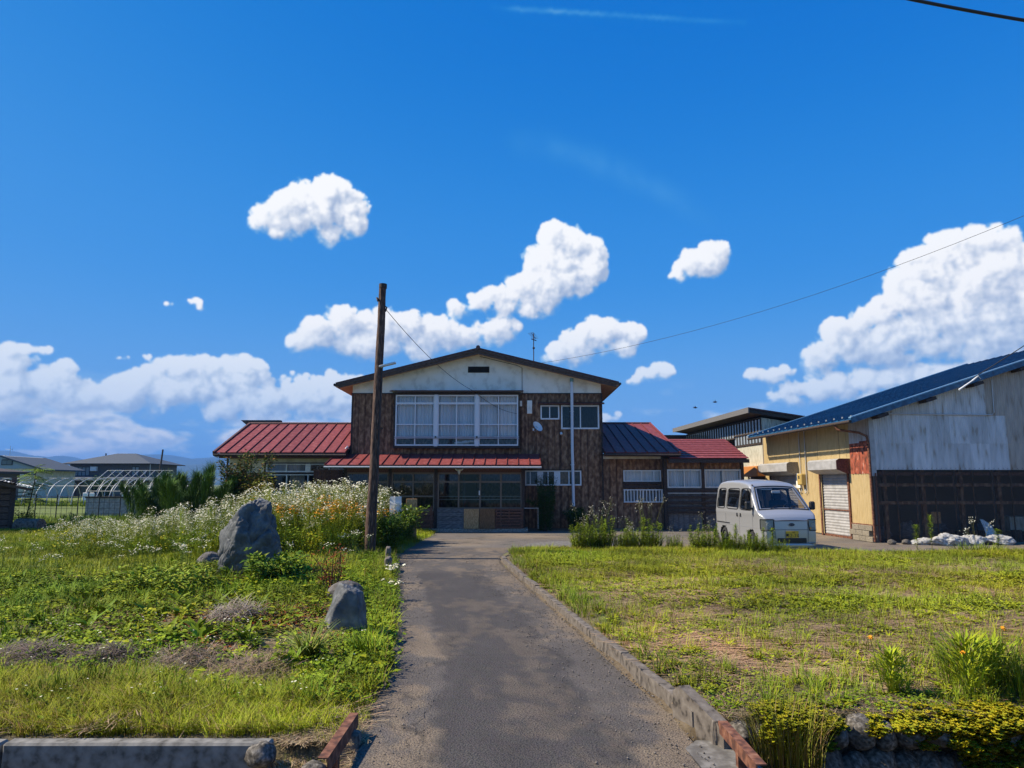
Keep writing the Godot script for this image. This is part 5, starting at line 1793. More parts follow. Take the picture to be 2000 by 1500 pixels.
func pole_and_wires() -> void:
	M.timber = grain([[0.2, Color(0.028, 0.014, 0.010)], [0.45, Color(0.075, 0.038, 0.026)], [0.7, Color(0.12, 0.068, 0.048)], [0.9, Color(0.24, 0.17, 0.13)]], Vector3(3.2, 0.35, 3.2), 0.85, 0.02, 6, 1.5, 91)
	var t := thing("timber_pole", "tall dark brown weathered timber pole at the left edge of the drive", "utility pole", P(-3.42, 0, 17.45))
	var b := MB.new()
	var f := FastNoiseLite.new()
	f.frequency = 1.2
	b.grid(22, 60, func(u: float, v: float) -> Vector3:
		var r := lerpf(0.135, 0.088, v) + 0.016 * f.get_noise_3d(cos(u * TAU) * 2.2, v * 3.0, sin(u * TAU) * 2.2) - 0.012 * pow(absf(sin(u * TAU * 3.0 + 2.0 * f.get_noise_1d(v * 4.0))), 12.0)
		return Vector3(cos(-u * TAU) * r + 0.155 * v + 0.02 * f.get_noise_1d(v * 3.0 + 9.0), -0.1 + 6.85 * v, sin(-u * TAU) * r))
	b.disc(Vector3(0.155, 6.75, 0), Vector3.UP, 0.095, 9, 0.0)
	put("shaft", b, M.timber, t)
	b = MB.new()
	b.tube([Vector3(0.155, 6.66, 0), Vector3(0.155, 6.77, 0)], [0.1], 10)
	put("top_cap", b, M.darkwood, t)
	b = MB.new()
	b.tube([Vector3(0.05, 6.35, 0.02), Vector3(0.02, 6.4, 0.07), Vector3(0.05, 6.3, 0.09)], [0.03, 0.02, 0.02], 6)
	b.tube([Vector3(0.2, 6.2, 0.02), Vector3(0.27, 6.16, 0.03), Vector3(0.24, 6.05, 0.03)], [0.02], 6)
	put("hook", b, M.darkwood, t)
	b = MB.new()
	b.bevel(Vector3(0.33, 4.69, 0.06), Vector3(0.42, 0.05, 0.11), 0.01, Basis(Vector3.BACK, 0.24))
	b.tube([Vector3(0.08, 4.55, 0.04), Vector3(0.18, 4.64, 0.05)], [0.02], 6)
	part(put("lamp_arm", b, M.alu, t), "short grey fluorescent lamp on an arm of the pole")
	for y in [1.3, 3.1]:
		b = MB.new()
		b.tube([Vector3(0.06 + 0.02 * y, y, 0), Vector3(0.061 + 0.02 * y, y + 0.03, 0)], [0.135 - 0.006 * y], 10, false)
		put("band", b, M.darkwood, t)
	b = MB.new()
	b.tube([Vector3(0.13, 0.1, 0.1), Vector3(0.15, 2.5, 0.09), Vector3(0.19, 4.6, 0.06)], [0.012], 5)
	put("cable", b, M.black, t)
	wire("service_wire", "thin wire from the timber pole down to the bay window", P(-3.2, 6.14, 17.4), P(-1.5, 5.40, 27.9), 0.25, 0.008)
	wire("service_wire", "thin sagging wire across the bay window's right third", P(-1.5, 5.40, 27.85), P(0.3, 4.52, 28.1), 0.18, 0.008)
	wire("overhead_wire", "long thin wire from behind the house ridge rising to the upper right", P(-1.2, 7.25, 34.0), P(17.5, 10.75, 22.0), 0.9, 0.008)
	wire("overhead_cable", "thick black cable crossing the top right corner of the sky", P(3.5, 11.3, 11.6), P(14.0, 9.75, 12.2), 0.28, 0.03)
	# rough weather: two birds
	for q in [[10.38, 6.03, 40.0, "small dark bird gliding left of the other above the red roofs"], [11.52, 6.35, 40.0, "small dark bird with raised wings, the upper of two above the red roofs"]]:
		var n := thing("bird", q[3], "bird", P(q[0], q[1], q[2]))
		b = MB.new()
		b.tube([Vector3(-0.12, 0, 0), Vector3(-0.06, 0.01, 0), Vector3(0.03, 0.01, 0), Vector3(0.09, 0.03, 0), Vector3(0.12, 0.03, 0)], [0.008, 0.03, 0.035, 0.022, 0.006], 8)
		for s in [-1.0, 1.0]:
			b.tri(Vector3(0.04, 0.02, 0), Vector3(-0.03, 0.09, 0.16 * s), Vector3(-0.05, 0.02, 0))
			b.tri(Vector3(0.0, 0.055, 0.08 * s), Vector3(-0.09, 0.12, 0.3 * s), Vector3(-0.05, 0.04, 0.07 * s))
		b.tri(Vector3(-0.1, 0, 0), Vector3(-0.19, 0.01, 0.03), Vector3(-0.19, 0.01, -0.03))
		put("body", b, M.black, n)


func van_top(s: float) -> float:
	return along([[0.0, 0.83], [0.03, 0.90], [0.10, 0.97], [0.34, 1.09], [0.90, 1.66], [0.98, 1.73], [1.08, 1.775], [1.3, 1.81], [1.7, 1.845], [2.2, 1.86], [2.8, 1.85], [3.15, 1.81], [3.28, 1.74], [3.36, 1.60]], s)

func van_half(s: float, y: float) -> float:
	var w := 0.735 - 0.14 * pow(maxf(0.0, (y - 1.0) / 0.85), 1.4) - 0.03 * pow(clampf((0.45 - y) / 0.25, 0.0, 1.0), 2.0) + 0.008 * exp(-pow((y - 0.98) / 0.05, 2))
	w -= 0.10 * pow(clampf(1.0 - s / 0.30, 0.0, 1.0), 2.2)
	w -= 0.05 * pow(clampf((s - 3.2) / 0.18, 0.0, 1.0), 2.0)
	return w

func van_skin(s: float, q: float) -> Vector3:   # q: 0 bottom left .. 0.5 roof middle .. 1 bottom right
	var side := -1.0 if q < 0.5 else 1.0
	var k := q * 2.0 if q < 0.5 else (1.0 - q) * 2.0
	var yt := van_top(s)
	var rc := 0.10 if s > 0.95 else lerpf(0.045, 0.10, clampf((s - 0.3) / 0.65, 0.0, 1.0))
	var x := 0.0
	var y := 0.0
	if k < 0.6:
		y = lerpf(0.21, yt - rc, k / 0.6)
		x = van_half(s, y)
	elif k < 0.72:
		var a := (k - 0.6) / 0.12 * PI / 2
		x = van_half(s, yt - rc) - rc * 1.25 * (1.0 - cos(a))
		y = yt - rc + rc * sin(a)
	else:
		var x0 := van_half(s, yt - rc) - rc * 1.25
		var u := 1.0 - (k - 0.72) / 0.28
		x = x0 * u
		y = yt + 0.03 * (1.0 - u * u)
	var bulge := 0.0
	if s < 0.5 and k > 0.6: bulge = 0.05 * (1.0 - pow(x / 0.7, 2)) * clampf(1.0 - s / 0.5, 0, 1)
	return Vector3(side * x, y, -s + bulge * 0.6)

const VAN_WIN := [[0.66, 1.42], [1.56, 2.40], [2.58, 3.16]]

func nose(x: float, y: float, out: float) -> Vector3:   # a point on the rounded front
	var a := absf(x)
	var z := 0.0
	var w0 := van_half(0.0, y)
	if a < w0 - 0.01:
		z = 0.03 * (1.0 - pow(a / w0, 2)) + 0.014 * sin(clampf((y - 0.21) / 0.64, 0.0, 1.0) * PI)
	else:
		z = -0.30 * (1.0 - pow(clampf((w0 + 0.10 - a) / 0.10, 0.0, 1.0), 0.4545))
	return Vector3(x + signf(x) * out * (0.0 if a < w0 else 0.7), y, z + out)

func van_hole(s: float, q: float) -> bool:
	var k := q * 2.0 if q < 0.5 else (1.0 - q) * 2.0
	var p := van_skin(s, q)
	if k > 0.74 and s > 0.37 and s < 0.885: return true
	if k < 0.6:
		for w in VAN_WIN:
			var s0: float = w[0] + (0.42 * (p.y - 1.10) if w[0] < 1.0 else 0.0)
			if s > s0 and s < w[1] - (0.12 * (p.y - 1.1) if w[1] > 3.0 else 0.0) and p.y > 1.10 and p.y < 1.61: return true
		for c in [0.72, 2.66]:
			if Vector2(s - c, p.y - 0.27).length() < 0.325: return true
	return false

func van() -> void:
	M.silver = plain(Color(0.385, 0.395, 0.41), 0.33, 0.38)
	M.silver.clearcoat_enabled = true
	M.silver.clearcoat = 0.4
	M.silver.clearcoat_roughness = 0.08
	M.tyre = plain(Color(0.02, 0.02, 0.02), 0.85)
	M.tint = glass(Color(0.012, 0.016, 0.016), 0.5)
	M.clear = glass(Color(0.03, 0.05, 0.045), 0.22)
	M.lamp = plain(Color(0.16, 0.175, 0.175), 0.2, 0.5)
	M.lens = glass(Color(0.8, 0.85, 0.85), 0.15)
	M.plate = plain(Color(0.62, 0.37, 0.02), 0.5)
	M.cloth = plain(Color(0.035, 0.036, 0.04), 0.9)
	var t := thing("parked_van", "small silver kei van parked facing the camera in front of the yellow shed", "van", P(7.036, 0, 18.25))
	t.rotation_degrees.y = 4.0
	# body skin with openings for the glass and the wheels
	var ns := 112
	var nq := 96
	var b := MB.new()
	var ss := PackedFloat32Array()
	for k in ns + 1:
		var u := float(k) / ns
		ss.append(3.36 * (u * 0.8 + 0.2 * u * u))
	for k in ns + 1:
		for j in nq + 1:
			var q := float(j) / nq
			var e := 0.02
			var pu := van_skin(minf(ss[k] + e, 3.36), q) - van_skin(maxf(ss[k] - e, 0.0), q)
			var pv := van_skin(ss[k], minf(q + 0.006, 1.0)) - van_skin(ss[k], maxf(q - 0.006, 0.0))
			b.pt(van_skin(ss[k], q), pv.cross(pu).normalized() * -1.0)
	for k in ns:
		for j in nq:
			if van_hole((ss[k] + ss[k + 1]) / 2, (j + 0.5) / nq): continue
			var a := k * (nq + 1) + j
			b.i.append_array(PackedInt32Array([a, a + nq + 1, a + 1, a + 1, a + nq + 1, a + nq + 2]))
	for k in b.n.size():   # normals point outwards
		var c := b.v[k] - Vector3(0, 0.9, clampf(b.v[k].z, -3.0, -0.5))
		if b.n[k].dot(c) < 0: b.n[k] = -b.n[k]
	# nose and tail
	b.grid(24, 14, func(u, v): return Vector3(lerpf(-1, 1, u) * van_half(0.0, lerpf(0.21, 0.85, v)), lerpf(0.21, 0.83, v), 0.03 * (1.0 - pow(2.0 * u - 1.0, 2)) + 0.014 * sin(v * PI) * 1.0))
	for r in left_over(-0.62, 0.62, 0.21, 1.60, [[-0.5, 0.5, 1.12, 1.56]]):
		b.bb(r[0], r[1], r[2], r[3], -3.37, -3.345)
	put("body", b, M.silver, t)
	# floor, dashboard, seats, wheel
	b = MB.new()
	b.bb(-0.66, 0.66, 0.35, 0.55, -3.3, -0.4)
	b.bb(-0.64, 0.64, 0.55, 1.02, -0.62, -0.30)
	b.bb(-0.68, -0.665, 0.5, 1.08, -3.3, -0.5)
	b.bb(0.665, 0.68, 0.5, 1.08, -3.3, -0.5)
	put("cabin_floor", b, M.cloth, t)
	for x in [-0.34, 0.34]:
		b = MB.new()
		b.bevel(Vector3(x, 0.68, -1.15), Vector3(0.48, 0.22, 0.5), 0.05)
		b.bevel(Vector3(x, 1.02, -1.42), Vector3(0.47, 0.62, 0.13), 0.05, Basis(Vector3.RIGHT, -0.15))
		b.bevel(Vector3(x, 1.42, -1.47), Vector3(0.25, 0.17, 0.09), 0.04)
		put("seat", b, M.cloth, t)
	b = MB.new()
	var ring := []
	for k in 25:
		ring.append(Vector3(0.34, 1.12, -0.66) + Basis(Vector3.RIGHT, -0.9) * Vector3(0.18 * cos(TAU * k / 24), 0.18 * sin(TAU * k / 24), 0))
	b.tube(ring, [0.016], 6)
	put("steering_wheel", b, M.black, t)
	b = MB.new()
	b.bevel(Vector3(0.02, 1.55, -0.82), Vector3(0.24, 0.07, 0.03), 0.01)
	b.bevel(Vector3(-0.2, 1.62, -0.95), Vector3(0.3, 0.03, 0.12), 0.01)
	part(put("inside_mirror", b, M.whiteframe, t), "inside mirror and sun visor")
	# glass
	b = MB.new()
	b.grid(20, 14, func(u, v): return van_skin(lerpf(0.345, 0.91, v), lerpf(0.363, 0.637, u)) + Vector3(0, -0.004, -0.002))
	put("windscreen", b, M.clear, t)
	b = MB.new()
	var rim := []
	for k in 9: rim.append(van_skin(0.345, lerpf(0.363, 0.637, k / 8.0)))
	for k in 9: rim.append(van_skin(lerpf(0.345, 0.91, k / 8.0), 0.637))
	for k in 9: rim.append(van_skin(0.91, lerpf(0.637, 0.363, k / 8.0)))
	for k in 9: rim.append(van_skin(lerpf(0.91, 0.345, k / 8.0), 0.363))
	b.tube(rim, [0.02], 6)
	put("windscreen_seal", b, M.black, t)
	for side in [-1.0, 1.0]:
		for w in VAN_WIN:
			var f := func(u: float, v: float) -> Vector3:
				var y := lerpf(1.075, 1.635, v)
				var s0: float = w[0] - 0.025 + (0.42 * (y - 1.10) if w[0] < 1.0 else 0.0)
				var s1: float = w[1] + 0.025 - (0.12 * (y - 1.1) if w[1] > 3.0 else 0.0)
				var s := lerpf(s0, s1, u)
				return Vector3(side * (van_half(s, y) - 0.006), y, -s)
			b = MB.new()
			b.grid(8, 6, func(u, v): return f.call(u, v))
			var g := put("side_window", b, M.tint, t)
			b = MB.new()
			var loop := []
			for k in 25:
				var a := TAU * k / 24.0
				var cu := signf(cos(a)) * pow(absf(cos(a)), 0.28)
				var sv := signf(sin(a)) * pow(absf(sin(a)), 0.28)
				loop.append(f.call(0.5 + 0.5 * cu, 0.5 + 0.5 * sv) + Vector3(side * 0.004, 0, 0))
			b.tube(loop, [0.017], 5)
			put("window_seal", b, M.black, g)
	b = MB.new()
	b.quad(Vector3(-0.52, 1.1, -3.36), Vector3(-0.52, 1.58, -3.36), Vector3(0.52, 1.58, -3.36), Vector3(0.52, 1.1, -3.36))
	put("rear_window", b, M.clear, t)
	# panel joints: thin dark grooves that stand just proud of the skin
	for side in [-1.0, 1.0]:
		for q in [[0.60, 0.60], [1.49, 1.49], [2.49, 2.49]]:
			b = MB.new()
			var ps := []
			for k in 12:
				var y := lerpf(0.32, 1.66, k / 11.0)
				var s: float = q[0] + (0.42 * maxf(0.0, y - 1.1) if q[0] < 1.0 else 0.0)
				ps.append(Vector3(side * (van_half(s, y) + 0.0005), y, -s))
			b.tube(ps, [0.0035], 4)
			put("door_gap", b, M.black, t)
		b = MB.new()
		var ps := []
		for k in 16:
			var s := lerpf(0.22, 3.3, k / 15.0)
			ps.append(Vector3(side * (van_half(s, 0.66) + 0.001), 0.64, -s))
		b.tube(ps, [0.006], 4)
		put("side_crease", b, plain(Color(0.22, 0.23, 0.25), 0.4), t)
		b = MB.new()
		b.bb(side * 0.738, side * 0.742, 0.66, 0.69, -3.2, -2.2)
		put("slide_rail", b, M.black, t)
		for s in [1.38, 1.62]:
			b = MB.new()
			b.bevel(Vector3(side * 0.742, 0.93, -s), Vector3(0.03, 0.10, 0.07), 0.01)
			put("door_handle", b, M.black, t)
		b = MB.new()
		b.tube([Vector3(side * 0.70, 1.12, -0.62), Vector3(side * 0.80, 1.13, -0.58)], [0.03, 0.025], 6)
		b.bevel(Vector3(side * 0.865, 1.20, -0.56), Vector3(0.15, 0.22, 0.09), 0.03)
		put("door_mirror", b, M.black, t)
		# headlamp: reflector bowl behind a clear cover, dark rim
		b = MB.new()
		b.grid(16, 8, func(u, v): return nose(side * lerpf(0.44 + 0.03 * (1.0 - v), 0.715, u), lerpf(0.60, 0.87, v), 0.004))
		var h := put("headlight", b, M.lamp, t)
		b = MB.new()
		var lp := []
		for k in 9: lp.append(nose(side * lerpf(0.47, 0.715, k / 8.0), 0.60, 0.006))
		for k in 5: lp.append(nose(side * 0.718, lerpf(0.63, 0.86, k / 4.0), 0.004))
		for k in 9: lp.append(nose(side * lerpf(0.712, 0.44, k / 8.0), 0.87, 0.006))
		lp.append(lp[0])
		b.tube(lp, [0.014], 5)
		put("lamp_rim", b, M.black, h)
		b = MB.new()
		b.tube([Vector3(side * 0.57, 0.74, 0.0), Vector3(side * 0.57, 0.74, 0.024)], [0.07, 0.055], 12)
		put("bulb_ring", b, M.lens, h)
		b = MB.new()
		b.tube([Vector3(side * 0.50, 0.655, 0.01), Vector3(side * 0.50, 0.655, 0.03)], [0.03, 0.025], 10)
		part(put("indicator", b, plain(Color(0.5, 0.22, 0.05), 0.3), h), "amber bulb in the headlamp")
	# front: grille slot, bumper lip, fog covers, badge, plate, wipers
	b = MB.new()
	b.bevel(Vector3(0, 0.355, 0.042), Vector3(0.74, 0.115, 0.03), 0.008)
	b.bb(-0.37, 0.37, 0.35, 0.356, 0.05, 0.062)
	put("grille", b, M.black, t)
	b = MB.new()
	b.grid(28, 6, func(u, v): return Vector3(lerpf(-1, 1, u) * 0.712, lerpf(0.17, 0.30, v), 0.065 - 0.24 * pow(absf(2.0 * u - 1.0), 7.0) - 0.03 * pow(2.0 * v - 1.0, 2)))
	put("bumper_lip", b, M.silver, t)
	b = MB.new()
	b.bb(-0.66, 0.66, 0.285, 0.293, 0.0, 0.058)
	for side in [-1.0, 1.0]:
		b.tube([Vector3(side * 0.41, 0.29, 0.052), Vector3(side * 0.43, 0.5, 0.045), Vector3(side * 0.435, 0.86, 0.02)], [0.006], 4)
	b.tube([Vector3(-0.44, 0.845, 0.052), Vector3(0.0, 0.845, 0.064), Vector3(0.44, 0.845, 0.052)], [0.006], 4)
	b.tube([Vector3(-0.43, 0.62, 0.044), Vector3(0.0, 0.62, 0.056), Vector3(0.43, 0.62, 0.044)], [0.005], 4)
	put("front_gap", b, plain(Color(0.10, 0.10, 0.11), 0.5), t)
	b = MB.new()
	var oval := PackedVector2Array()
	for k in 20: oval.append(Vector2(0.075 * cos(TAU * k / 20), 0.04 * sin(TAU * k / 20)))
	b.poly(oval, 0.05, 0.066, Transform3D(Basis.IDENTITY, Vector3(0.0, 0.745, 0.0)))
	var badge: Node3D = part(put("badge", b, plain(Color(0.01, 0.02, 0.06), 0.25), t), "dark oval badge with small stars")
	b = MB.new()
	for q in [[-0.035, 0.008, 0.013], [-0.005, -0.012, 0.008], [0.012, 0.012, 0.008], [0.03, -0.01, 0.008], [0.045, 0.008, 0.008], [0.01, -0.006, 0.007]]:
		b.disc(Vector3(q[0], 0.745 + q[1], 0.068), Vector3.BACK, q[2], 4, 0.0)
	var rimo := []
	for k in 21: rimo.append(Vector3(0.072 * cos(TAU * k / 20), 0.745 + 0.038 * sin(TAU * k / 20), 0.066))
	b.tube(rimo, [0.004], 4)
	put("badge_stars", b, M.lamp, badge)
	b = MB.new()
	b.bevel(Vector3(0.0, 0.505, 0.064), Vector3(0.33, 0.165, 0.008), 0.003)
	var plate := put("number_plate", b, M.plate, t)
	for q in [["12-74", 0.02, -0.032, 0.088], ["・", -0.135, -0.025, 0.05], ["500", 0.03, 0.052, 0.036]]:
		var tm := TextMesh.new()
		tm.text = q[0]
		tm.font = SystemFont.new()
		tm.font.font_names = PackedStringArray(["Droid Sans"])
		tm.font_size = 64
		tm.pixel_size = q[3] / 46.0
		tm.depth = 0.002
		var d := place("lettering", tm, plate, Vector3(q[1], 0.505 + q[2], 0.0695), M.black)
	for side in [0.0, 1.0]:
		b = MB.new()
		var x0: float = -0.42 + side * 0.56
		b.tube([van_skin(0.33, 0.5 + x0 * 0.18) + Vector3(0, 0.02, 0), van_skin(0.40, 0.5 + (x0 + 0.2) * 0.18) + Vector3(0, 0.02, 0.01), van_skin(0.42, 0.5 + (x0 + 0.55) * 0.18) + Vector3(0, 0.02, 0.01)], [0.012, 0.008, 0.006], 5)
		put("wiper", b, M.black, t)
	b = MB.new()
	b.tube([van_skin(0.97, 0.355) + Vector3(-0.01, 0, 0), van_skin(0.97, 0.355) + Vector3(-0.025, 0.01, 0.02)], [0.022], 8)
	put("aerial_base", b, M.black, t)
	for s in [0.72, 2.66]:
		for side in [-1.0, 1.0]:
			b = MB.new()
			var prof := []
			var rad := []
			for q in [[0.60, 0.20], [0.585, 0.245], [0.60, 0.268], [0.70, 0.268], [0.718, 0.25], [0.722, 0.19]]:
				prof.append(Vector3(side * q[0], 0.268, -s))
				rad.append(q[1])
			b.tube(prof, rad, 24, false)
			var wheel := put("wheel", b, M.tyre, t)
			b = MB.new()
			b.tube([Vector3(side * 0.62, 0.268, -s), Vector3(side * 0.705, 0.268, -s), Vector3(side * 0.695, 0.268, -s), Vector3(side * 0.715, 0.268, -s)], [0.19, 0.19, 0.15, 0.05], 20)
			put("rim", b, M.lamp, wheel)
	b = MB.new()
	b.bb(-0.58, 0.58, 0.19, 0.34, -3.3, -0.12)
	put("underside", b, M.black, t)


func mesh_of(list: Array) -> ArrayMesh:
	var m := ArrayMesh.new()
	for q in list:
		q[0].add(m, q[1])
	return m

func dirv(a: float) -> Vector3:
	return Vector3(cos(a), 0, sin(a))

func jit(c: Color, k := 0.25) -> Color:
	var f := 1.0 + rf(-k, k)
	return Color(c.r * f * (1.0 + rf(-0.12, 0.12)), c.g * f, c.b * f * (1.0 + rf(-0.2, 0.2)))

func grass_mesh(n: int, radius: float, h0: float, h1: float, w: float, lean: float, c: Color, dry := 0.0, segs := 3) -> ArrayMesh:
	var b := MB.new()
	for k in n:
		var a := rf(0, TAU)
		var r := radius * sqrt(rng.randf())
		b.col = jit(Color(0.24, 0.17, 0.07) if rng.randf() < dry else c)
		b.blade(dirv(a) * r, dirv(a + rf(-1.2, 1.2)), rf(h0, h1), w * rf(0.7, 1.3), lean * rf(0.4, 1.5), segs)
	return mesh_of([[b, M.grass]])

func rosette_mesh(n: int, l: float, w: float, c: Color, rise := 0.5) -> ArrayMesh:
	var b := MB.new()
	for k in n:
		var a := TAU * k / n * 2.4 + rf(-0.3, 0.3)
		var up := rf(0.2, 1.0) * rise
		var d := (dirv(a) + Vector3.UP * up).normalized()
		var nn := (Vector3.UP - d * d.y).normalized()
		b.col = jit(c)
		b.leaf(dirv(a) * 0.008 + Vector3.UP * rf(0, 0.02), d, nn, l * rf(0.6, 1.15), w * rf(0.7, 1.2), rf(0.0, 0.3))
	return mesh_of([[b, M.leaf]])

func creeper_mesh(n: int, radius: float, h: float, l: float, c: Color, red := 0.0) -> ArrayMesh:
	var b := MB.new()
	for k in n:
		var a := rf(0, TAU)
		var r := radius * sqrt(rng.randf())
		var p := dirv(a) * r + Vector3.UP * (h * rf(0.25, 1.0) * (1.0 - 0.5 * r / radius))
		var d := (dirv(rf(0, TAU)) + Vector3.UP * rf(-0.2, 0.5)).normalized()
		var nn := (Vector3.UP + dirv(rf(0, TAU)) * 0.45)
		nn = (nn - d * nn.dot(d)).normalized()
		b.col = jit(Color(0.27, 0.085, 0.025) if rng.randf() < red else c)
		b.leaf(p, d, nn, l * rf(0.6, 1.3), l * rf(0.45, 0.65), rf(0.0, 0.25))
		if k % 3 == 0:
			b.col = Color(0.07, 0.07, 0.02)
			b.blade(Vector3(p.x * 0.6, 0, p.z * 0.6), dirv(a), p.y, 0.004, 0.3, 2)
	return mesh_of([[b, M.leaf]])

func straw_mesh(n: int, l: float, radius: float, way: float, c: Color, thick := 0.0030) -> ArrayMesh:
	var b := MB.new()
	for k in n:
		var a := way + rf(-0.5, 0.5) if rng.randf() < 0.75 else rf(0, TAU)
		var p := dirv(rf(0, TAU)) * (radius * sqrt(rng.randf())) + Vector3.UP * rf(0.004, 0.03)
		var d := (dirv(a) + Vector3.UP * rf(-0.06, 0.04)).normalized()
		var e := p + d * l * rf(0.4, 1.2)
		e.y = maxf(e.y, 0.003)
		var s := d.cross(Vector3.UP).normalized() * thick
		b.col = jit(c, 0.5)
		b.quad(p - s, e - s, e + s, p + s)
	return mesh_of([[b, M.straw]])

func stem(b: MB, p: Vector3, e: Vector3, r: float) -> void:
	b.tube([p, (p + e) * 0.5 + Vector3(rf(-0.02, 0.02), 0, rf(-0.02, 0.02)), e], [r, r * 0.8, r * 0.55], 3, false)

# Slender branched plant with small daisy heads.
func daisy_mesh(h: float, heads: int, petal: Material, size: float, c: Color) -> ArrayMesh:
	var g := MB.new()
	var f := MB.new()
	var y := MB.new()
	for s in 3:
		var a := rf(0, TAU)
		var top := Vector3(0, h * rf(0.72, 0.92), 0) + dirv(a) * rf(0.03, 0.16)
		var foot := dirv(a) * 0.02
		g.col = jit(c)
		stem(g, foot, top, 0.004)
		for k in 14:
			var u := rf(0.05, 0.98)
			var p := foot.lerp(top, u)
			var d := (dirv(rf(0, TAU)) + Vector3.UP * rf(0.1, 0.8)).normalized()
			g.col = jit(c)
			g.leaf(p, d, (Vector3.UP - d * d.y).normalized(), rf(0.05, 0.10) * (1.15 - 0.5 * u), 0.018, 0.15)
		for k in heads:
			var q := top + dirv(rf(0, TAU)) * rf(0.02, 0.13) + Vector3.UP * rf(-0.03, 0.13) * h
			g.col = c
			stem(g, foot.lerp(top, rf(0.75, 1.0)), q, 0.0018)
			var up := (Vector3.UP + dirv(rf(0, TAU)) * rf(0.1, 0.8)).normalized()
			f.disc(q, up, size * rf(0.75, 1.2), 6, -0.15)
			y.disc(q + up * 0.003, up, size * 0.33, 3, -0.2)
	return mesh_of([[g, M.leaf], [f, petal], [y, M.yolk]])

func tuft_stems_mesh(h: float, n: int, c: Color, petal: Material) -> ArrayMesh:   # tall weed stems with pale seed heads
	var g := MB.new()
	var f := MB.new()
	for s in n:
		var a := rf(0, TAU)
		var top := Vector3(0, h * rf(0.6, 1.05), 0) + dirv(a) * h * rf(0.05, 0.4)
		g.col = jit(c)
		stem(g, dirv(a) * rf(0, 0.05), top, 0.0035)
		for k in 6:
			var p := (dirv(a) * 0.02).lerp(top, rf(0.15, 0.8))
			var d := (dirv(rf(0, TAU)) + Vector3.UP * rf(0.3, 1.0)).normalized()
			g.leaf(p, d, (Vector3.UP - d * d.y).normalized(), rf(0.06, 0.12), 0.012, 0.2)
		for k in rng.randi_range(5, 11):
			var q := top + Vector3(rf(-0.09, 0.09), rf(-0.16, 0.05), rf(-0.09, 0.09))
			g.col = Color(0.18, 0.16, 0.08)
			stem(g, (dirv(a) * 0.02).lerp(top, rf(0.82, 1.0)), q, 0.0016)
			for w in 3:
				f.disc(q + Vector3(rf(-0.01, 0.01), rf(-0.01, 0.012), rf(-0.01, 0.01)), (Vector3.UP * 0.7 + dirv(rf(0, TAU))).normalized(), rf(0.006, 0.012), 5, 0.3)
	return mesh_of([[g, M.leaf], [f, petal]])

func leafy_mesh(n: int, radius: float, h0: float, h1: float, c: Color) -> ArrayMesh:   # upright stems with narrow leaves all the way up
	var b := MB.new()
	for s in n:
		var foot := dirv(rf(0, TAU)) * radius * sqrt(rng.randf())
		var h := rf(h0, h1)
		var top := foot * 1.25 + Vector3(rf(-0.05, 0.05), h, rf(-0.05, 0.05))
		b.col = jit(Color(0.13, 0.12, 0.03))
		stem(b, foot, top, 0.006)
		for k in int(h * 130):
			var u := pow(rng.randf(), 0.75)
			var d := (dirv(rf(0, TAU)) + Vector3.UP * rf(0.0, 0.9)).normalized()
			b.col = jit(c)
			b.leaf(foot.lerp(top, u), d, (Vector3.UP - d * d.y).normalized(), rf(0.07, 0.13) * (1.2 - 0.6 * u), 0.022, 0.3)
	return mesh_of([[b, M.leaf]])

# Many copies of one plant: one object of kind stuff. spots: [x, Z, size, colour]
func scatter(called: String, mesh: ArrayMesh, spots: Array, parent: Node = self, tilt := 0.12) -> MultiMeshInstance3D:
	if spots.is_empty(): return null
	var mm := MultiMesh.new()
	mm.transform_format = MultiMesh.TRANSFORM_3D
	mm.use_colors = true
	mm.mesh = mesh
	mm.instance_count = spots.size()
	for k in spots.size():
		var s: Array = spots[k]
		var bs := Basis(Vector3.UP, rf(0, TAU)) if tilt >= 0.0 else Basis(Vector3.UP, rf(-0.3, 0.3))
		bs = Basis(dirv(rf(0, TAU)), rf(0, absf(tilt))) * bs
		mm.set_instance_transform(k, Transform3D(bs.scaled(Vector3.ONE * s[2]), P(s[0], hgt(s[0], s[1]) + (s[4] if s.size() > 4 else -0.004), s[1])))
		mm.set_instance_color(k, s[3])
	var o := MultiMeshInstance3D.new()
	o.name = numbered(parent, called)
	o.multimesh = mm
	o.set_meta("kind", "stuff")
	parent.add_child(o, true)
	return o

func tone(x: float, Z: float, k := 0.3) -> Color:
	var n := noise.get_noise_2d(x * 7.0 + 200.0, Z * 7.0)
	var f := 1.0 + k * n * 1.6 + rf(-k, k) * 0.7
	return Color(f * (1.0 + 0.16 * noise.get_noise_2d(x * 5.0, Z * 5.0 + 99.0)), f, f)

func patch_at(x: float, Z: float, sd: float, scale := 9.0) -> float:
	return 0.5 + 0.75 * noise.get_noise_2d(x * scale + sd, Z * scale - sd)

# Random spots in a box of x and Z, kept where keep(x, Z) returns a chance above a random number.
func spots(n: int, x0: float, x1: float, z0: float, z1: float, size0: float, size1: float, keep: Callable, k := 0.3) -> Array:
	var out := []
	for q in n:
		var Z := sqrt(rf(z0 * z0, z1 * z1))
		var x := rf(x0, x1)
		if absf(x) > 0.80 * Z + 0.8: continue
		if paved(x, Z): continue
		if rng.randf() > keep.call(x, Z): continue
		out.append([x, Z, rf(size0, size1), tone(x, Z, k)])
	return out

func in_mound(x: float, Z: float) -> float:   # where the tall white flowers grow
	var e := pow((x + 7.4) / 5.2, 2) + pow((Z - 20.0) / 3.7, 2) + 0.25 * noise.get_noise_2d(x * 12.0, Z * 12.0)
	var d := along(LEFT_EDGE, Z) - x
	return clampf((1.12 - e) * 2.5, 0.0, 1.0) * (1.0 if d > 0.5 else 0.0)

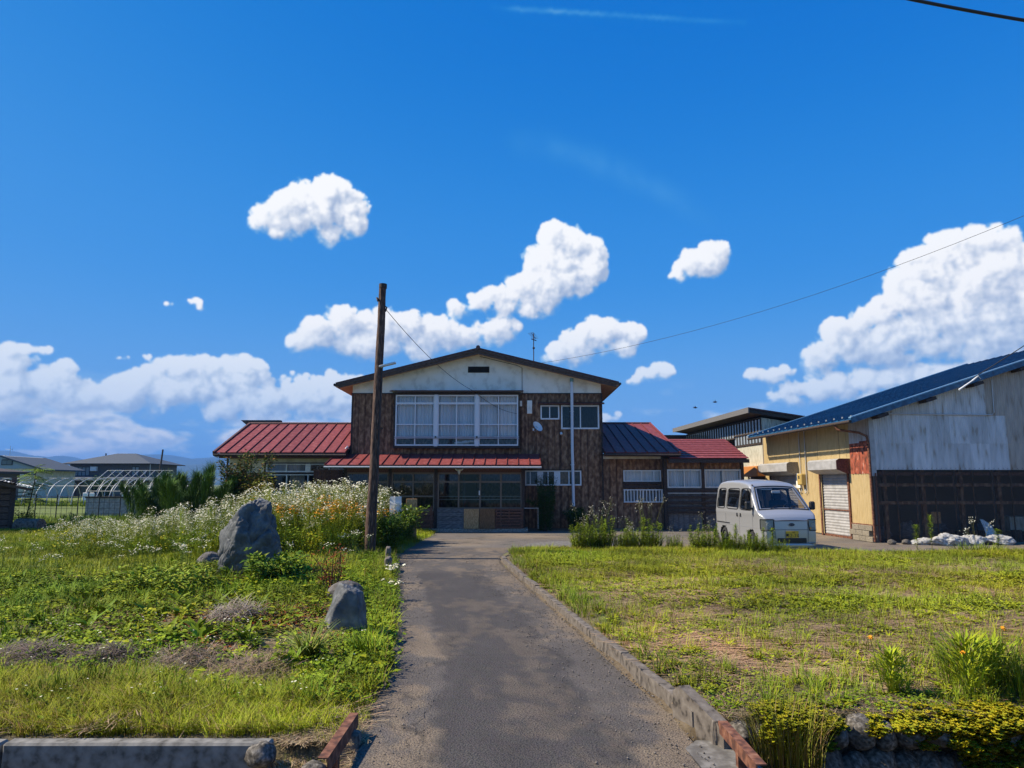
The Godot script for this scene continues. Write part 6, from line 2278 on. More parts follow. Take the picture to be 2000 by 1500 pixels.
func plant_materials() -> void:
	M.grass = foliage(0.75)
	M.leaf = foliage(0.6, 0.5)
	M.straw = plain(Color(1, 1, 1), 0.9)
	M.straw.vertex_color_use_as_albedo = true
	M.gravel = plain(Color(0.125, 0.11, 0.095), 0.9)
	M.gravel.vertex_color_use_as_albedo = true
	M.petal = plain(Color(0.80, 0.79, 0.64), 0.9)
	M.petal.backlight = Color(0.5, 0.5, 0.5)
	M.yolk = plain(Color(0.55, 0.36, 0.02), 0.9)
	M.gold = plain(Color(0.72, 0.30, 0.01), 0.9)
	M.gold.backlight = Color(0.5, 0.4, 0.1)
	M.mauve = plain(Color(0.30, 0.20, 0.45), 0.9)
	M.seed = plain(Color(0.46, 0.42, 0.33), 0.95)
	M.seed.backlight = Color(0.5, 0.5, 0.5)

func plants() -> void:
	var lime := Color(0.235, 0.275, 0.018)
	var green := Color(0.16, 0.23, 0.018)
	var deep := Color(0.07, 0.12, 0.018)
	lawn(lime, green, deep)
	field(lime, green, deep)
	flower_mound(lime, green, deep)
	single_plants(lime, green, deep)

const HEAPS := [[-3.1, 8.25, 0.36, 0.22, "grey brown heap of dead stalks below the big boulder", Color(0.30, 0.245, 0.195)], [-4.55, 6.95, 0.45, 0.17, "flat dull purple grey heap of dead weeds at the left edge", Color(0.155, 0.115, 0.095)], [-3.75, 6.95, 0.34, 0.17, "small dull heap of dead weeds right of the flat one", Color(0.16, 0.12, 0.10)], [-2.35, 6.6, 0.42, 0.15, "low brown heap of cut straw above the concrete wall", Color(0.26, 0.185, 0.115)], [-3.0, 6.85, 0.4, 0.14, "thin scatter of dead brown stalks between the dull heaps and the cut straw", Color(0.24, 0.18, 0.12)]]

func lawn(lime: Color, green: Color, deep: Color) -> void:
	var turf := grass_mesh(46, 0.26, 0.05, 0.13, 0.006, 0.5, lime)
	var turf2 := grass_mesh(30, 0.20, 0.08, 0.20, 0.006, 0.5, lime, 0.06)
	var far := func(x: float, Z: float) -> float: return smoothstep(11.0, 13.5, Z + 2.5 * noise.get_noise_2d(x * 8.0, Z * 8.0)) * (1.0 - 0.9 * bump(x, Z, -17.5, 27.3, 6.0, 1.0)) * (1.0 if x < along(LEFT_EDGE, Z) - 0.1 else 0.0) * (1.0 - in_mound(x, Z))
	scatter("lawn_grass", turf, spots(16000, -26, -1.8, 10.5, 31, 0.8, 1.3, far))
	scatter("lawn_grass", turf2, spots(6500, -26, -1.8, 10.5, 31, 0.7, 1.25, func(x, Z): return far.call(x, Z) * patch_at(x, Z, 20.0)))
	scatter("lawn_grass", grass_mesh(40, 0.5, 0.10, 0.3, 0.014, 0.4, green), spots(1500, -40, -8, 29, 37, 0.8, 1.4, func(x, Z): return (0.8 if x > -19.0 else 0.35)))
	# front left: mixed weeds
	var near := func(x: float, Z: float) -> float:
		if x > along(LEFT_EDGE, Z) - 0.06 or Z < 5.24: return 0.0
		var heap := 0.0
		for q in HEAPS:
			heap += bump(x, Z, q[0], q[1] - 0.15, q[2] * 1.05, q[2] * 0.9)
		return smoothstep(14.0, 11.5, Z) * clampf(1.15 - 1.3 * heap, 0.06, 1.0) * (1.0 - 0.62 * bump(x, Z, -2.75, 8.9, 1.1, 1.3))
	var front := func(x, Z): return near.call(x, Z) * smoothstep(7.2, 6.0, Z) * (1.0 if x < -1.4 else 0.35)
	scatter("meadow_grass", grass_mesh(26, 0.08, 0.07, 0.17, 0.004, 0.8, Color(0.29, 0.33, 0.02), 0.14, 4), spots(5200, -6.5, -1.0, 5.2, 7.4, 0.6, 1.25, front))
	scatter("meadow_grass", grass_mesh(16, 0.05, 0.10, 0.24, 0.004, 0.85, Color(0.31, 0.32, 0.04), 0.25, 4), spots(1300, -6.5, -1.0, 5.2, 6.6, 0.7, 1.2, func(x, Z): return front.call(x, Z) * (1.0 if x > -4.2 and x < -1.6 else 0.25)))
	scatter("weed_leaves", creeper_mesh(26, 0.16, 0.13, 0.05, green), spots(4200, -11, -1.0, 5.4, 13.5, 0.7, 1.4, func(x, Z): return near.call(x, Z) * smoothstep(0.35, 0.6, patch_at(x, Z, 33.0)) * (0.5 if Z < 6.6 else 1.0)))
	scatter("weed_leaves", creeper_mesh(24, 0.15, 0.16, 0.065, lime), spots(2200, -11, -1.0, 6.0, 13.5, 0.7, 1.3, func(x, Z): return near.call(x, Z) * smoothstep(0.45, 0.65, patch_at(x, Z, 71.0))))
	scatter("weed_leaves", rosette_mesh(13, 0.13, 0.028, lime, 1.0), spots(3000, -11, -1.0, 5.8, 14.0, 0.6, 1.2, func(x, Z): return near.call(x, Z) * smoothstep(0.3, 0.55, patch_at(x, Z, 5.0))))
	scatter("weed_leaves", grass_mesh(22, 0.09, 0.10, 0.26, 0.008, 0.5, green, 0.1), spots(3200, -11, -1.0, 5.8, 14.0, 0.6, 1.2, func(x, Z): return near.call(x, Z) * smoothstep(0.35, 0.6, patch_at(x, Z, 52.0))))
	scatter("red_leaves", creeper_mesh(26, 0.17, 0.10, 0.05, Color(0.2, 0.16, 0.03), 0.62), spots(3600, -5.5, -1.4, 6.6, 13.6, 0.6, 1.2, func(x, Z): return (1.0 if x < along(LEFT_EDGE, Z) - 0.2 else 0.0) * 0.7 * clampf(bump(x, Z, -2.6, 8.5, 0.9, 0.9) + bump(x, Z, -3.1, 11.6, 0.9, 0.8) * 0.9 + bump(x, Z, -2.3, 9.9, 0.6, 0.9), 0.0, 1.0)))
	scatter("dry_straw", straw_mesh(34, 0.28, 0.17, 0.3, Color(0.33, 0.235, 0.14)), spots(3600, -9, -1.0, 5.4, 13.5, 0.7, 1.2, func(x, Z): return (1.0 if x < along(LEFT_EDGE, Z) - 0.15 else 0.0) * maxf(smoothstep(0.5, 0.72, patch_at(x, Z, 90.0)), 0.9 * bump(x, Z, -2.75, 8.9, 1.1, 1.3))))
	scatter("clover_heads", daisy_mesh(0.20, 1, M.petal, 0.011, green), spots(130, -5.0, -1.5, 5.6, 8.0, 0.7, 1.0, func(x, Z): return near.call(x, Z) * 0.5))
	scatter("drive_edge_weeds", creeper_mesh(24, 0.14, 0.16, 0.055, green, 0.04), spots(5200, -3.6, -0.9, 5.9, 17.0, 0.7, 1.3, func(x, Z): return smoothstep(0.75, 0.2, along(LEFT_EDGE, Z) - x)))
	scatter("drive_edge_weeds", grass_mesh(20, 0.08, 0.10, 0.30, 0.007, 0.6, lime, 0.08), spots(2600, -3.6, -0.9, 5.7, 17.0, 0.7, 1.2, func(x, Z): return smoothstep(0.7, 0.1, along(LEFT_EDGE, Z) - x)))
	var bank := []
	for k in 330:
		var x := rf(-1.62, -1.0)
		var Z := rf(4.3, 5.5)
		bank.append([x, Z, rf(0.5, 0.9), tone(x, Z, 0.4)])
	scatter("bank_straw", straw_mesh(34, 0.12, 0.12, 0.6, Color(0.30, 0.22, 0.13), 0.0016), bank)
	bank = []
	for k in 160:
		var x := rf(-1.62, -1.08)
		var Z := rf(4.6, 5.7)
		bank.append([x, Z, rf(0.4, 0.8), tone(x, Z, 0.4)])
	scatter("bank_weeds", grass_mesh(14, 0.06, 0.05, 0.15, 0.004, 0.8, Color(0.2, 0.22, 0.03), 0.4, 4), bank)
	var gb := MB.new()
	rock(gb, Vector3(0.0065, 0.005, 0.0065), 6, 0.15, 6, 4)
	var grit := []
	for k in 5200:
		var Z := sqrt(rf(22.0, 330.0))
		var w := along(RIGHT_EDGE, Z) - along(LEFT_EDGE, Z)
		var u := pow(rng.randf(), 2.2) * 0.36
		var x := along(LEFT_EDGE, Z) + u * w * 0.6 if k % 3 == 0 else along(RIGHT_EDGE, Z) - u * w
		grit.append([x, Z, rf(0.4, 1.5), Color(1, 1, 1) * rf(0.7, 1.5), 0.037])
	scatter("gravel", mesh_of([[gb, M.gravel]]), grit)
	scatter("dock_leaves", rosette_mesh(11, 0.24, 0.075, green, 1.1), spots(170, -9, -1.3, 6.0, 13.5, 0.6, 1.2, func(x, Z): return near.call(x, Z) * 0.8))
	# heaps of dead stalks
	for q in HEAPS:
		var b := MB.new()
		for k in 1700:
			var a := rf(0, TAU)
			var r: float = q[2] * sqrt(rng.randf())
			var y: float = q[3] * (1.0 - pow(r / q[2], 2)) * rf(0.3, 1.0)
			var p := dirv(a) * r + Vector3.UP * y
			var d := (dirv(rf(0, TAU)) + Vector3.UP * rf(-0.5, 0.5)).normalized() * rf(0.06, 0.22)
			var s := d.cross(Vector3.UP).normalized() * 0.0022
			b.col = jit(q[5], 0.5)
			b.quad(p - s, p + d - s, p + d + s, p + s)
		tag(put("stalk_heap", b, M.straw, self, P(q[0], hgt(q[0], q[1]), q[1])), q[4], "dead stalks")

func field(lime: Color, green: Color, deep: Color) -> void:
	var ok := func(x: float, Z: float) -> float:
		if x < along(RIGHT_EDGE, Z) + 0.16 or Z < 5.42: return 0.0
		return 1.0
	var inland := func(x: float, Z: float) -> float: return ok.call(x - 0.25, Z) * smoothstep(5.6, 6.0, Z)
	var bare := func(x: float, Z: float) -> float: return patch_at(x * 0.6, Z, 140.0, 7.0)   # 0 = straw and soil, 1 = green
	scatter("field_weeds", rosette_mesh(14, 0.105, 0.024, lime, 0.9), spots(24000, 0.3, 16, 5.4, 18.6, 0.55, 1.25, func(x, Z): return ok.call(x, Z) * (0.22 + 0.8 * smoothstep(0.25, 0.7, bare.call(x, Z)))))
	scatter("field_weeds", creeper_mesh(18, 0.12, 0.10, 0.04, Color(0.215, 0.25, 0.022)), spots(14000, 0.3, 16, 5.4, 18.6, 0.6, 1.2, func(x, Z): return ok.call(x, Z) * (0.1 + 0.7 * smoothstep(0.35, 0.65, patch_at(x, Z, 11.0)))))
	scatter("field_grass", grass_mesh(22, 0.09, 0.08, 0.19, 0.005, 0.6, Color(0.235, 0.265, 0.025), 0.12), spots(11000, 0.3, 16, 5.4, 18.6, 0.6, 1.25, func(x, Z): return ok.call(x, Z) * (0.15 + 0.7 * smoothstep(0.3, 0.7, patch_at(x, Z, 66.0)))))
	scatter("dry_straw", straw_mesh(46, 0.34, 0.2, 0.15, Color(0.33, 0.225, 0.12)), spots(9000, 0.3, 16, 5.4, 17.5, 0.7, 1.3, func(x, Z): return inland.call(x, Z) * smoothstep(0.75, 0.3, bare.call(x, Z)) * 0.9), self, -0.05)
	scatter("dry_straw", straw_mesh(40, 0.5, 0.25, 0.1, Color(0.34, 0.215, 0.11)), spots(1500, 0.8, 6, 6.2, 8.6, 0.8, 1.2, func(x, Z): return ok.call(x - 0.55, Z) * bump(x, Z, 3.0, 7.4, 1.3, 0.4)), self, -0.02)
	scatter("field_edge_grass", grass_mesh(26, 0.1, 0.05, 0.15, 0.006, 0.6, lime, 0.05), spots(5200, 0.0, 16, 15.5, 18.6, 0.7, 1.2, func(x, Z): return ok.call(x, Z) * smoothstep(15.6, 17.2, Z)))
	scatter("field_edge_grass", grass_mesh(20, 0.06, 0.12, 0.32, 0.006, 0.6, green, 0.12), spots(2400, 0.0, 3.6, 5.5, 18.0, 0.6, 1.1, func(x, Z): return ok.call(x, Z) * smoothstep(0.6, 0.2, x - along(RIGHT_EDGE, Z)) * 0.9))
	scatter("field_edge_grass", grass_mesh(34, 0.07, 0.16, 0.36, 0.006, 0.55, Color(0.18, 0.25, 0.022), 0.05, 4), spots(190, 1.3, 6, 5.5, 7.0, 0.4, 0.8, func(x, Z): return 0.5))
	scatter("dry_straw", straw_mesh(40, 0.12, 0.12, 0.2, Color(0.25, 0.18, 0.11), 0.0016), spots(700, 1.5, 6, 5.37, 5.75, 0.6, 1.1, func(x, Z): return 0.8), self, -0.05)
	scatter("field_weeds", creeper_mesh(20, 0.12, 0.08, 0.035, green), spots(500, 1.5, 6, 5.37, 5.8, 0.6, 1.1, func(x, Z): return 0.5))
	# sedum on and over the stone wall
	var b := MB.new()
	for k in 46:
		var p := Vector3(rf(-0.06, 0.06), rf(0.0, 0.05), rf(-0.05, 0.05))
		b.col = jit(Color(0.40, 0.34, 0.02).lerp(Color(0.22, 0.26, 0.02), rng.randf()), 0.3)
		for w in 4:
			b.leaf(p, (dirv(TAU * w / 4 + k) + Vector3.UP * 0.6).normalized(), Vector3.UP, 0.021, 0.015, -0.1)
	var sed := mesh_of([[b, M.leaf]])
	var sp := []
	for k in 1700:
		var x := rf(1.75, 6.0)
		var mat := 0.5 + 1.6 * noise.get_noise_2d(x * 45.0, 300.0)
		if rng.randf() > 0.10 + mat: continue
		var Z := rf(5.24, 5.50)
		var y := rf(0.06, 0.12)
		if k % 2 == 0:   # trails that hang over the stones
			Z = rf(5.13, 5.24)
			y = 0.08 - 0.30 * pow(rng.randf(), 1.4) * clampf(mat, 0.0, 1.0)
		sp.append([x, Z, rf(0.7, 1.3), tone(x, 5.0, 0.3), y - hgt(x, Z)])
	scatter("sedum", sed, sp)

func lower_left(list: Array) -> Array:   # the plants get shorter towards the left end of the bed
	for s in list:
		s[2] *= lerpf(0.58, 1.05, smoothstep(-11.0, -5.5, s[0]))
	return list

func flower_mound(lime: Color, green: Color, deep: Color) -> void:
	var leafy := grass_mesh(34, 0.2, 0.25, 0.62, 0.012, 0.45, Color(0.24, 0.285, 0.018))
	scatter("mound_undergrowth", leafy, lower_left(spots(3400, -14.5, -2.9, 15.5, 25, 0.7, 1.2, func(x, Z): return in_mound(x, Z))))
	scatter("mound_undergrowth", creeper_mesh(60, 0.3, 0.55, 0.075, green), lower_left(spots(3000, -14.5, -2.9, 15.5, 25, 0.7, 1.3, func(x, Z): return in_mound(x, Z) * 0.9)))
	for k in 3:
		scatter("white_daisies", daisy_mesh(0.95 + 0.1 * k, 11, M.petal, 0.019, Color(0.22, 0.27, 0.03)), lower_left(spots(2300, -14.5, -2.9, 15.5, 25, 0.55, 1.22, func(x, Z): return in_mound(x, Z) * smoothstep(0.42, 0.72, patch_at(x, Z, 15.0 * k, 17.0)))))
	scatter("yellow_daisies", daisy_mesh(0.95, 4, M.gold, 0.032, lime), spots(520, -7.5, -3.0, 16.5, 21, 0.75, 1.1, func(x, Z): return in_mound(x, Z) * bump(x, Z, -4.8, 18.6, 1.3, 1.2)))
	scatter("yellow_leaves", creeper_mesh(40, 0.25, 0.6, 0.06, Color(0.34, 0.30, 0.015)), spots(900, -14, -3.0, 15.5, 22, 0.7, 1.2, func(x, Z): return in_mound(x, Z) * smoothstep(0.55, 0.8, patch_at(x, Z, 61.0))))
	scatter("white_daisies", daisy_mesh(0.5, 7, M.petal, 0.014, Color(0.11, 0.17, 0.03)), spots(420, -13, -3.2, 13.0, 17.5, 0.7, 1.1, func(x, Z): return smoothstep(0.55, 0.8, patch_at(x, Z, 7.0)) * (1.0 if x < along(LEFT_EDGE, Z) - 0.3 else 0.0)))

func bush(t: Node3D, sticks: int, h: float, wide: float, leaves: int, l: float, w: float, c: Color, second: Color, share: float, upward := 0.2, low := 0.15) -> void:
	var s := MB.new()
	var g := MB.new()
	var ends := []
	for k in sticks:
		var a := TAU * k / sticks + rf(-0.4, 0.4)
		var e := dirv(a) * wide * rf(0.2, 0.9) + Vector3.UP * h * rf(0.55, 0.97)
		var mid := dirv(a) * wide * rf(0.1, 0.35) + Vector3.UP * h * 0.42
		s.col = Color(0.07, 0.05, 0.03)
		s.tube([dirv(a) * 0.05, mid, e], [0.016 * h, 0.010 * h, 0.004], 5, false)
		ends.append([dirv(a) * 0.05, mid, e])
	for k in leaves:
		var q: Array = ends[rng.randi() % ends.size()]
		var u := rf(low, 1.05)
		var base: Vector3 = (q[0] as Vector3).lerp(q[1], u * 2.0) if u < 0.5 else (q[1] as Vector3).lerp(q[2], u * 2.0 - 1.0)
		var p := base + Vector3(rf(-1, 1), rf(-0.7, 0.7), rf(-1, 1)) * wide * 0.28 * (1.1 - 0.4 * u)
		p.y = maxf(p.y, 0.03)
		var d := (Vector3(p.x, 0, p.z).normalized() * 0.5 + dirv(rf(0, TAU)) * 0.8 + Vector3.UP * (upward + rf(-0.4, 0.4))).normalized()
		var nn := (Vector3.UP + dirv(rf(0, TAU)) * 0.5)
		nn = (nn - d * nn.dot(d)).normalized()
		g.col = jit(second if rng.randf() < share else c)
		g.leaf(p, d, nn, l * rf(0.6, 1.25), w * rf(0.7, 1.2), rf(0.0, 0.3))
	put("stems", s, M.straw, t)
	put("foliage", g, M.leaf, t)

func spiky(t: Node3D, n: int, h: float, wide: float, c: Color) -> void:   # broom like bush of thin upright twigs
	var g := MB.new()
	var tufts := []
	for k in 15:
		var a := TAU * k / 15.0 * 2.4
		var r := wide * 0.8 * sqrt(float(k) / 15.0)
		tufts.append([dirv(a) * r, h * (1.0 - 0.42 * r / wide) * rf(0.72, 1.05), a])
	for k in n:
		var q: Array = tufts[k % 15]
		var u := pow(rng.randf(), 0.7)
		var a := rf(0, TAU)
		var spread := wide * 0.34 * (1.0 - 0.75 * u)
		var lean: Vector3 = dirv(q[2]) * u * u * 0.22 * h
		var p: Vector3 = q[0] + lean + dirv(a) * spread * sqrt(rng.randf()) + Vector3.UP * q[1] * u * 0.86
		g.col = jit(c, 0.35)
		g.blade(p, dirv(a + rf(-0.6, 0.6)), q[1] * rf(0.09, 0.2), 0.014, rf(0.1, 0.8), 3)
	put("twigs", g, M.grass, t)

func single_plants(lime: Color, green: Color, deep: Color) -> void:
	var t: Node3D
	var b: MB
	# boulders
	M.rock = grain([[0.2, Color(0.045, 0.05, 0.056)], [0.45, Color(0.07, 0.077, 0.083)], [0.66, Color(0.10, 0.108, 0.114)], [0.9, Color(0.17, 0.175, 0.175)]], Vector3(0.5, 0.5, 0.5), 0.75, 0.015, 6, 1.4, 95)
	M.rock2 = grain([[0.2, Color(0.045, 0.041, 0.038)], [0.5, Color(0.095, 0.087, 0.08)], [0.85, Color(0.18, 0.165, 0.15)]], Vector3(0.9, 0.9, 0.9), 0.85, 0.02, 6, 1.2, 97)
	b = MB.new()
	rock(b, Vector3(0.56, 0.92, 0.50), 0, 0.03, 200, 150, [[Vector3(-1.0, -0.05, 0.15).normalized(), 0.90], [Vector3(-0.50, 0.86, 0.10).normalized(), 0.80], [Vector3(0.88, 0.42, 0.1).normalized(), 0.92], [Vector3(1.0, -0.12, 0.1).normalized(), 0.94], [Vector3(0.1, 1.0, 0.1).normalized(), 0.98], [Vector3(-0.72, 0.30, 0.62).normalized(), 0.70], [Vector3(0.42, -0.22, 0.88).normalized(), 0.62], [Vector3(0.34, 0.55, 0.76).normalized(), 0.80], [Vector3(-0.30, -0.30, 0.90).normalized(), 0.68], [Vector3(-0.1, 0.1, -1).normalized(), 0.8], [Vector3(0.6, 0.3, -0.75).normalized(), 0.85], [Vector3(0, -1, 0), 1.0]], 0.085)
	tag(put("boulder", b, M.rock, self, P(-4.55, 0.58, 12.5)), "big upright blue grey boulder standing in the left weeds", "boulder")
	for q in [[-5.52, 0.26, 13.3, Vector3(0.24, 0.27, 0.25), "small grey boulder leaning at the left foot of the big one", 5, true], [-1.86, 0.21, 8.2, Vector3(0.24, 0.43, 0.20), "upright dark grey rock beside the drive in front of the weeds", 8, false], [-2.36, 0.22, 10.4, Vector3(0.26, 0.17, 0.20), "flat topped brown grey rock behind the upright dark rock", 6, true], [-2.85, 0.02, 10.2, Vector3(0.36, 0.15, 0.28), "low flat grey stone half buried left of the flat topped rock", 6, true], [-2.5, 0.03, 7.0, Vector3(0.2, 0.10, 0.16), "small dark stone low in the grass above the concrete wall", 5, false]]:
		b = MB.new()
		var pl := []
		if q[5] == 8: pl = [[Vector3(-0.8, 0.5, 0.3).normalized(), 0.72], [Vector3(0.95, 0.2, 0.1).normalized(), 0.78], [Vector3(0.15, 0.1, 1).normalized(), 0.6], [Vector3(-0.5, 0.75, 0.35).normalized(), 0.80], [Vector3(0.25, 1, 0).normalized(), 0.92], [Vector3(-0.1, 0.1, -1).normalized(), 0.8], [Vector3(0, -1, 0), 1.0]]
		rock(b, q[3], q[5], 0.06, 70, 50, pl, 0.022 if q[5] == 8 else 0.0)
		tag(put("boulder", b, M.rock2 if q[6] else M.rock, self, P(q[0], q[1], q[2])), q[4], "rock")
	# bushes on the left
	t = thing("broom_bush", "dark green feathery bush with upright shoots left of the house", "bush", P(-10.35, 0, 23.2))
	spiky(t, 19000, 2.85, 1.35, Color(0.075, 0.145, 0.025))
	t = thing("broom_bush", "shorter dark green feathery bush beside the tall one, nearer the white flowers", "bush", P(-11.5, 0, 23.6))
	spiky(t, 11000, 2.5, 1.05, Color(0.065, 0.125, 0.025))
	t = thing("round_bush", "small round bright green bush beside the wire fence", "bush", P(-17.6, 0, 29.5))
	spiky(t, 1800, 0.75, 0.75, Color(0.06, 0.13, 0.025))
	t = thing("nandina_shrub", "tall shrub with reddish tips against the left wing's cream wall", "shrub", P(-9.1, 0, 24.3))
	bush(t, 18, 2.75, 1.0, 14000, 0.12, 0.05, Color(0.08, 0.11, 0.02), Color(0.23, 0.12, 0.035), 0.22, 0.3)
	t = thing("nandina_shrub", "lower yellow green shrub in front of the tall reddish one", "shrub", P(-8.3, 0.1, 23.3))
	bush(t, 12, 1.9, 1.1, 7000, 0.10, 0.045, Color(0.2, 0.2, 0.025), Color(0.24, 0.15, 0.03), 0.3, 0.3)
	t = thing("dark_conifer", "dark bushy conifer against the house wall right of the doors", "shrub", P(1.25, 0, 27.3))
	bush(t, 12, 2.0, 0.7, 9000, 0.09, 0.022, Color(0.035, 0.07, 0.016), Color(0.03, 0.06, 0.015), 0.3, 0.7, 0.05)
	t = thing("low_shrub", "low dark shrub at the wall below the grey vent pipe", "shrub", P(2.45, 0, 27.5))
	bush(t, 10, 0.95, 0.75, 4000, 0.09, 0.03, Color(0.035, 0.065, 0.015), deep, 0.3, 0.3, 0.05)
	t = thing("garden_bush", "leafy green bush with white blooms at the drive's edge before the doors", "bush", P(-3.45, 0, 22.0))
	bush(t, 14, 1.05, 0.95, 8000, 0.13, 0.04, Color(0.09, 0.15, 0.02), lime, 0.25, 0.4, 0.03)
	blooms(t, M.petal, 10, Vector3(0.2, 0.85, 0.5), 0.055, 0.22)
	t = thing("garden_bush", "leafy green bush with mauve blooms nearer than the white blooming one", "bush", P(-3.6, 0, 20.6))
	bush(t, 14, 1.0, 0.95, 8000, 0.14, 0.034, Color(0.08, 0.135, 0.02), lime, 0.25, 0.5, 0.03)
	blooms(t, M.mauve, 9, Vector3(0.25, 0.8, 0.5), 0.05, 0.2)
	t = thing("garden_bush", "dark green grassy bush right behind the timber pole", "bush", P(-3.35, 0, 18.9))
	bush(t, 12, 0.9, 0.85, 7000, 0.15, 0.03, Color(0.07, 0.12, 0.018), green, 0.3, 0.5, 0.03)
	# small tree by the fence
	t = thing("young_tree", "slender young tree with feathery leaves in front of the wire fence", "tree", P(-19.9, 0, 29.5))
	b = MB.new()
	b.tube([Vector3(0, 0, 0), Vector3(0.12, 0.9, 0), Vector3(0.28, 1.8, 0.05), Vector3(0.3, 2.5, 0)], [0.03, 0.026, 0.02, 0.01], 6)
	put("trunk", b, plain(Color(0.12, 0.10, 0.06), 0.9), t)
	b = MB.new()
	for k in 60:
		var u := rf(0.42, 1.0)
		var foot := Vector3(0.1 + 0.2 * u, 2.5 * u, 0)
		var a := rf(0, TAU)
		var d := (dirv(a) + Vector3.UP * rf(-0.25, 0.35)).normalized()
		for w in 9:
			var p := foot + d * (0.08 + 0.06 * w) - Vector3.UP * (0.0012 * w * w)
			for s in [-1.0, 1.0]:
				b.col = jit(Color(0.17, 0.25, 0.03) if u > 0.75 else Color(0.07, 0.13, 0.02))
				var side: Vector3 = (d.cross(Vector3.UP).normalized() * s + d * 0.5).normalized()
				b.leaf(p, side, (Vector3.UP - side * side.y).normalized(), 0.15, 0.045, 0.25)
	put("crown", b, M.leaf, t)
	t = thing("sapling", "small pale green sapling beside the dark hut", "tree", P(-18.9, 0, 28.0))
	bush(t, 6, 1.0, 0.5, 700, 0.10, 0.04, lime, green, 0.4, 0.3)
	# weeds before the yard on the right: grass clumps with tall stems and pale seed heads
	var tall := [[1.85, 18.75, 0.95], [2.3, 19.1, 1.2], [2.95, 18.7, 0.8], [3.5, 18.95, 1.2], [4.15, 18.5, 0.55], [4.85, 18.3, 0.95], [5.3, 17.8, 0.75], [5.85, 17.5, 0.85], [6.35, 17.2, 0.5]]
	var says := ["leftmost tall grass clump with seed heads at the yard's edge", "second tall grass clump from the left at the yard's edge", "grass clump with many pale seed heads below the annex window", "dense grass clump with the tallest seed stems, below the annex's corner post", "short grass clump between the seed stems and the van", "green clump left of the van's rear wheel", "green leafy clump covering the van's sill", "green clump before the van's front wheel", "green clump before the van's front corner"]
	for k in tall.size():
		var q: Array = tall[k]
		t = thing("weed_clump", says[k], "weeds", P(q[0], hgt(q[0], q[1]), q[1]), "weed clumps along the yard's edge")
		place("grass", grass_mesh(300, 0.34, 0.12, 0.60, 0.014, 0.7, Color(0.22, 0.285, 0.018), 0.08, 4), t).scale = Vector3.ONE * q[2]
		place("leafy_stems", leafy_mesh(30, 0.34, 0.30, 0.70, Color(0.20, 0.27, 0.018)), t).scale = Vector3.ONE * q[2]
		if k < 5:
			place("seed_stems", tuft_stems_mesh(1.1, 8, Color(0.13, 0.15, 0.04), M.seed), t).scale = Vector3.ONE * q[2]
		elif k == 5:
			place("seed_stems", tuft_stems_mesh(0.95, 5, Color(0.13, 0.15, 0.04), M.seed), t)
	for q in [[5.55, 18.0, 0.62, "upright bushy horseweed before the van's side, the taller one"], [5.05, 18.1, 0.5, "upright bushy horseweed before the van's side, the shorter one"], [6.35, 17.7, 0.55, "upright horseweed at the van's front left corner"], [9.95, 17.85, 0.72, "shorter left one of two horseweeds before the dark mesh wall"], [10.35, 17.9, 0.95, "taller right one of two horseweeds before the dark mesh wall"], [12.05, 18.0, 0.62, "bushy green weed before the white sacks"]]:
		t = thing("horseweed", q[3], "weeds", P(q[0], hgt(q[0], q[1]), q[1]))
		b = MB.new()
		b.col = Color(0.12, 0.09, 0.035)
		b.tube([Vector3.ZERO, Vector3(0.02, q[2] * 0.5, 0), Vector3(0.03, q[2] * 0.95, 0)], [0.008, 0.006, 0.004], 5)
		put("stem", b, M.straw, t)
		b = MB.new()
		for k in 240:
			var u := pow(rng.randf(), 0.7)
			if u < 0.3 and k % 3 > 0: continue
			var d := (dirv(rf(0, TAU)) + Vector3.UP * rf(0.1, 0.9)).normalized()
			b.col = jit(Color(0.20, 0.28, 0.022))
			b.leaf(Vector3(0.02 * u, q[2] * u, 0), d, (Vector3.UP - d * d.y).normalized(), rf(0.07, 0.13), 0.016, 0.3)
		put("leaves", b, M.leaf, t)
	t = thing("weed_clump", "low bushy green weeds spreading before the white sacks", "weeds", P(11.5, hgt(11.5, 17.9), 17.9))
	place("grass", grass_mesh(600, 0.6, 0.12, 0.42, 0.013, 0.6, Color(0.17, 0.23, 0.02), 0.05), t)
	place("seed_stems", tuft_stems_mesh(0.85, 5, Color(0.14, 0.15, 0.05), M.petal), t)
	# front right
	var cs := [[2.95, 5.78, 0.75, "leafy coreopsis plant with one orange bloom above the stone wall"], [3.50, 5.72, 1.0, "large yellow green coreopsis plant right of the smaller one"], [3.78, 5.85, 0.9, "coreopsis plant at the right with an orange bloom on top"]]
	for k in cs.size():
		var q: Array = cs[k]
		t = thing("coreopsis_plant", q[3], "plant", P(q[0], hgt(q[0], q[1]), q[1]))
		b = MB.new()
		for w in 260:
			var a := rf(0, TAU)
			var h: float = q[2] * rf(0.08, 0.42)
			var d := (dirv(a) * rf(0.3, 1.1) + Vector3.UP * rf(0.3, 1.2)).normalized()
			b.col = jit(Color(0.27, 0.33, 0.022))
			var p: Vector3 = dirv(a) * rf(0.0, 0.17) * q[2] + Vector3.UP * h
			b.leaf(p, d, (Vector3.UP - d * d.y).normalized(), rf(0.08, 0.15) * q[2], 0.02, 0.15)
			if w % 4 == 0:
				b.blade(dirv(a) * 0.03, dirv(a), h * 1.1, 0.006, 0.3)
		put("leaves", b, M.leaf, t)
		blooms(t, M.gold, 1, Vector3([-0.17, -0.05, 0.08][k], [0.44, 0.34, 0.5][k] * 1.0, 0.05), 0.028, 0.0)
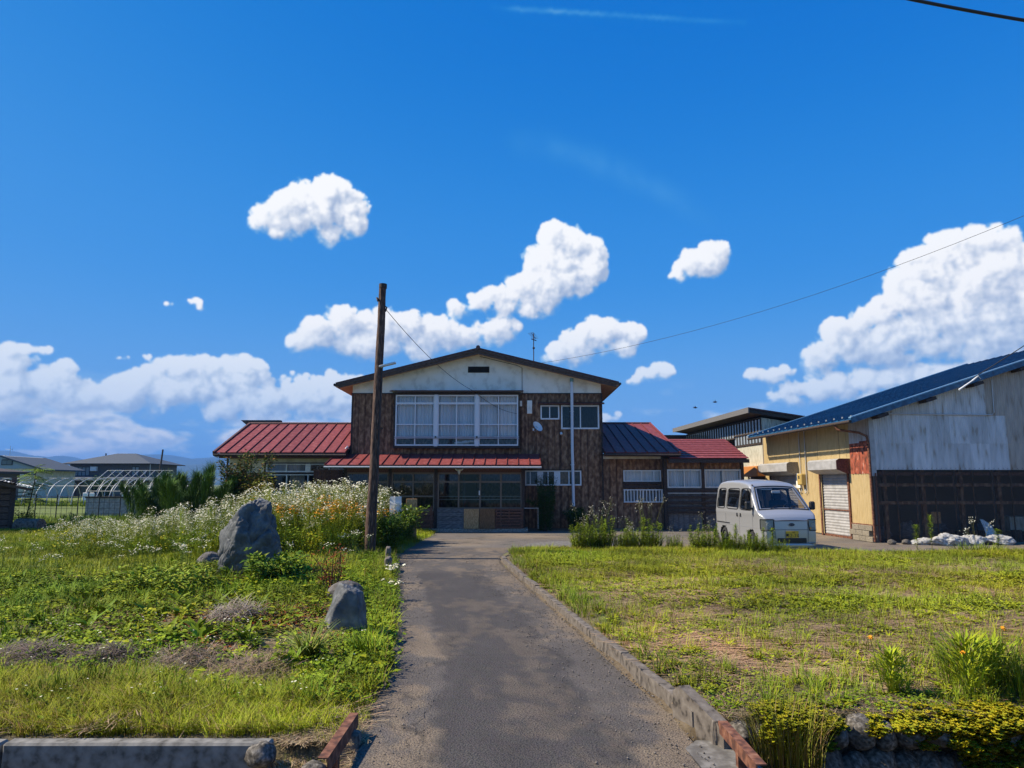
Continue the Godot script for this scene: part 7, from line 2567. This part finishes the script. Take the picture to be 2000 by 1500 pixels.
	for q in [[4.05, 5.75, 0.55, "tall green grass at the right edge of the picture above the stone wall"], [3.85, 6.1, 0.5, "tall grass behind the coreopsis at the right edge"]]:
		t = thing("tall_grass", q[3], "grass", P(q[0], hgt(q[0], q[1]), q[1]))
		place("blades", grass_mesh(420, 0.32, 0.25, 0.62, 0.007, 0.35, Color(0.15, 0.21, 0.02), 0.15, 4), t)
	t = thing("rush_clump", "clump of thin yellowish rushes leaning beside the right rail", "rushes", P(1.86, -0.12, 5.12))
	place("blades", grass_mesh(520, 0.24, 0.25, 0.56, 0.0045, 0.35, Color(0.19, 0.20, 0.03), 0.35, 4), t)
	t = thing("iris_clump", "arching tuft of long pale green leaves in the lower left weeds", "grass", P(-1.95, hgt(-1.95, 7.1), 7.1))
	place("blades", grass_mesh(150, 0.1, 0.28, 0.5, 0.012, 0.85, Color(0.2, 0.25, 0.05), 0.08, 5), t)
	t = thing("iris_clump", "upright tuft of broad leaves beside the upright dark rock", "grass", P(-1.45, hgt(-1.45, 7.4), 7.4))
	place("blades", grass_mesh(120, 0.16, 0.15, 0.36, 0.016, 0.5, Color(0.18, 0.26, 0.022), 0.03, 4), t)
	t = thing("leafy_shrub", "leafy shrub covering the foot of the big boulder", "shrub", P(-3.85, 0.15, 11.75))
	bush(t, 10, 0.5, 0.6, 1500, 0.11, 0.05, Color(0.10, 0.17, 0.02), Color(0.18, 0.24, 0.025), 0.35, 0.2, 0.05)
	t = thing("leafy_shrub", "wide spread of pale leaved creeper left of the big boulder's foot", "shrub", P(-5.1, 0.12, 11.0))
	bush(t, 14, 0.34, 1.0, 2400, 0.085, 0.045, Color(0.22, 0.27, 0.025), green, 0.35, 0.2, 0.05)
	t = thing("red_shrub", "thin shrub with red and brown leaves between the boulder and the upright rock", "shrub", P(-2.75, 0.1, 11.1))
	bush(t, 10, 0.72, 0.45, 700, 0.06, 0.018, Color(0.14, 0.10, 0.03), Color(0.30, 0.07, 0.03), 0.5, 0.5, 0.2)
	t = thing("white_flowers", "small patch of white flowers at the drive's edge below the post", "flowers", P(-2.12, 0.02, 13.0))
	place("plants", daisy_mesh(0.3, 12, M.petal, 0.03, green), t)
	t = thing("white_flowers", "small patch of white flowers at the drive's edge beside the flat topped rock", "flowers", P(-1.82, 0.02, 11.2))
	place("plants", daisy_mesh(0.28, 9, M.petal, 0.028, green), t)

func blooms(t: Node3D, m: Material, n: int, c: Vector3, r: float, spread: float) -> void:
	for k in n:
		var b := MB.new()
		var p := c + Vector3(rf(-1, 1), rf(-0.8, 0.8), rf(-1, 1)) * spread
		for w in 3:
			b.disc(p + Vector3(0, 0.006 * w, 0), (Vector3.UP * 0.8 + Vector3(rf(-0.6, 0.6), 0, 0.6)).normalized(), r * (1.0 - 0.25 * w), 6, -0.3)
		put("bloom", b, m, t)
		b = MB.new()
		b.col = Color(0.08, 0.11, 0.02)
		b.tube([Vector3(p.x * 0.5, 0.05, p.z * 0.5), p], [0.004, 0.003], 4, false)
		put("flower_stem", b, M.straw, t)


func far_things() -> void:
	mountains()
	far_house_right()
	far_house_left()
	greenhouses()
	fence_and_walls()
	hut()
	small_things()

func mountains() -> void:
	M.hill = grain([[0.2, Color(0.018, 0.035, 0.018)], [0.6, Color(0.03, 0.055, 0.025)], [0.9, Color(0.045, 0.07, 0.03)]], Vector3(0.004, 0.004, 0.004), 0.95, 0.02, 6, 0.0, 101)
	var f := FastNoiseLite.new()
	f.frequency = 0.0016
	f.fractal_octaves = 5
	for ridge in 2:
		var b := MB.new()
		var Z: float = [3000.0, 4000.0][ridge]
		var top: float = [100.0, 178.0][ridge]
		b.grid(150, 14, func(u: float, v: float) -> Vector3:
			var x := lerpf(-4200, 4200, u)
			var crest := top * (0.9 + 0.32 * f.get_noise_2d(x, 900.0 * ridge) + 0.05 * f.get_noise_2d(x * 6.0, 50.0))
			var slope := smoothstep(0.0, 1.0, v)
			var y := crest * slope + 22.0 * f.get_noise_2d(x * 2.2, v * 900.0 + 300.0) * v * (1.0 - v) * 2.0
			return P(x, y - 3.0, Z - 900.0 * (1.0 - v) + 60.0 * f.get_noise_2d(x * 1.7, v * 500.0)))
		struct("hills" if ridge == 0 else "mountain", b, M.hill)

func far_house_right() -> void:
	M.slate = grain([[0.2, Color(0.028, 0.042, 0.06)], [0.6, Color(0.042, 0.06, 0.085)], [0.9, Color(0.06, 0.08, 0.105)]], Vector3(0.4, 0.9, 0.4), 0.75, 0.02, 5, 0.0, 103, true)
	M.siding = grain([[0.2, Color(0.085, 0.072, 0.068)], [0.6, Color(0.13, 0.112, 0.106)], [0.9, Color(0.17, 0.15, 0.142)]], Vector3(0.5, 2.0, 0.5), 0.85, 0.02, 5, 0.0, 105)
	var t := thing("hip_roof_house", "dark two storey house with slate blue hip roof beyond the greenhouse frames", "house", P(-58.1, 0, 103.0))
	var b := MB.new()
	b.bb(-5.6, 5.6, 2.1, 4.75, -9.0, 0.0)
	b.bb(-7.6, 8.8, 0.0, 2.3, -10.0, 1.6)
	put("wall", b, M.siding, t)
	# hip roof
	b = MB.new()
	hip(b, -6.5, 6.5, -9.9, 0.9, 4.70, 6.35, 1.4)
	put("roof", b, M.slate, t)
	b = MB.new()
	b.bb(-6.5, 6.5, 4.62, 4.72, -9.9, 0.9)
	put("eave_board", b, M.darkwood, t)
	b = MB.new()
	b.poly(PackedVector2Array([Vector2(2.9, 2.25), Vector2(2.9, 2.32), Vector2(-0.05, 3.05), Vector2(-0.05, 2.25)]), -9.0, 9.8, Transform3D(Basis(Vector3(0, 0, 1), Vector3.UP, Vector3(-1, 0, 0)), Vector3(0.4, 0, 0)))
	put("lower_roof", b, M.slate, t)
	b = MB.new()
	b.bb(-9.2, 9.3, 2.18, 2.28, -1.0, 2.95)
	put("lower_eave", b, M.darkwood, t)
	for q in [[-4.9, -2.7, 2.95, 4.25, 4], [0.4, 2.0, 3.05, 3.95, 3], [3.4, 4.4, 3.0, 4.3, 2], [5.0, 5.5, 3.1, 3.9, 1]]:
		b = MB.new()
		b.bb(q[0], q[1], q[2], q[3], -0.05, 0.05)
		var w := put("window", b, M.black, t)
		for k in q[4]:
			b = MB.new()
			var l: float = (q[1] - q[0]) / q[4]
			b.bb(q[0] + k * l + 0.06, q[0] + (k + 1) * l - 0.06, q[2] + 0.08, q[3] - 0.08, 0.03, 0.065)
			put("pane", b, M.sky_painted_glass, w)
	b = MB.new()
	b.bb(-0.8, 2.6, 2.75, 3.4, 0.02, 0.9)
	put("balcony", b, M.siding, t)
	b = MB.new()
	b.bevel(Vector3(-1.95, 3.95, 0.3), Vector3(0.95, 0.65, 0.4), 0.05)
	part(put("air_conditioner", b, M.whiteframe, t), "white outdoor unit beside the upper window")
	for k in 7:
		b = MB.new()
		b.bb(-6.9 + k * 2.1, -5.6 + k * 2.1, 0.35, 1.9, 1.58, 1.65)
		put("window", b, M.frosted if k % 2 == 0 else M.redwood, t)
	for x in [-6.6, 6.2]:
		b = MB.new()
		b.tube([Vector3(x * 1.02, 4.62, 0.7), Vector3(x * 0.97, 4.2, 0.1), Vector3(x * 0.97, 2.3, 0.1)], [0.05], 6)
		put("downpipe", b, M.whiteframe, t)
	b = MB.new()
	b.tube([Vector3(-3.4, 5.3, -5), Vector3(-3.4, 6.4, -5)], [0.1], 6)
	put("vent_pipe", b, M.black, t)
	var n := thing("utility_pole", "thin dark pole right of the slate roofed house", "utility pole", P(-49.5, 0, 100.0))
	b = MB.new()
	b.tube([Vector3(0, 0, 0), Vector3(0.5, 6.6, 0)], [0.15, 0.11], 8)
	put("shaft", b, M.darkwood, n)
	for q in [[5.0, 0.25], [4.2, 0.1]]:
		wire("far_wire", "thin wire over the far fields left of the slate roofed house, %s" % ("upper" if q[0] > 4.5 else "lower"), P(-85, q[0] - 2.4, 118), P(-62, q[0] - 0.9, 102), q[1], 0.03)

func hip(b: MB, x0: float, x1: float, z0: float, z1: float, y: float, top: float, half: float) -> void:
	var cx := (x0 + x1) / 2.0
	var cz := (z0 + z1) / 2.0
	var a := Vector3(cx - half, top, cz)
	var e := Vector3(cx + half, top, cz)
	b.quad(Vector3(x0, y, z1), a, e, Vector3(x1, y, z1))
	b.quad(Vector3(x1, y, z0), e, a, Vector3(x0, y, z0))
	b.tri(Vector3(x0, y, z0), a, Vector3(x0, y, z1))
	b.tri(Vector3(x1, y, z1), e, Vector3(x1, y, z0))

func far_house_left() -> void:
	var t := thing("gable_house", "house with blue roof, pale blue gable and cream wall at the far left", "house", P(-61.5, 0, 90.0))
	var b := MB.new()
	b.bb(-9.0, 1.7, 0.0, 3.75, -8.0, 0.0)
	put("wall", b, M.cream, t)
	b = MB.new()
	b.poly(PackedVector2Array([Vector2(-3.9, 3.7), Vector2(2.2, 3.7), Vector2(-2.7, 5.35), Vector2(-3.4, 5.35)]), -7.5, 0.15)
	part(put("gable", b, plain(Color(0.28, 0.35, 0.42), 0.8), t), "pale blue boarded gable")
	b = MB.new()
	b.poly(PackedVector2Array([Vector2(-2.75, 5.36), Vector2(2.9, 3.62), Vector2(2.9, 3.44), Vector2(-2.75, 5.18)]), -8.3, 0.5)
	put("verge", b, M.slate, t)
	b = MB.new()
	b.quad(Vector3(-10, 3.6, 0.9), Vector3(-10, 5.4, -3.8), Vector3(-2.7, 5.4, -0.3), Vector3(-3.7, 3.6, 0.9))
	b.quad(Vector3(-2.7, 5.4, -0.3), Vector3(-10, 5.4, -3.8), Vector3(-10, 3.6, -8.8), Vector3(-2.7, 3.6, -8.5))
	part(put("roof", b, plain(Color(0.05, 0.12, 0.16), 0.5), t), "dark teal roof")
	for q in [[-2.7, -1.3, 4.15, 4.85, 0.16], [-2.6, -1.4, 2.3, 3.1, 0.0], [0.2, 1.6, 2.9, 3.3, 0.0]]:
		b = MB.new()
		b.bb(q[0], q[1], q[2], q[3], q[4], q[4] + 0.06)
		var w := put("window", b, M.black, t)
		b = MB.new()
		b.bb(q[0] + 0.1, (q[0] + q[1]) / 2 - 0.03, q[2] + 0.08, q[3] - 0.08, q[4] + 0.05, q[4] + 0.075)
		b.bb((q[0] + q[1]) / 2 + 0.03, q[1] - 0.1, q[2] + 0.08, q[3] - 0.08, q[4] + 0.05, q[4] + 0.075)
		put("pane", b, M.frosted, w)
	b = MB.new()
	b.tube([Vector3(-2.6, 5.3, -1.0), Vector3(-2.6, 6.6, -1.0)], [0.03], 5)
	b.tube([Vector3(-3.2, 6.2, -1.0), Vector3(-2.2, 6.15, -1.0)], [0.02], 5)
	b.tube([Vector3(-2.3, 6.0, -1.0), Vector3(-2.3, 6.4, -1.0)], [0.02], 5)
	put("aerial", b, M.alu, t)
	t = thing("far_outbuilding", "dark roofed outbuilding between the hut and the cream house at the far left", "outbuilding", P(-55.5, 0, 75.0))
	b = MB.new()
	b.bb(-6, 1.2, 0, 3.0, -4, 0)
	put("wall", b, M.siding, t)
	b = MB.new()
	b.poly(PackedVector2Array([Vector2(-7, 4.2), Vector2(2.0, 3.1), Vector2(2.0, 2.85), Vector2(-7, 3.95)]), -4.5, 0.8)
	put("roof", b, M.darkwood, t)
	# trees between the far houses
	for q in [[-50.0, 88.0, 2.9, "rounded blue green tree left of the slate roofed house"], [-47.2, 82.0, 2.3, "low green bush at the left corner of the slate roofed house"]]:
		t = thing("far_tree", q[3], "tree", P(q[0], 0, q[1]))
		bush(t, 9, q[2], 1.5, 1500, 0.32, 0.2, Color(0.05, 0.09, 0.03), Color(0.08, 0.13, 0.04), 0.4, 0.2, 0.1)

func greenhouses() -> void:
	M.hoop = plain(Color(0.36, 0.38, 0.40), 0.5, 0.4)
	var t := thing("greenhouse_frame", "long row of bare curved steel hoops of a tunnel greenhouse", "greenhouse frame", P(-37.0, 0, 60.0))
	for k in 32:
		var b := MB.new()
		var ps := []
		for q in 13:
			var a := PI * q / 12.0
			ps.append(Vector3(-16.5 + k * 0.98, 2.25 * pow(sin(a), 0.75) + 0.02, 3.1 * cos(a)))
		b.tube(ps, [0.034], 5, false)
		put("hoop", b, M.hoop, t)
	for z in [[-0.0, 2.26], [2.2, 1.62], [-2.2, 1.62]]:
		var b := MB.new()
		b.tube([Vector3(-16.6, z[1], z[0]), Vector3(14.0, z[1], z[0])], [0.014], 5)
		put("purlin", b, M.hoop, t)
	t = thing("greenhouse_frame", "pointed bare steel greenhouse frame right of the long hoop row", "greenhouse frame", P(-26.0, 0, 50.0))
	for k in 9:
		var b := MB.new()
		var x := -2.2 + k * 0.55
		b.tube([Vector3(x, 0, 2.3), Vector3(x, 1.3, 2.2), Vector3(x, 2.05, 1.35), Vector3(x, 2.7, 0.1), Vector3(x, 2.7, -0.1), Vector3(x, 2.05, -1.35), Vector3(x, 1.3, -2.2), Vector3(x, 0, -2.3)], [0.02], 5, false)
		put("hoop", b, M.hoop, t)
	for z in [[0.0, 2.71], [2.22, 1.3], [-2.22, 1.3], [2.28, 0.75]]:
		var b := MB.new()
		b.tube([Vector3(-2.3, z[1], z[0]), Vector3(2.3, z[1], z[0])], [0.018], 5)
		put("purlin", b, M.hoop, t)
	for x in [-2.2, -1.75, 0.3]:
		var b := MB.new()
		b.bevel(Vector3(x, 0.95, 2.5), Vector3(0.3, 0.5, 0.1), 0.02)
		part(put("white_panel", b, M.whiteframe, t), "small white panel at the greenhouse")

func fence_and_walls() -> void:
	M.greywall = grain([[0.2, Color(0.20, 0.20, 0.21)], [0.6, Color(0.28, 0.28, 0.29)], [0.9, Color(0.34, 0.34, 0.34)]], Vector3(0.5, 0.5, 0.5), 0.9, 0.02, 5, 0.0, 107)
	var t := thing("concrete_wall", "grey concrete wall with dark coping left of the feathery bush", "wall", P(-21.0, 0, 39.0))
	var b := MB.new()
	b.bb(-2.1, 1.6, 0, 1.02, -0.2, 0.0)
	put("wall_panel", b, M.greywall, t)
	b = MB.new()
	b.bb(-2.15, 1.65, 1.02, 1.10, -0.25, 0.05)
	put("coping", b, M.darkwood, t)
	b = MB.new()
	b.bb(1.62, 3.2, 0, 1.05, -0.2, 0.0)
	part(put("wall_panel", b, M.whiteframe, t), "whiter panel of the wall")
	t = thing("wire_fence", "low dark wire mesh fence before the pale far lanes", "fence", P(-22.5, 0, 34.0))
	for k in 10:
		b = MB.new()
		b.tube([Vector3(-5.0 + k, 0, 0), Vector3(-5.0 + k, 1.28, 0)], [0.024], 6)
		put("post", b, M.black, t)
	for k in 36:
		b = MB.new()
		b.tube([Vector3(-5.0 + k * 0.25, 0.05, 0.02), Vector3(-5.0 + k * 0.25, 1.2, 0.02)], [0.008], 4, false)
		put("mesh_wire", b, M.black, t)
	for k in 5:
		b = MB.new()
		b.tube([Vector3(-5.0, 0.1 + k * 0.27, 0.02), Vector3(4.0, 0.1 + k * 0.27, 0.02)], [0.009], 4, false)
		put("mesh_wire", b, M.black, t)
	# pale lanes and bright paddies beyond
	M.lane = plain(Color(0.42, 0.42, 0.43), 0.9)
	b = MB.new()
	for q in [[38.0, 44.5], [49.5, 56.0], [68.0, 88.0]]:
		b.quad(P(-120, 0.03, q[0]), P(-120, 0.03, q[1]), P(-15.0, 0.03, q[1]), P(-15.0, 0.03, q[0]))
	struct("path", b, M.lane)
	scatter("paddy_grass", grass_mesh(40, 0.5, 0.08, 0.2, 0.03, 0.4, Color(0.20, 0.26, 0.015)), spots(2600, -60, -15, 56.5, 67.5, 1.0, 1.6, func(x, Z): return 1.0))

func hut() -> void:
	var t := thing("wooden_hut", "dark old wooden hut with a sagging metal roof at the left edge", "hut", P(-18.9, 0, 26.6))
	t.rotation.y = 0.62
	var b := MB.new()
	for k in 8:
		b = MB.new()
		b.bevel(Vector3(-1.2, 0.12 + k * 0.23, 0.02), Vector3(3.0, 0.19, 0.03), 0.006)
		put("board", b, M.barge, t)
	for x in [-2.6, -1.2, 0.35]:
		b = MB.new()
		b.bb(x - 0.08, x + 0.08, 0, 2.0, -0.08, 0.08)
		put("post", b, M.darkwood, t)
	b = MB.new()
	b.bb(-2.7, 0.38, 0, 1.9, -4.0, -3.9)
	b.bb(0.3, 0.38, 0, 1.9, -3.9, -0.1)
	b.bb(-2.7, -2.6, 0, 1.9, -3.9, -0.1)
	b.bb(-2.6, 0.3, 0, 1.8, -0.06, -0.03)
	put("wall", b, M.darkwood, t)
	for k in 5:
		b = MB.new()
		corrugated(b, Vector3(-3.2 + k * 0.82, 2.62 - k * 0.19, 0.55), Vector3(0.84, -0.20, 0), Vector3(0, 0.05, -4.8), 0.12, 0.015, Vector3(0.2, 1, 0).normalized())
		put("roof_sheet", b, M.whitesheet if k == 4 else M.greywood, t)
	b = MB.new()
	b.poly(PackedVector2Array([Vector2(-3.2, 2.56), Vector2(0.9, 1.60), Vector2(0.9, 1.5), Vector2(-3.2, 2.45)]), 0.40, 0.46)
	put("verge_board", b, M.barge, t)
	t = thing("concrete_pipe", "large dark concrete pipe lying beside the hut", "pipe", P(-17.9, 0.24, 26.9))
	b = MB.new()
	b.tube([Vector3(-0.5, 0, 0), Vector3(-0.5, 0, 0), Vector3(0.45, 0, 0.1)], [0.25], 20)
	put("barrel", b, M.old_concrete, t)

func small_things() -> void:
	# folded white board stuck in the flowers beside the pole
	var t := thing("white_board", "folded white plastic board standing in the flowers right of the timber pole", "sign", P(-3.38, 0, 20.9))
	var b := MB.new()
	for s in 2:
		b = MB.new()
		b.grid(14, 24, func(u, v): return Vector3(lerpf(-0.17, 0.0, u) if s == 0 else lerpf(0.0, 0.17, u), 0.62 + 0.78 * v, 0.015 * sin(u * 2.0 + v * 26.0) * 0.4 + (0.05 * (u if s == 0 else 1.0 - u))))
		put("panel", b, M.whiteframe, t)
	b = MB.new()
	b.tube([Vector3(0, 0, -0.02), Vector3(0, 1.38, 0.0)], [0.02], 6)
	put("stake", b, M.darkwood, t)
	t = thing("wooden_board", "upright brown wooden board behind the folded white one", "board", P(-3.15, 0, 22.6))
	b = MB.new()
	b.bevel(Vector3(0, 0.65, 0), Vector3(0.34, 1.3, 0.03), 0.006)
	put("panel", b, M.ply, t)
	b = MB.new()
	b.bb(-0.03, 0.03, 0.0, 1.25, -0.06, -0.016)
	put("stake", b, M.redwood, t)
	# timber rack left of the doors
	t = thing("wooden_rack", "low dark wooden rack left of the sliding doors", "rack", P(-3.45, 0.11, 26.7))
	for k in 4:
		b = MB.new()
		b.bb(-0.55, 0.5, 0.12 + k * 0.2, 0.16 + k * 0.2, -0.02, 0.02)
		put("slat", b, M.redwood, t)
	for x in [-0.5, -0.05, 0.45]:
		b = MB.new()
		b.bb(x - 0.03, x + 0.03, 0, 0.85, -0.06, -0.022)
		put("upright", b, M.redwood, t)
	# rubble along the edge of the yard, sacks at the shed
	t = thing("rubble_row", "row of broken grey concrete lumps along the yard's edge right of the van", "rubble", P(9.0, 0, 18.1))
	for k in 26:
		b = MB.new()
		var r := rf(0.07, 0.15)
		rock(b, Vector3(r * rf(1.0, 1.5), r * 0.75, r), 8, 0.14, 14, 10)
		put("lump", b, M.cobble if k % 3 else M.pale, t, Vector3(-1.1 + 0.15 * k + rf(-0.05, 0.05), r * 0.4, rf(-0.14, 0.14)))
	t = thing("rubble_row", "few broken lumps at the edge of the pale concrete pad", "rubble", P(1.6, 0, 19.3))
	for k in 9:
		b = MB.new()
		var r := rf(0.06, 0.12)
		rock(b, Vector3(r * 1.6, r * 0.8, r), 8, 0.14, 14, 10)
		put("lump", b, M.cobble, t, Vector3(-0.6 + 0.17 * k, r * 0.5, rf(-0.1, 0.1)))
	M.sack = grain([[0.25, Color(0.22, 0.21, 0.19)], [0.5, Color(0.36, 0.36, 0.35)], [0.85, Color(0.48, 0.48, 0.48)]], Vector3(1.2, 1.2, 1.2), 0.75, 0.02, 5, 0.0, 111)
	M.sack.backlight = Color(0.25, 0.25, 0.25)
	var sacks := [[12.15, 21.35, 0.36, 0.13, "crumpled white sack left end of the pile before the dark mesh wall"], [12.75, 21.2, 0.52, 0.20, "largest white sack lying in the middle before the dark mesh wall"], [13.45, 21.25, 0.36, 0.19, "white sack right of the largest one, against it"], [14.25, 21.3, 0.42, 0.17, "white sack spread at the foot of the leaning sheet"], [15.45, 21.4, 0.22, 0.16, "small white sack by itself at the far right"]]
	for q in sacks:
		b = MB.new()
		rock(b, Vector3(q[2], q[3] * 0.9, q[2] * 0.6), 7, 0.2, 80, 50, [], 0.10)
		tag(put("white_sack", b, M.sack, self, P(q[0], q[3] * 0.6, q[1])), q[4], "sack")
	b = MB.new()
	b.grid(16, 14, func(u, v): return Vector3(lerpf(-0.16, 0.28, u) + 0.1 * v * 0.0, 0.1 + 0.62 * (1.0 - v) * (1.0 - 0.55 * u * u), 0.06 + 0.35 * v + 0.03 * sin(u * 11.0 + v * 5.0)))
	tag(put("plastic_sheet", b, M.sack, self, P(14.2, 0.0, 21.75)), "greyish white plastic sheet draped down behind the spread sack", "sheet")
	for q in [[10.8, 21.3, "broken block at the shed's corner post"], [11.25, 21.35, "stone beside the broken block at the shed's corner"]]:
		b = MB.new()
		rock(b, Vector3(0.13, 0.09, 0.1), 8, 0.16, 24, 18)
		tag(put("loose_stone", b, M.cobble, self, P(q[0] + 0.35, 0.06, q[1])), q[2], "stone")

func _ready() -> void:
	rng.seed = 20240621
	noise.seed = 4
	noise.frequency = 0.05
	noise.fractal_octaves = 3
	set_up()
	rng.seed = 5
	plant_materials()
	ground()
	house()
	shed()
	far_things()
	van()
	pole_and_wires()
	rng.seed = 11
	plants()
